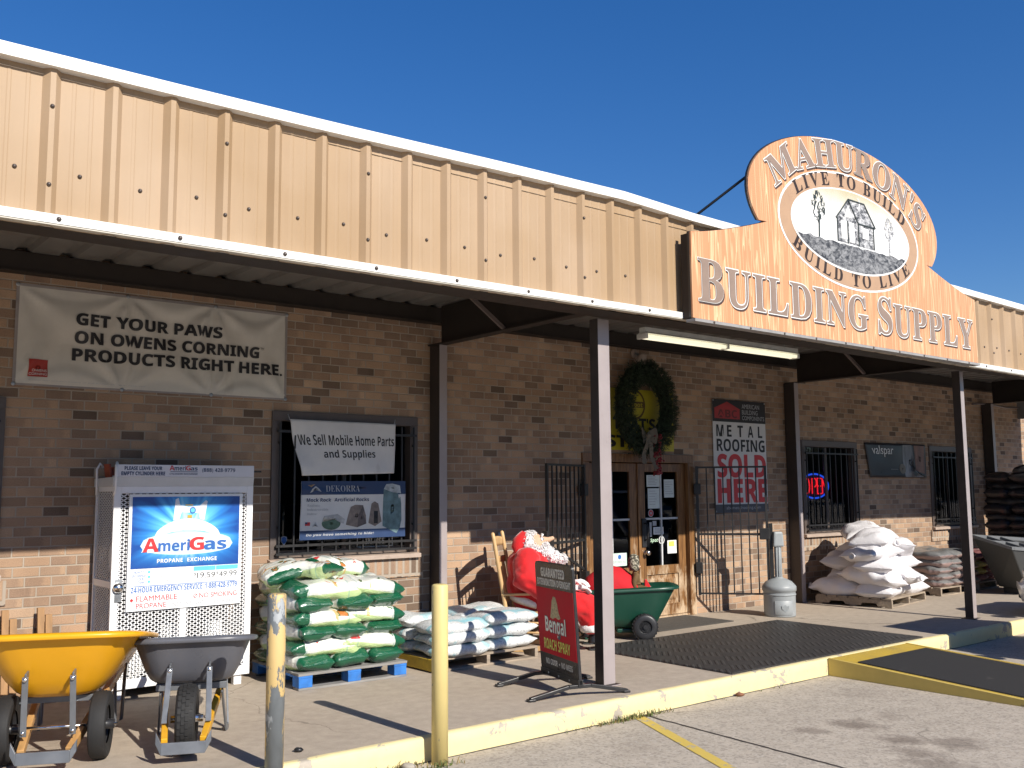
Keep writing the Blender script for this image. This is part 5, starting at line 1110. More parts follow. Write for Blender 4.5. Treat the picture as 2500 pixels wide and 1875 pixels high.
# low pallet of white and pale blue bags
def speck_mat(name, base, speckc, band, rough=.35, scl=55., sc2=9.):
    m, nt, b = new_mat(name); P = nd(nt, 'TexCoord').outputs['Object']; sp = nd(nt, 'SeparateXYZ', {0: P})
    n = noise(nt, P, sc2, 4); vo = noise(nt, P, scl, 4, .75)
    c = mix(nt, nd(nt, 'MapRange', {0: vo, 1: .5, 2: .62, 3: 0., 4: .75}).outputs[0], base, speckc)
    w = mth(nt, 'ADD', sp.outputs[1], mth(nt, 'MULTIPLY', n, .12)); k = mth(nt, 'MULTIPLY', mth(nt, 'GREATER_THAN', w, -.10), mth(nt, 'LESS_THAN', w, -.045)); c = mix(nt, mth(nt, 'MULTIPLY', k, .8), c, band)
    k = nd(nt, 'MapRange', {0: noise(nt, P, 5., 3), 1: .56, 2: .62, 3: 0., 4: .6}).outputs[0]; c = mix(nt, k, c, band)
    setin(nt, b, 'Base Color', c); b.inputs['Roughness'].default_value = rough; bump(nt, b, mth(nt, 'ADD', noise(nt, P, 22., 4, .7), mth(nt, 'MULTIPLY', noise(nt, coords(nt, (2, 9, 9)), 6., 3), .7)), .6, .012); return m
PEB = speck_mat('pebble_bag', (.66, .68, .68), (.30, .31, .33), (.25, .53, .60))
pebs = [sackmesh('pebble_bag', .62, .46, .125, 20+s_, PEB, .6, .012, .004) for s_ in range(4)]
YW = mat('pallet_yellow', (.55, .37, .04), .7, var=.2, dirt=(.3, .22, .1), dscale=4., damt=.35)
pl = pallet('low wooden pallet with a yellow painted end under white bags', (5.19, -1.25, 0), R(0), 1.25, .95, PWOOD, PWOOD, .125, blocks=False)
mb = MB(); mb.box(-.024, -.001, 0, .95, .015, .12); mb.build('painted_end', YW, pl)
G2 = 'white and pale blue bags on the low pallet'
for l in range(3):
    for i in range(2):
        for j in range(2):
            z = .185+.108*l
            if l == 2 and i == 0 and j == 0: z -= .012
            bag_obj(rr.choice(pebs), 'pebble_bag', '%s bag of the %s low stack, %s row' % (('bottom', 'middle', 'topmost')[l], ('left', 'right')[i], ('front', 'back')[j]), 'bag', (5.19+.31+.63*i+rr.uniform(-.02, .02), -1.06+.46*j+rr.uniform(-.02, .02), z+.012*i*l), rr.uniform(-.06, .06)+pi*rr.randrange(2), G2, (rr.uniform(-.03, .03), rr.uniform(-.03, .03)-.02*l*(1 if i == 0 else -.5)))

# white woven sacks piled at the right
def wov_mat():
    m, nt, b = new_mat('woven_white'); t = nd(nt, 'TexCoord'); P = t.outputs['Object']; sp = nd(nt, 'SeparateXYZ', {0: P}); rd = nd(nt, 'ObjectInfo').outputs['Random']
    c = mix(nt, noise(nt, P, 5., 4), (.66, .64, .66), (.76, .74, .75))
    lab = mth(nt, 'MULTIPLY', mth(nt, 'MULTIPLY', mth(nt, 'GREATER_THAN', sp.outputs[0], .17), mth(nt, 'LESS_THAN', sp.outputs[0], .27)), mth(nt, 'LESS_THAN', mth(nt, 'ABSOLUTE', mth(nt, 'ADD', sp.outputs[1], .08)), .10)); lab = mth(nt, 'MULTIPLY', lab, mth(nt, 'GREATER_THAN', rd, .5))
    c = mix(nt, lab, c, mix(nt, mth(nt, 'GREATER_THAN', noise(nt, coords(nt, (1, 3, 1)), 30., 2), .58), (.66, .58, .06), (.15, .14, .08)))
    bar = mth(nt, 'MULTIPLY', mth(nt, 'LESS_THAN', mth(nt, 'ABSOLUTE', mth(nt, 'ADD', sp.outputs[1], .12)), .028), mth(nt, 'LESS_THAN', mth(nt, 'ABSOLUTE', sp.outputs[0]), .14)); bar = mth(nt, 'MULTIPLY', bar, mth(nt, 'LESS_THAN', rd, .45))
    c = mix(nt, mth(nt, 'MULTIPLY', bar, mth(nt, 'GREATER_THAN', noise(nt, coords(nt, (3, 1, 1)), 24., 2), .5)), c, (.42, .38, .36))
    setin(nt, b, 'Base Color', c); b.inputs['Roughness'].default_value = .55; bump(nt, b, mth(nt, 'ADD', noise(nt, P, 16., 4), mth(nt, 'MULTIPLY', noise(nt, coords(nt, (1.5, 7, 7)), 7., 3), .6)), .5, .012); return m
WOV = wov_mat()
wovs = [sackmesh('woven_sack', .84, .54, .28, 40+s_, WOV, .7, .018, .006, .035, tie=True) for s_ in range(6)]
po = V((12.73, -1.45, 0)); pr = R(9)
pallet('weathered wooden pallet under the heap of white sacks', tuple(po), pr, 1.32, 1.12, PWOOD, PWOOD, .135, blocks=False)
ex, ey = V((cos(pr), sin(pr), 0)), V((-sin(pr), cos(pr), 0))
G3 = 'white woven sacks heaped on a pallet'
SK = [(.36, .28, 0, 4, 'at the front left of the bottom course'), (1.02, .28, 0, -8, 'at the front right of the bottom course'), (.28, .82, 0, 90, 'at the rear left of the bottom course'), (.92, .84, 0, 3, 'at the rear right of the bottom course'),
      (.18, .34, 1, 82, 'with a tied ear, second course left'), (.62, .24, 1, 78, 'with a bunched neck, second course front'), (1.04, .34, 1, 10, 'second course right'), (.66, .82, 1, 5, 'second course rear'),
      (.28, .30, 2, 14, 'third course left'), (.98, .38, 2, -14, 'third course right'), (.6, .85, 2, 0, 'third course rear'),
      (.17, .32, 3, -10, 'fourth course left, showing its closed corner'), (.70, .62, 3, 70, 'fourth course middle'), (1.04, .34, 3, 28, 'big, slumped over the right side of the heap'),
      (.28, .34, 4, 10, 'big, lying across the top left'), (.84, .52, 3.9, -24, 'upper right, behind the slumped one'), (.66, .66, 4.4, 30, 'topmost at the rear')]
for i, (u, v, l, a_, lab) in enumerate(SK):
    p = po+ex*u+ey*v; z = .24+.178*l
    bag_obj(wovs[i % 6], 'woven_sack', 'white woven sack '+lab, 'sack', (p.x, p.y, z), pr+R(a_), G3, (rr.uniform(-.14, .14), rr.uniform(-.12, .12)+(.22 if 'slumped' in lab else 0)))
YL = mat('label_yellow', (.66, .58, .06), .6, var=.1)
# grey and pink mulch bags behind, and another pallet beyond the post
def mulch_mat():
    m, nt, b = new_mat('mulch_bag'); P = nd(nt, 'TexCoord').outputs['Object']; sp = nd(nt, 'SeparateXYZ', {0: P}); n = noise(nt, P, 14., 4)
    k = nd(nt, 'MapRange', {0: mth(nt, 'ADD', sp.outputs[2], mth(nt, 'MULTIPLY', n, .03)), 1: .012, 2: .03, 3: 0., 4: 1.}).outputs[0]
    c = mix(nt, k, (.36, .25, .23), mix(nt, noise(nt, P, 30., 4, .7), (.10, .10, .10), (.27, .27, .265)))
    setin(nt, b, 'Base Color', c); b.inputs['Roughness'].default_value = .3; b.inputs['Coat Weight'].default_value = .3; bump(nt, b, noise(nt, P, 20., 4, .7), .6, .012); return m
MUL = mulch_mat() if True else speck_mat('mulch_bag', (.30, .27, .27), (.13, .12, .12), (.36, .24, .22), .4, 40., 8.); MUL2 = speck_mat('mulch_bag_yellow', (.50, .42, .10), (.2, .16, .05), (.62, .60, .5), .4, 30., 8.); MUL3 = speck_mat('mulch_bag_red', (.30, .11, .11), (.10, .05, .05), (.4, .3, .28), .4, 30., 8.)
muls = [sackmesh('mulch_bag', .56, .42, .14, 60+s_, MUL, .6, .012, .006) for s_ in range(4)]; mul2 = sackmesh('mulch_bag', .55, .40, .125, 70, MUL2, .6, .012, .006); mul3 = [sackmesh('mulch_bag', .55, .40, .125, 71+s_, MUL3, .6, .014, .006) for s_ in range(2)]
pallet('wooden pallet under the grey and pink bags behind the white sacks', (14.72, -1.12, 0), 0, 1.25, 1.0, PWOOD, PWOOD, .13, blocks=False)
G4 = 'grey and pink bags stacked behind the white sacks'
for l in range(5):
    for i in range(3):
        for j in range(2): bag_obj(rr.choice(muls), 'mulch_bag', 'grey and pink bag, %s of three in the %s row, %s course' % (('left', 'middle', 'right')[i], ('front', 'back')[j], ('bottom', 'second', 'third', 'fourth', 'top')[l]), 'bag', (14.93+.415*i+rr.uniform(-.03, .03), -.86+.5*j+rr.uniform(-.02, .02), .19+.104*l), R(90)+rr.uniform(-.1, .1), G4, (rr.uniform(-.05, .05), rr.uniform(-.06, .06)))
pallet('wooden pallet under the red and yellow bags beyond the right post', (16.1, -1.05, 0), 0, 1.2, 1.0, PWOOD, PWOOD, .13, blocks=False)
G5 = 'red and yellow bags beyond the right post'
for l in range(4):
    for i in range(3):
        me = mul2 if (i == 0 and l in (1, 2)) else mul3[(i+l) % 2]; bag_obj(me, 'mulch_bag', '%s bag, %s of three in the %s course beyond the right post' % ('yellow' if me is mul2 else 'dark red', ('left', 'middle', 'right')[i], ('bottom', 'second', 'third', 'top')[l]), 'bag', (16.3+.40*i+rr.uniform(-.03, .03), -.75, .19+.108*l+(.03 if l == 3 else 0)), R(90)+rr.uniform(-.14, .14), G5, (rr.uniform(-.08, .08), rr.uniform(-.08, .08)))
# tall dark stack at the far right
DKB = speck_mat('dark_bag', (.028, .027, .03), (.012, .012, .013), (.06, .035, .032), .3, 30., 8.)
dks = [sackmesh('soil_bag', .70, .47, .18, 80+s_, DKB, .6, .014, .007) for s_ in range(4)]
pallet('wooden pallet under the tall dark stack of bags', (17.28, -1.96, 0), 0, 1.3, 1.3, PWOOD, PWOOD, .13, blocks=False)
G6 = 'dark bags in the tall stack at the far right'
for l in range(13):
    z = .21+.135*l
    for j in range(2 if l % 2 else 3):
        for i in range(2):
            if l % 2: p = (17.62+.66*i, -1.64+.66*j); a_ = 90
            else: p = (17.62+.66*i, -1.74+.44*j); a_ = 0
            bag_obj(rr.choice(dks), 'soil_bag', 'black bag in the tall dark stack, %s column, course %s from the ground, %s' % (('near', 'far')[i], ('one', 'two', 'three', 'four', 'five', 'six', 'seven', 'eight', 'nine', 'ten', 'eleven', 'twelve', 'thirteen')[l], ('front', 'middle' if not l % 2 else 'rear', 'rear')[j]), 'bag', (p[0]+rr.uniform(-.03, .03), p[1]+rr.uniform(-.03, .03), z), R(a_)+rr.uniform(-.1, .1), G6, (rr.uniform(-.05, .05), rr.uniform(-.05, .05)))
bag_obj(dks[0], 'soil_bag', 'shiny dark bag lying loose on top of the tall dark stack', 'bag', (17.5, -1.5, 1.98), R(100), G6, (.05, .12))
# ---------------------------------------------------------------- rocking chair (local: sits facing -y)
CHW = mat('chair_wood', (.56, .36, .17), .45, var=.15, scale=5., stretch=(4, 4, .6))
CA = math.atan2(.65, .76)                       # chair left-right axis
cb = V((6.55, -.475, 0))
t = thing('rocking_chair', 'slat backed blond wood rocking chair holding the red suited figure', 'chair', tuple(cb), CA)
for sx in (-1, 1):
    mb = MB(); mb.tube([(sx*.235, -.17, .06), (sx*.24, -.13, .40), (sx*.25, 0, 1.16), (sx*.25, .012, 1.22), (sx*.25, .014, 1.235)], [.018, .022, .021, .021, .008], 12); mb.build('rear_post', CHW, t)
    mb = MB(); mb.tube([(sx*.26, -.62, .07), (sx*.26, -.62, .60)], [.018, .022], 12); mb.build('front_leg', CHW, t)
    mb = MB(); mb.hexa([(sx*.26-.035, -.70, .595), (sx*.26+.035, -.70, .595), (sx*.245+.025, -.08, .575), (sx*.245-.025, -.08, .575)], [(sx*.26-.035, -.70, .618), (sx*.26+.035, -.70, .618), (sx*.245+.025, -.08, .598), (sx*.245-.025, -.08, .598)]); mb.build('armrest', CHW, t, .006)
    mb = MB(); pts = [(sx*.25, -.85+1.2*i/14, .028+.10*((i-7)/7)**2) for i in range(15)]
    for p, q in zip(pts, pts[1:]): mb.bar(p, q, .03, .045)
    mb.build('rocker', CHW, t)
    mb = MB(); mb.tube([(sx*.25, -.62, .2), (sx*.237, -.15, .2)], .011, 8); mb.tube([(sx*.25, -.62, .3), (sx*.238, -.14, .3)], .011, 8); mb.build('side_rung', CHW, t)
mb = MB(); mb.box(-.25, .25, -.66, -.10, .385, .415); mb.build('seat', CHW, t, .01)
mb = MB()
mb.grid(10, 3, lambda u, v: V((-.23+.46*u, -.005+.02*sin(pi*u)+.0, 1.08+.085*v+.02*sin(pi*u)*v))); so = mb.build('top_slat', CHW, t, fix=False); k_ = so.modifiers.new('t', 'SOLIDIFY'); k_.thickness = .016
mb = MB(); mb.grid(10, 3, lambda u, v: V((-.235+.47*u, -.03+.02*sin(pi*u), .90+.07*v))); so = mb.build('middle_slat', CHW, t, fix=False); k_ = so.modifiers.new('t', 'SOLIDIFY'); k_.thickness = .016
mb = MB(); mb.tube([(-.235, -.10, .50), (.235, -.10, .50)], .012, 8); mb.tube([(-.24, -.62, .22), (.24, -.62, .22)], .011, 8); mb.tube([(-.24, -.62, .33), (.24, -.62, .33)], .011, 8); mb.build('cross_rung', CHW, t)
for i in range(7):
    x = -.18+.06*i; mb = MB(); mb.tube([(x, -.095, .50), (x, -.02, .91)], .0085, 8); mb.build('spindle', CHW, t)

# ---------------------------------------------------------------- stuffed figure sitting in the chair
def skin(name, joints, edges, m, parent, sub=2, root=0, disp=0.):
    """one continuous surface grown over a skeleton: joints = (x,y,z,rx,ry)"""
    me = bpy.data.meshes.new(name); me.from_pydata([j[:3] for j in joints], edges, []); o = bpy.data.objects.new(name, me); COL.objects.link(o)
    s = o.modifiers.new('skin', 'SKIN'); s.use_smooth_shade = True
    lay = me.skin_vertices[0] if me.skin_vertices else None
    if lay is None:
        bm = bmesh.new(); bm.from_mesh(me); bm.verts.layers.skin.verify(); bm.to_mesh(me); bm.free(); lay = me.skin_vertices[0]
    for i, j in enumerate(joints): lay.data[i].radius = (j[3], j[4] if len(j) > 4 else j[3]); lay.data[i].use_root = (i == root)
    u = o.modifiers.new('sub', 'SUBSURF'); u.levels = u.render_levels = sub
    bpy.context.view_layer.update(); dg = bpy.context.evaluated_depsgraph_get()
    nm = bpy.data.meshes.new_from_object(o.evaluated_get(dg)); bpy.data.objects.remove(o); bpy.data.meshes.remove(me)
    if disp:
        for v in nm.vertices: v.co += v.normal*(NZ.noise(v.co*7)*disp+NZ.noise(v.co*19)*disp*.45)
    nm.materials.clear(); nm.materials.append(m); nm.polygons.foreach_set('use_smooth', [True]*len(nm.polygons)); nm.name = name
    o = bpy.data.objects.new(name, nm); COL.objects.link(o); o.parent = parent; return o
RED = mat('red_plush', (.58, .008, .012), .85, var=.22, scale=7., bmp=.35, bscale=90., sheen=.5); WFUR = mat('white_fur', (.80, .78, .77), .95, var=.12, scale=30., bmp=.8, bscale=70.); SKINM = mat('plush_skin', (.60, .38, .25), .75, var=.06)
BOOT = mat('black_vinyl_boot', (.015, .015, .016), .3, var=.2); HAIRM = mat('white_curls', (.82, .80, .80), .8, var=.15, scale=40., bmp=.9, bscale=55.); GLOVE = mat('white_glove', (.74, .72, .71), .8, var=.06)
fg = thing('seated_figure', 'stuffed figure in red suit, white beard and red cap slumped in the rocking chair', 'figure', (6.78, -.695, 0), R(-36.5))
# local frame: +x is the way it faces, +z up.  left side (towards the camera) is -y
def plush(name, parts, m, parent, vox=.017, disp=.012):
    """one continuous padded surface: overlapping volumes fused, then slackened and creased"""
    mb = MB(); mb.smooth = True
    for p in parts:
        if p[0] == 'b': mb.ball(p[1], p[2], 24, 16)
        else: mb.tube(p[1], p[2], 18)
    o = mb.build(name, m); r = o.modifiers.new('r', 'REMESH'); r.mode = 'VOXEL'; r.voxel_size = vox; r.use_smooth_shade = True; sm = o.modifiers.new('s', 'SMOOTH'); sm.factor = .6; sm.iterations = 6
    bpy.context.view_layer.update(); nm = bpy.data.meshes.new_from_object(o.evaluated_get(bpy.context.evaluated_depsgraph_get())); bpy.data.objects.remove(o)
    for v in nm.vertices:
        c = v.co; fold = max(0, NZ.noise(V((c.x*9+c.z*5, c.y*9, c.z*15))))**1.3; v.co = c+v.normal*(NZ.noise(c*6)*disp*1.3-fold*disp*2.2+NZ.noise(c*24)*disp*.35)
    nm.polygons.foreach_set('use_smooth', [True]*len(nm.polygons)); nm.materials.clear(); nm.materials.append(m); nm.name = name
    o = bpy.data.objects.new(name, nm); COL.objects.link(o); o.parent = parent; return o
def arm(sg, a, b, c, r): return [('b', (-.02, sg*.22, .92), (.15, .14, .15)), ('t', [(-.02, sg*.22, .94), a, b, c], r)]
fig = plush('body', [('b', (.05, 0, .68), (.29, .28, .30)), ('b', (.0, 0, .86), (.235, .27, .22)), ('b', (.03, 0, .99), (.12, .12, .13)), ('b', (.08, 0, .53), (.24, .27, .19))]
            + arm(-1, (-.05, -.33, .76), (.14, -.37, .64), (.46, -.30, .66), [.145, .15, .13, .07]) + arm(1, (.03, .33, .78), (.24, .34, .66), (.50, .22, .68), [.14, .14, .12, .07])
            + [('t', [(.1, -.15, .50), (.36, -.18, .50), (.58, -.19, .46)], [.17, .16, .15]), ('b', (.60, -.19, .44), (.15, .145, .145)), ('t', [(.60, -.19, .44), (.66, -.19, .30), (.68, -.19, .18)], [.145, .13, .10])]
            + [('t', [(.1, .15, .50), (.36, .18, .50), (.58, .20, .46)], [.17, .155, .145]), ('b', (.59, .20, .44), (.145, .14, .14)), ('t', [(.59, .20, .44), (.64, .22, .30), (.66, .22, .17)], [.14, .125, .095])], RED, fg)
hd = V((.06, 0, 1.10))
mb = MB(); mb.smooth = True
def headp(u, v):
    a_, b_ = 2*pi*u, pi*v; x, y, z = sin(b_)*cos(a_), sin(b_)*sin(a_), cos(b_); p = V((x*.135, y*.125, z*.14))
    if x > .2:                                       # brow, eye hollows, cheeks, mouth
        p.x += .012*math.exp(-((z-.35)/.12)**2)-.014*math.exp(-((z-.12)/.12)**2-((abs(y)-.36)/.16)**2)+.016*math.exp(-((z+.15)/.2)**2-((abs(y)-.42)/.2)**2)-.008*math.exp(-((z+.42)/.06)**2-(y/.25)**2)
    return p
mb.grid(32, 22, headp)
mb.M = M4.Translation(hd) @ M4.Rotation(R(-14), 4, 'Y'); mb2 = MB(); mb2.smooth = True; mb2.M = M4.Translation(hd) @ M4.Rotation(R(-16), 4, 'Y') @ M4.Scale(.86, 4); mb2.grid(32, 22, headp)
for sg in (-1, 1): mb2.ball((-.005, sg*.122, -.005), (.022, .014, .034), 8, 6)
mb2.build('head', SKINM, fg)
HM = M4.Translation(hd) @ M4.Rotation(R(-16), 4, 'Y') @ M4.Scale(.86, 4)
mb = MB(); mb.M = HM; mb.tube([(.09, 0, .02), (.15, 0, .005), (.20, 0, -.005), (.255, 0, .0), (.27, 0, .004), (.274, 0, .005)], [.052, .042, .032, .024, .016, .005], 12); mb.build('nose', SKINM, fg)
for sg in (-1, 1):
    mb = MB(); mb.M = HM; mb.ball((.112, sg*.066, .030), (.022, .032, .030), 12, 8); mb.build('eye', mat('eye_white', (.8, .8, .78), .25), fg)
    mb = MB(); mb.M = HM; mb.ball((.127, sg*.075, .030), (.010, .018, .019), 12, 8); mb.build('iris', mat('eye_blue', (.05, .25, .55), .2), fg)
    mb = MB(); mb.M = HM; mb.ball((.134, sg*.080, .030), (.005, .008, .009), 10, 6); mb.build('pupil', BLACKP, fg)
    mb = MB(); mb.M = HM; mb.tube([(.135, sg*.025, .068), (.14, sg*.055, .08), (.12, sg*.095, .062)], [.010, .016, .008], 8); mb.build('eyebrow', HAIRM, fg)
def curls(name, pts, n, r, rl):
    """fluffy mass: many short curled locks around blobs (centre, radii)"""
    mb = MB(); rr = random.Random(len(name)); mb.M = HM
    for c, q in pts: mb.ball(c, (q[0]*.93, q[1]*.93, q[2]*.93), 18, 12)
    for k in range(n):
        c, q = pts[rr.randrange(len(pts))]; a_, z = rr.uniform(0, 2*pi), rr.uniform(-1, 1); s_ = sqrt(1-z*z); d = V((s_*cos(a_), s_*sin(a_), z)); p = V(c)+V((d.x*q[0], d.y*q[1], d.z*q[2]))*.88; tn = d.cross(V((rr.uniform(-1, 1), rr.uniform(-1, 1), rr.uniform(-1, 1)))).normalized()
        L = rr.uniform(.6, 1.3)*rl; mb.tube([p, p+d*L*.5+tn*L*.35, p+d*L*.75+tn*L*.0, p+d*L*.5-tn*L*.35], [r, r*.9, r*.75, r*.3], 5)
    return mb.build(name, HAIRM, fg)
curls('hair', [((-.06, -.075, .035), (.10, .075, .115)), ((-.06, .075, .035), (.10, .075, .115)), ((-.04, 0, .115), (.11, .12, .05)), ((-.11, 0, -.03), (.07, .13, .10)), ((-.02, -.11, -.07), (.07, .05, .08)), ((-.02, .11, -.07), (.07, .05, .08))], 1900, .0042, .03)
curls('beard', [((.10, -.05, -.10), (.075, .07, .06)), ((.10, .05, -.10), (.075, .07, .06)), ((.14, 0, -.16), (.095, .11, .085)), ((.20, 0, -.235), (.10, .11, .085)), ((.285, 0, -.285), (.075, .09, .06)), ((.13, -.045, -.055), (.045, .05, .028)), ((.13, .045, -.055), (.045, .05, .028)), ((.05, -.10, -.12), (.07, .05, .07))], 2100, .0042, .028)
mb = MB(); mb.M = M4.Translation(hd+V((-.005, 0, -.005))) @ M4.Scale(.86, 4)
mb.tube([(-.07, -.02, .04), (-.125, -.03, .06), (-.165, -.05, .03), (-.19, -.075, -.035), (-.185, -.10, -.11), (-.165, -.12, -.155)], [.09, .11, .098, .078, .045, .022], 16); cap_ = mb.build('cap', RED, fg)
for v in cap_.data.vertices: v.co += v.normal*(NZ.noise(v.co*14)*.012)
mb = MB(); mb.smooth = True; mb.M = M4.Translation(hd) @ M4.Scale(.86, 4)
mb.grid(18, 12, lambda u, v: V((-.155, -.13, -.185))+V((sin(pi*v)*cos(2*pi*u), sin(pi*v)*sin(2*pi*u), cos(pi*v)))*(.042+.006*NZ.noise((u*20, v*20, 0)))); mb.build('pompom', WFUR, fg)
# jacket hem, cuffs, trouser trims, belt, buttons
def furring(c, d, R0, r, n=26):
    d = V(d).normalized(); x = d.cross(V((0, 0, 1)) if abs(d.z) < .9 else V((1, 0, 0))).normalized(); y = d.cross(x); mb = MB()
    mb.tube([V(c)+(x*cos(2*pi*i/n)+y*sin(2*pi*i/n))*R0*(1+.04*sin(i*2.4)) for i in range(n+1)], [r*(1+.12*sin(i*3.1)) for i in range(n)]+[r], 9); return mb.build('fur_trim', WFUR, fg)
furring((.665, -.19, .235), (.08, 0, -1), .092, .048); furring((.648, .218, .225), (.08, 0, -1), .088, .046); furring((.43, -.305, .657), (1, .2, .1), .06, .034); furring((.47, .235, .677), (1, -.3, .1), .06, .034)
mb = MB(); mb.smooth = True
mb.grid(40, 4, lambda u, v: V((.06+(.235+.03*sin(pi*v))*cos(2*pi*u), (.255+.03*sin(pi*v))*sin(2*pi*u), .44+.09*v-.06*cos(2*pi*u)))); mb.build('jacket_hem', WFUR, fg, fix=False).modifiers.new('t', 'SOLIDIFY').thickness = .03
mb = MB(); mb.smooth = True; mb.grid(6, 18, lambda u, v: V((.235+.03*sin(pi*v)-.06*abs(v-.4), -.045+.09*u, .60+.38*v))); mb.build('jacket_front_fur', WFUR, fg, fix=False).modifiers.new('t', 'SOLIDIFY').thickness = .03
def glove(p, sg):
    J = [(0, 0, 0, .036, .03), (.05, 0, -.004, .042, .026), (.085, 0, -.012, .040, .022)]; E = [(0, 1), (1, 2)]
    for i, (yo, L) in enumerate(((-.030, .055), (-.010, .07), (.011, .066), (.030, .05))):
        a_ = len(J); J += [(.095, yo, -.014, .0125), (.095+L*.5, yo*1.15, -.028, .012), (.095+L*.9, yo*1.2, -.05-.004*i, .0095)]; E += [(2, a_), (a_, a_+1), (a_+1, a_+2)]
    a_ = len(J); J += [(.035, sg*.042, -.012, .014), (.07, sg*.062, -.024, .0125), (.092, sg*.058, -.036, .010)]; E += [(0, a_), (a_, a_+1), (a_+1, a_+2)]
    o = skin('glove', J, E, GLOVE, fg, 2, 0); o.location = p; return o
g1 = glove((.50, -.285, .672), 1); g1.rotation_euler = (R(-12), R(8), R(10)); g2 = glove((.545, .20, .69), -1); g2.rotation_euler = (R(10), R(8), R(-22))
for y, x in ((-.19, .69), (.22, .67)):
    skin('boot', [(x-.01, y, .20, .082), (x, y, .09, .072), (x+.01, y, .055, .060, .055), (x+.10, y, .05, .055, .048), (x+.175, y, .046, .046, .042)], [(0, 1), (1, 2), (2, 3), (3, 4)], BOOT, fg, 2, 2)
    mb = MB(); mb.prism([(x-.07+.01, -.0), (x+.22, .0), (x+.225, .012), (x-.07, .014)], y-.05, y+.05); mb.build('boot_sole', BLACKP, fg, .004)

# ---------------------------------------------------------------- green garden cart with a red sack and a doll (local: +x is its tipping end)
GA = math.atan2(-.60, .80)
t = thing('garden_cart', 'dark green plastic two wheeled garden cart in front of the doors', 'cart', (8.27, -.915, 0), GA)
GRN = mat('green_poly', (.008, .052, .033), .38, var=.08, scale=3., dirt=(.02, .075, .05), damt=.3)
mb = MB(); NU = 30
def cartring(x0, x1, w, z0, z1, sw):
    out = []
    for k in range(NU):
        a_ = 2*pi*k/NU; c, s_ = cos(a_), sin(a_); p = 5.; q = (abs(c)**p+abs(s_)**p)**(-1/p); fx = (c*q+1)/2
        out.append(V((x0+(x1-x0)*fx, w/2*s_*q*(1-.10*fx*sw), z0+(z1-z0)*fx)))
    return out
secs = [(-.62, .10, .34, .16, .10, 0), (-.66, .14, .40, .17, .11, 0), (-.73, .20, .48, .26, .22, .3), (-.80, .30, .56, .40, .40, .6), (-.84, .40, .60, .535, .585, .8)]
rings = [cartring(*s_) for s_ in secs]; top = rings[-1]
def offr(R_, d, dz): 
    c = V((-.22, 0, 0)); return [V((p.x+(d if p.x > c.x else -d)*min(1, abs(p.x-c.x)/.5)**2, p.y+(d if p.y > 0 else -d)*min(1, abs(p.y)/.25)**2, p.z+dz)) for p in R_]
mb.smooth = True
outer = [mb_ for mb_ in rings]; allr = outer; ids = [[mb.vert(p) for p in R_] for R_ in allr]
for a_, b_ in zip(ids, ids[1:]):
    for k in range(NU): mb.face((a_[k], a_[(k+1) % NU], b_[(k+1) % NU], b_[k]))
mb.face(ids[0][::-1])
allr = [offr(top, .03, -.03), offr(top, .034, -.008), offr(top, .02, .006), offr(top, -.008, .004)]+[offr(R_, -.012, .012) for R_ in rings[::-1]]; ids = [[mb.vert(p) for p in R_] for R_ in allr]
for a_, b_ in zip(ids, ids[1:]):
    for k in range(NU): mb.face((a_[k], a_[(k+1) % NU], b_[(k+1) % NU], b_[k]))
mb.face(ids[-1]); mb.build('tub', GRN, t)
mb = MB(); mb.box(-.30, .10, -.19, .19, .07, .115); mb.build('axle_block', GRN, t, .012)
mb = MB(); mb.lathe([(.20, -.02), (.20, .02)], (0, 0, 0), 4, 'y') if False else None
for sy in (-1, 1):
    mb = MB(); prof = [(.075, -.045), (.12, -.048), (.140, -.036), (.146, -.015), (.146, .015), (.140, .036), (.12, .048), (.075, .045)]; mb.lathe(prof, (0, sy*.29, .146), 30, 'y', cap=False)
    for i in range(24):
        a_ = 2*pi*i/24; d = V((cos(a_), 0, sin(a_))); p = V((0, sy*.29, .146))+d*.144; mb.bar(p-V((0, .036, 0)), p+V((0, .036, 0)), .016, .008, d)
    wh = mb.build('wheel', BLACKP, t)
    mb = MB(); mb.lathe([(.078, -.03), (.074, -.036), (.068, -.03)], (0, sy*.29, .146), 24, 'y'); mb.lathe([(.078, .03), (.074, .036), (.068, .03)], (0, sy*.29, .146), 24, 'y'); mb.lathe([(.024, -.045), (.024, .045)], (0, sy*.29, .146), 14, 'y')
    for i in range(5):
        a_ = 2*pi*i/5+.3; d = V((cos(a_), 0, sin(a_))); c = V((0, sy*.29, .146)); mb.bar(c+d*.02, c+d*.074, .03, .05, (0, 1, 0))
    mb.build('rim', BLACKP, wh)
mb = MB(); mb.tube([(0, -.31, .146), (0, .31, .146)], .012, 8); mb.build('axle', GALV, t)
mb = MB(); mb.tube([(-.80, -.26, .50), (-1.02, -.24, .62), (-1.06, 0, .635), (-1.02, .24, .62), (-.80, .26, .50)], .016, 8); mb.build('handle', BLACKP, t)
for sy in (-1, 1): mb = MB(); mb.hexa([(-.66, sy*.17-.03, 0), (-.58, sy*.17-.03, 0), (-.58, sy*.17+.03, 0), (-.66, sy*.17+.03, 0)], [(-.70, sy*.17-.03, .2), (-.54, sy*.17-.03, .2), (-.54, sy*.17+.03, .2), (-.70, sy*.17+.03, .2)]); mb.build('leg', GRN, t, .006)
def cartp(x, y, z): 
    return (8.27+x*cos(GA)-y*sin(GA), -.915+x*sin(GA)+y*cos(GA), z)
t = thing('gift_sack', 'bulging red cloth sack tied with white cord, lying in the green cart', 'sack', cartp(-.34, .02, .16), GA)
mb = MB(); mb.smooth = True
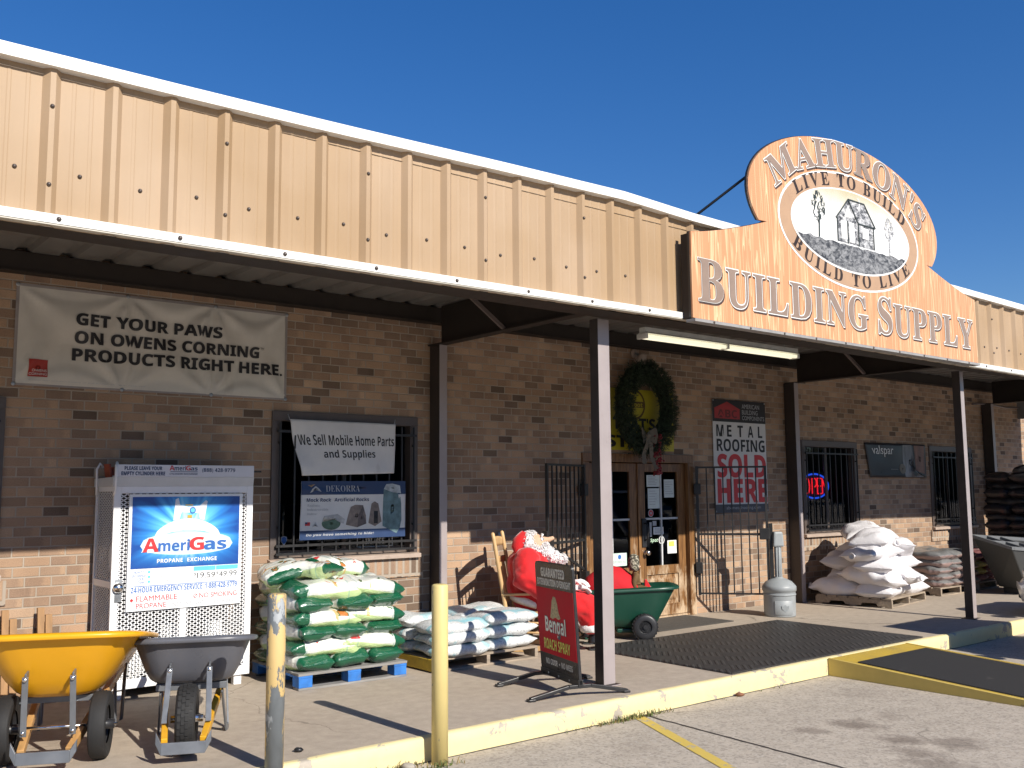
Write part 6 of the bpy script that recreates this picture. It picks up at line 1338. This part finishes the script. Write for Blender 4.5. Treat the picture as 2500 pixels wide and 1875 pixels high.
def sk(u, v):
    x = -.40+.72*u; e = (u-.58)/.5; r = .285*max(.0, 1-abs(e)**2.6)**.5 if u > .17 else .055+.05*abs(u-.11)/.06*.6
    if u > .17: r = max(r, .055+.25*min(1, (u-.17)/.2)*(1-abs(max(0, (u-.6)/.42))**3))
    if u > .985: r = .004
    a_ = 2*pi*v; w = 1+.07*NZ.noise((x*5, cos(a_)*2, sin(a_)*2))+.05*sin(a_*6)*max(0, .35-u)*2.2
    z = .30+.10*(.5-abs(u-.5))-(.0 if u > .2 else -.1*(.2-u)*4)
    return V((x, r*w*cos(a_)*.8, z+r*w*sin(a_)*1.0))
mb.grid(40, 30, sk); mb.build('sack_body', mat('red_felt', (.50, .008, .016), .85, var=.12, scale=5., bmp=.2, bscale=40.), t)
mb = MB(); mb.tube([(-.318+.01*sin(i), .062*cos(2*pi*i/16), .40+.062*sin(2*pi*i/16)) for i in range(17)], .007, 6); mb.tube([(-.32, -.062, .39), (-.33, -.085, .30), (-.31, -.10, .20)], .006, 6); mb.tube([(-.32, -.06, .41), (-.34, -.09, .37), (-.30, -.13, .28), (-.29, -.135, .05)], .006, 6); mb.build('cord', WFUR, t)
dl_ = thing('doll', 'small doll in a knitted camouflage cap and brown jacket sitting in the cart', 'doll', cartp(-.06, -.06, .38), GA)
DB = mat('doll_jacket', (.13, .075, .028), .85, var=.25, scale=20., bmp=.3)
skin('body', [(0, 0, .18, .055), (0, 0, .26, .06), (0, 0, .34, .04), (0, 0, .37, .03), (.01, -.065, .32, .032), (-.03, -.085, .24, .030), (-.02, -.08, .17, .026), (.01, .065, .32, .032), (.04, .085, .24, .03), (.08, .07, .19, .026), (.09, -.035, .17, .034), (.15, -.04, .16, .030), (.09, .035, .17, .034), (.15, .04, .16, .03)], [(0, 1), (1, 2), (2, 3), (1, 4), (4, 5), (5, 6), (1, 7), (7, 8), (8, 9), (0, 10), (10, 11), (0, 12), (12, 13)], DB, dl_, 2, 0, .004)
mb = MB(); mb.ball((.005, 0, .42), (.052, .05, .058), 16, 12); mb.ball((.056, 0, .415), (.012, .011, .011), 8, 6); mb.build('head', SKINM, dl_)
for sg in (-1, 1): mb = MB(); mb.ball((.048, sg*.02, .43), (.006, .007, .007), 8, 6); mb.build('eye', BLACKP, dl_)
def camo():
    m, nt, b = new_mat('camo_knit'); v = coords(nt); setin(nt, b, 'Base Color', ramp(nt, noise(nt, v, 38., 2), [(.40, (.07, .065, .05)), (.5, (.25, .23, .17)), (.56, (.46, .42, .33)), (.66, (.12, .13, .07))], 'CONSTANT')); b.inputs['Roughness'].default_value = .95; bump(nt, b, noise(nt, v, 150.), .5, .004); return m
mb = MB(); mb.lathe([(.05, .37), (.064, .40), (.064, .45), (.06, .50), (.05, .54), (.02, .558), (.001, .56)], (-.012, 0, 0), 20); mb.build('cap', camo(), dl_)
for sy in (-1, 1): mb = MB(); mb.ball((.17, sy*.04, .165), (.03, .024, .026), 10, 7); mb.build('shoe', mat('doll_shoe', (.45, .46, .48), .3, metal=.3), dl_)
for p in ((-.02, -.083, .145), (.095, .07, .18)): mb = MB(); mb.ball(p, (.022, .02, .022), 10, 7); mb.build('hand', SKINM, dl_)
mb = MB(); mb.hexa([(.10, -.03, .10), (.22, -.03, .10), (.22, .06, .10), (.10, .06, .10)], [(.11, -.01, .27), (.13, -.01, .27), (.13, .03, .27), (.11, .03, .27)]); mb.build('scarf', RED, dl_, .006)

# ---------------------------------------------------------------- sidewalk sign
SA = math.atan2(-.96, -.27)
t = thing('sidewalk_sign', 'red and black roach spray sign standing on two splayed feet beside the post', 'sign', (5.59, -2.555, 0), SA)
SM = M4.Translation((0, 0, .10)) @ M4.Rotation(R(3.5), 4, 'X')
def sb(): m_ = MB(); m_.M = SM; return m_
hw, hh_ = .365, .955
def rnd(w, z0, z1, r, y0, y1, m_, nm):
    mb = sb(); p = [(-w, z0), (w, z0)]+[(w-r+r*cos(a), z1-r+r*sin(a)) for a in [R(15*i) for i in range(7)]]+[(-w+r+r*cos(a), z1-r+r*sin(a)) for a in [R(90+15*i) for i in range(7)]]; mb.prism(p, y0, y1); return mb.build(nm, m_, t)
rnd(hw, .0, hh_, .035, -.012, .012, BLACKP, 'frame'); rnd(hw-.004, .06, hh_-.004, .033, -.0155, -.0125, mat('panel_black', (.022, .021, .022), .3, var=.1), 'panel')
mb = sb(); mb.box(-hw+.006, hw-.006, -.0175, -.0158, .175, .735); mb.build('red_field', mat('panel_red', (.52, .012, .025), .65, var=.12, scale=2., spec=.2), t)
PG = mat('panel_silver', (.68, .68, .65), .4, var=.1)
mb = sb(); put_text(mb, bold('GUARANTEED'), -.24, .22, .832, .908, -.0165, .02); put_text(mb, bold('EXTERMINATION OVERNIGHT'), -.325, .325, .757, .815, -.0165, .015); put_text(mb, bold('NO ODOR'), -.245, -.02, .085, .133, -.0165, .015); put_text(mb, bold('NO MESS'), .055, .265, .085, .133, -.0165); mb.lathe([(.009, -.0158), (.009, -.0168)], (.018, 0, .108), 10, 'y'); mb.build('lettering', PG, t)
mb = sb(); put_text(mb, bold('Bengal'), -.205, .19, .325, .50, -.0195, .035); mb.build('logo_outline', mat('panel_navy', (.015, .02, .05), .4), t)
mb = sb(); put_text(mb, bold('Bengal'), -.205, .19, .325, .50, -.0215, .006); mb.build('logo', mat('panel_cream', (.78, .77, .70), .4), t)
mb = sb(); mb.prism([(-.10, .49), (-.075, .56), (-.055, .63), (-.02, .675), (.02, .67), (.05, .62), (.065, .55), (.10, .50), (.06, .485), (0, .50), (-.05, .48)], -.0185, -.0177); mb.build('emblem', mat('emblem_tan', (.42, .33, .17), .5, var=.5, scale=60.), t)
mb = sb(); put_text(mb, bold('ROACH SPRAY'), -.255, .25, .215, .305, -.0185, .02); mb.build('slogan_shadow', mat('panel_olive', (.10, .07, .01), .5), t)
mb = sb(); put_text(mb, bold('ROACH SPRAY'), -.255, .25, .215, .305, -.0205, .0); mb.build('slogan', mat('panel_yellow', (.75, .72, .12), .4), t)
mb = MB(); mb.box(-hw+.0, hw, -.022, .022, .085, .135)
mb.i = 1
for x in (-.2, .0, .2): mb.lathe([(.010, -.022), (.010, -.026), (.001, -.028)], (x, 0, .11), 8, 'y')
mb.build('base_rail', [BLACKP, GALV], t, .003)
for sx in (-1, 1):
    mb = MB(); x = sx*.335; pts = [(x, -.44, .016), (x, -.10, .085), (x, .10, .085), (x, .44, .016)]
    for p, q in zip(pts, pts[1:]): mb.bar(p, q, .045, .03)
    mb.box(x-.03, x+.03, -.46, -.40, 0, .02); mb.box(x-.03, x+.03, .40, .46, 0, .02); mb.build('foot', BLACKP, t, .004)

# ---------------------------------------------------------------- mats, ramp
def matrubber():
    m, nt, b = new_mat('rubber_mat'); P = nd(nt, 'TexCoord').outputs['Object']; sp = nd(nt, 'SeparateXYZ', {0: P}); x, y_ = sp.outputs[0], sp.outputs[1]
    n = noise(nt, P, 3., 5); c = mix(nt, n, (.022, .021, .021), (.045, .043, .041)); c = mix(nt, nd(nt, 'MapRange', {0: noise(nt, P, 9., 5, .7), 1: .55, 2: .75, 3: 0., 4: .4}).outputs[0], c, (.10, .09, .075))
    # basket weave of ridges: squares of ridges turned by quarter turns
    q = .24; u = mth(nt, 'DIVIDE', mth(nt, 'ADD', x, y_), q*1.414); v = mth(nt, 'DIVIDE', mth(nt, 'SUBTRACT', x, y_), q*1.414); ck = mth(nt, 'MODULO', mth(nt, 'ADD', mth(nt, 'ADD', mth(nt, 'FLOOR', u), mth(nt, 'FLOOR', v)), 400.), 2.)
    w = nd(nt, 'Mix', {0: ck, 2: u, 3: v}, data_type='FLOAT').outputs[0]; rdg = mth(nt, 'SINE', mth(nt, 'MULTIPLY', w, 2*pi*4)); rdg = nd(nt, 'MapRange', {0: rdg, 1: -.2, 2: .6, 3: 0., 4: 1.}).outputs[0]
    c = mix(nt, mth(nt, 'MULTIPLY', rdg, .25), c, (.075, .072, .068))
    setin(nt, b, 'Base Color', c); b.inputs['Roughness'].default_value = .55; bump(nt, b, rdg, 1., .008); return m
mb = MB(); mb.prism([(-1.68, .004), (1.68, .004), (1.67, .016), (-1.67, .016)], -.97, .97); o = mb.build('floor_mat', matrubber(), None, .003); o.location = (8.86, -2.115, 0); tag(o, 'large black rubber mat with a ridged diamond pattern on the walkway', 'mat')
for v in o.data.vertices:
    v.co.z = v.co.z
mb = MB(); mb.prism([(-.70, .003), (.70, .003), (.692, .012), (-.692, .012)], -.40, .40); o = mb.build('door_mat', mat('grey_carpet', (.075, .068, .06), .95, var=.2, scale=20., bmp=.5, bscale=200.), None, .003); o.location = (9.38, -.415, 0); tag(o, 'plain dark grey carpet mat lying against the doors', 'mat')
YR = peel('ramp_yellow', (.66, .49, .13), (.40, .30, .12), .36, (1, 1, 1), 4., .55)
def yplate():
    m, nt, b = new_mat('ramp_plate'); P = nd(nt, 'TexCoord').outputs['Object']; vo = nd(nt, 'TexVoronoi', {'Vector': P, 'Scale': 38., 'Randomness': .25}); k = nd(nt, 'MapRange', {0: vo.outputs['Distance'], 1: .2, 2: .45, 3: 1., 4: 0.}).outputs[0]
    c = mix(nt, noise(nt, P, 6., 5, .65), (.42, .27, .03), (.66, .46, .06)); c = mix(nt, mth(nt, 'MULTIPLY', k, .35), c, (.75, .58, .2)); c = mix(nt, nd(nt, 'MapRange', {0: noise(nt, P, 3., 5), 1: .58, 2: .7, 3: 0., 4: .5}).outputs[0], c, (.3, .22, .1))
    setin(nt, b, 'Base Color', c); b.inputs['Roughness'].default_value = .6; bump(nt, b, k, .8, .006); return m
t = thing('access_ramp', 'yellow painted ramp with a black grip surface running down from the kerb', 'ramp', (8.56, -3.17, -.16))
rw, rl = 1.48, 2.62; zr_ = lambda y: .168+(.012-.168)*(y/rl)        # y = distance out from the kerb
mb = MB(); mb.hexa([(0, -rl, 0), (.03, -rl, 0), (.03, 0, 0), (0, 0, 0)], [(0, -rl, .012), (.03, -rl, .012), (.03, 0, .168), (0, 0, .168)]); mb.build('side_plate', YR, t, .002); mb = MB(); mb.hexa([(rw-.03, -rl, 0), (rw, -rl, 0), (rw, 0, 0), (rw-.03, 0, 0)], [(rw-.03, -rl, .012), (rw, -rl, .012), (rw, 0, .168), (rw-.03, 0, .168)]); mb.build('side_plate', YR, t, .002)
mb = MB(); mb.hexa([(.03, -rl, .002), (rw-.03, -rl, .002), (rw-.03, 0, .15), (.03, 0, .15)], [(.03, -rl, .008), (rw-.03, -rl, .008), (rw-.03, 0, .162), (.03, 0, .162)]); mb.build('deck', yplate(), t)
mb = MB(); mb.hexa([(-.01, -.03, .165), (rw+.01, -.03, .165), (rw+.01, .10, .168), (-.01, .10, .168)], [(-.01, -.03, .171), (rw+.01, -.03, .171), (rw+.01, .10, .174), (-.01, .10, .174)]); mb.build('top_lip', yplate(), t) if False else None
mb = MB(); y0, y1 = .27, 2.55; f_ = lambda y: .008+(.162-.008)*(1-y/rl)
mb.hexa([(.085, -y1, f_(y1)+.001), (rw-.10, -y1, f_(y1)+.001), (rw-.10, -y0, f_(y0)+.001), (.085, -y0, f_(y0)+.001)], [(.09, -y1, f_(y1)+.012), (rw-.105, -y1, f_(y1)+.012), (rw-.105, -y0, f_(y0)+.012), (.09, -y0, f_(y0)+.012)]); mb.build('grip_mat', mat('grip_black', (.022, .021, .021), .85, var=.3, scale=60., bmp=.8, bscale=160., dirt=(.07, .065, .06), dscale=4., damt=.3), t)

# ---------------------------------------------------------------- cigarette bin
t = thing('ashtray_bin', 'grey plastic smokers bin with a dome base and tall neck near the wall column', 'bin', (10.98, -.86, 0), R(-35))
GP = mat('bin_grey', (.30, .32, .33), .45, var=.06, dirt=(.2, .2, .2), damt=.3)
mb = MB(); mb.lathe([(.20, 0), (.205, .02), (.208, .30), (.212, .33), (.222, .335), (.222, .385), (.214, .40), (.17, .45), (.10, .485), (.058, .498), (.055, .51)], (0, 0, 0), 40); mb.lathe([(.212, .275), (.216, .28), (.216, .292), (.212, .297)], (0, 0, 0), 40); mb.build('base', GP, t)
mb = MB(); mb.tube([(0, 0, .50), (0, 0, .96)], .043, 16); mb.i = 0
for a_ in range(8): d = V((cos(a_*pi/4), sin(a_*pi/4), 0))*.042; mb.bar(d+V((0, 0, .51)), d+V((0, 0, .94)), .012, .012)
mb.build('neck', GP, t)
mb = MB(); mb.hexa([(-.075, -.062, .905), (.075, -.062, .905), (.075, .062, .905), (-.075, .062, .905)], [(-.062, -.055, 1.105), (.062, -.055, 1.105), (.062, .055, 1.105), (-.062, .055, 1.105)]); mb.build('head', GP, t, .022)
mb = MB(); mb.lathe([(.211, .03), (.215, .035), (.215, .21), (.211, .215)], (0, 0, 0), 14, 'z', R(235), R(300)); mb.build('access_door', GP, t)
mb = MB(); pr_ = [(0, .07), (.045, .11), (.05, .15), (.02, .145), (0, .165), (-.02, .145), (-.05, .15), (-.045, .11)]
mb.prism([(x, z) for x, z in pr_], -.2175, -.2100); mb.build('crest', mat('bin_crest', (.24, .26, .27), .5), t)

# ---------------------------------------------------------------- grey utility cart at the right
t = thing('utility_cart', 'grey plastic cart with moulded tray pockets standing past the right post', 'cart', (15.35, -1.95, 0), R(-12))
GC_ = mat('cart_grey', (.045, .046, .045), .5, var=.08)
mb = MB(); mb.smooth = False
mb.hexa([(.42, .10, .10), (1.15, .10, .10), (1.15, .58, .10), (.42, .58, .10)], [(0, 0, .72), (1.45, 0, .60), (1.45, .68, .78), (0, .68, .88)])
mb.build('tub', GC_, t, .02)
mb = MB()
def tz(x, y): return (.72-.12*x/1.45)*(1-y/.68)+(.88-.10*x/1.45)*y/.68
for (x0, x1, y0, y1) in ((-.02, .03, -.02, .70), (.30, .34, .03, .65), (.62, .66, .03, .65), (1.42, 1.48, -.02, .70), (.03, 1.42, -.02, .03), (.03, 1.42, .65, .70), (.03, .62, .32, .36)):
    mb.hexa([(x0, y0, tz(x0, y0)), (x1, y0, tz(x1, y0)), (x1, y1, tz(x1, y1)), (x0, y1, tz(x0, y1))], [(x0, y0, tz(x0, y0)+.05), (x1, y0, tz(x1, y0)+.05), (x1, y1, tz(x1, y1)+.05), (x0, y1, tz(x0, y1)+.05)])
mb.build('tray_rim', mat('cart_rim', (.15, .155, .16), .45, var=.06), t, .006)
for y in (.04, .64): mb = MB(); mb.lathe([(.04, -.03), (.10, -.035), (.105, 0), (.10, .035), (.04, .03)], (.95, y, .105), 20, 'y'); mb.build('wheel', BLACKP, t)
mb = MB(); mb.box(.50, .58, .12, .56, .0, .12); mb.build('leg', GC_, t, .006)

# ---------------------------------------------------------------- parked car, only its front corner is in the picture (local: +x to its front)
CAP = mat('car_paint', (.74, .74, .73), .3, var=.02, coat=1.); CGL = mat('car_glass', (.012, .014, .016), .06, var=.05); 
def make_car(label, loc, rz, sz, cab=0.):
    t = thing('parked_car', label, 'car', loc, rz, 'cars parked nose in at the kerb'); t.scale = sz
    def carbody(t):
        mb = MB(); mb.smooth = True; N = 28; rows = []
        for i in range(33):
            x = -2.2+4.4*i/32; e = max(0, (abs(x)-1.7)/.5); nose = 1-.55*min(1, e)**2.2; wid = .88*(1-.20*min(1, max(0, (abs(x)-1.5)/.7))**2)
            ht = .86-.02*(x+2.2)/4.4 if x < 1.0 else .84-.16*((x-1.0)/1.2)**2; r_ = []
            for j in range(N+1):
                a_ = pi*j/N; y = wid*math.copysign(abs(cos(a_))**.42, cos(a_)); z = .26+(ht-.26)*(sin(a_)**.42 if j not in (0, N) else 0); z = .26+(z-.26)*(nose if z > .5 and e > 0 else 1); q = sqrt(max(.06, 1-(max(0, abs(x)-1.95)/.255)**2)); r_.append(mb.vert((x, y*(.75+.25*q), .48+(z-.48)*q)))
            rows.append(r_)
        for a_, b_ in zip(rows, rows[1:]):
            for j in range(N): mb.face((a_[j], a_[j+1], b_[j+1], b_[j]))
        mb.face(rows[0]); mb.face(rows[-1][::-1])
        for a_, b_ in zip(rows, rows[1:]): mb.face((a_[0], b_[0], b_[N], a_[N]))
        return mb.build('body', CAP, t)
    carbody(t)
    mb = MB(); mb.hexa([(-2.0, -.80, .80), (1.0+cab*.8, -.80, .80), (1.0+cab*.8, .80, .80), (-2.0, .80, .80)], [(-1.6, -.60, 1.44), (.05+cab, -.60, 1.46), (.05+cab, .60, 1.46), (-1.6, .60, 1.44)]); mb.build('cabin_glass', CGL, t, .06)
    mb = MB(); mb.hexa([(-1.66, -.62, 1.44), (.12+cab, -.62, 1.455), (.12+cab, .62, 1.455), (-1.66, .62, 1.44)], [(-1.5, -.52, 1.49), (-.02+cab, -.52, 1.50), (-.02+cab, .52, 1.50), (-1.5, .52, 1.49)]); mb.build('roof', CAP, t, .02)
    for sy in (-1, 1):
        mb = MB(); mb.bar((.98+cab*.8, sy*.79, .82), (.08+cab, sy*.61, 1.45), .06, .05); mb.bar((-1.95, sy*.79, .82), (-1.6, sy*.61, 1.44), .12, .05); mb.bar((-.6, sy*.80, .82), (-.65, sy*.615, 1.45), .08, .03); mb.build('pillar', CAP, t)
        for x in (-1.35, 1.38):
            mb = MB(); mb.lathe([(.17, -.10), (.29, -.105), (.32, -.07), (.325, 0), (.32, .07), (.29, .105), (.17, .10)], (x, sy*.79, .325), 28, 'y', cap=False); wh = mb.build('wheel', RUB, t)
            mb = MB(); mb.lathe([(.20, sy*.09), (.18, sy*.10), (.05, sy*.085), (.04, sy*.11), (.001, sy*.11)], (x, sy*.79, .325), 20, 'y'); mb.build('rim', GALV, wh)
            mb = MB(); mb.lathe([(.36, -.10), (.36, .088)], (x, sy*.79, .325), 28, 'y', 0, pi); mb.build('wheel_arch', BLACKP, t)
        mb = MB(); mb.M = M4.Translation((2.0, sy*.60, .60)) @ M4.Rotation(R(sy*28), 4, 'Z'); mb.ball((0, 0, -.03), (.10, .18, .075), 16, 10); mb.build('headlight', mat('headlight', (.62, .64, .66), .12, coat=1.), t)
        mb = MB(); mb.ball((.72, sy*.98, .90), (.08, .12, .075), 12, 8); mb.build('mirror', CAP, t)
    mb = MB(); mb.box(2.02, 2.17, -.62, .62, .30, .42); mb.build('grille', BLACKP, t, .02)
make_car('white car parked nose in at the right, its front corner at the picture edge', (14.06, -5.02, -.16), R(90), (1, 1, 1.22))
make_car('tall white van just outside the picture, throwing the round shadow on the walkway', (11.80, -6.45, -.16), R(90), (1, 1, 1.45), 1.0)

# ---------------------------------------------------------------- weeds and litter along the kerb, trees across the lot
WEED = mat('weed_green', (.09, .12, .03), .8, var=.4, scale=30.); WEED2 = mat('weed_dry', (.26, .20, .08), .9, var=.3, scale=30.)
mb = MB(); rr = random.Random(21)
for cx, cy, n, sp, hm in ((5.82, -3.20, 130, .16, .055), (5.55, -3.19, 60, .2, .04), (3.52, -3.20, 70, .16, .05), (3.82, -3.33, 50, .10, .045), (3.2, -3.19, 40, .2, .04), (7.4, -3.19, 14, .4, .03)):
    for k in range(n):
        x, y_ = cx+rr.gauss(0, sp), cy-abs(rr.gauss(0, .022)); h = hm*rr.uniform(.4, 1.2); a_ = rr.uniform(0, 2*pi); w = rr.uniform(.003, .006); l = rr.uniform(.3, 1.2)*h; mb.i = 1 if rr.random() < .4 else 0
        b_ = V((x, y_, -.158)); d = V((cos(a_), sin(a_), 0)); s_ = V((-d.y, d.x, 0))*w; mb.poly([b_-s_, b_+s_, b_+d*l*.5+s_*.7+V((0, 0, h*.7)), b_+d*l*.5-s_*.7+V((0, 0, h*.7))]); mb.poly([b_+d*l*.5-s_*.7+V((0, 0, h*.7)), b_+d*l*.5+s_*.7+V((0, 0, h*.7)), b_+d*l+V((0, 0, h*.85))])
tag(mb.build('weeds', [WEED, WEED2], fix=False), 'small green and dry weeds growing in the crack at the kerb foot', 'weeds', kind='stuff')
LEAF = mat('dry_leaf', (.20, .085, .045), .8, var=.3, scale=20.)
def chip(name, label, cat, loc, s_, m_, seed):
    mb = MB(); rq = random.Random(seed); mb.ball((0, 0, s_*.35), (s_, s_*.7, s_*.4), 9, 6)
    for i, v in enumerate(mb.v): mb.v[i] = v*(1+.35*NZ.noise(v*40+V((seed, 0, 0))))
    o = mb.build(name, m_); o.location = loc; o.rotation_euler = (0, 0, seed); return tag(o, label, cat)
chip('brick_chip', 'small broken piece of red brick lying at the kerb', 'brick chip', (7.12, -3.215, -.158), .045, LEAF, 3)
chip('black_scrap', 'small black scrap lying on the bare walkway near the yellow bollard', 'scrap', (2.98, -2.93, .002), .035, BLACKP, 5)
chip('concrete_chip', 'pale lump of broken concrete beside the yellow bollard', 'concrete chip', (3.62, -3.24, -.158), .06, mat('chip_concrete', (.40, .36, .3), .9), 8)
mb = MB(); rr = random.Random(31); TL = mat('far_tree', (.035, .05, .022), .9, var=.5, scale=.6)
for k in range(46):
    x = -110+8*k+rr.uniform(-2, 2); y_ = -70+rr.uniform(-6, 6); h = rr.uniform(6, 11); base = len(mb.v)
    mb.ball((x, y_, h*.5), (rr.uniform(4, 6), 3.5, h*.55), 18, 12)
    for i in range(base, len(mb.v)): v = mb.v[i]; mb.v[i] = v+V((NZ.noise(v*.5), NZ.noise(v*.5+V((9, 0, 0))), NZ.noise(v*.55+V((0, 7, 0)))))*1.8
tag(mb.build('far_woods', TL), 'dark line of woods far across the lot, behind the viewer', 'woods', kind='stuff')
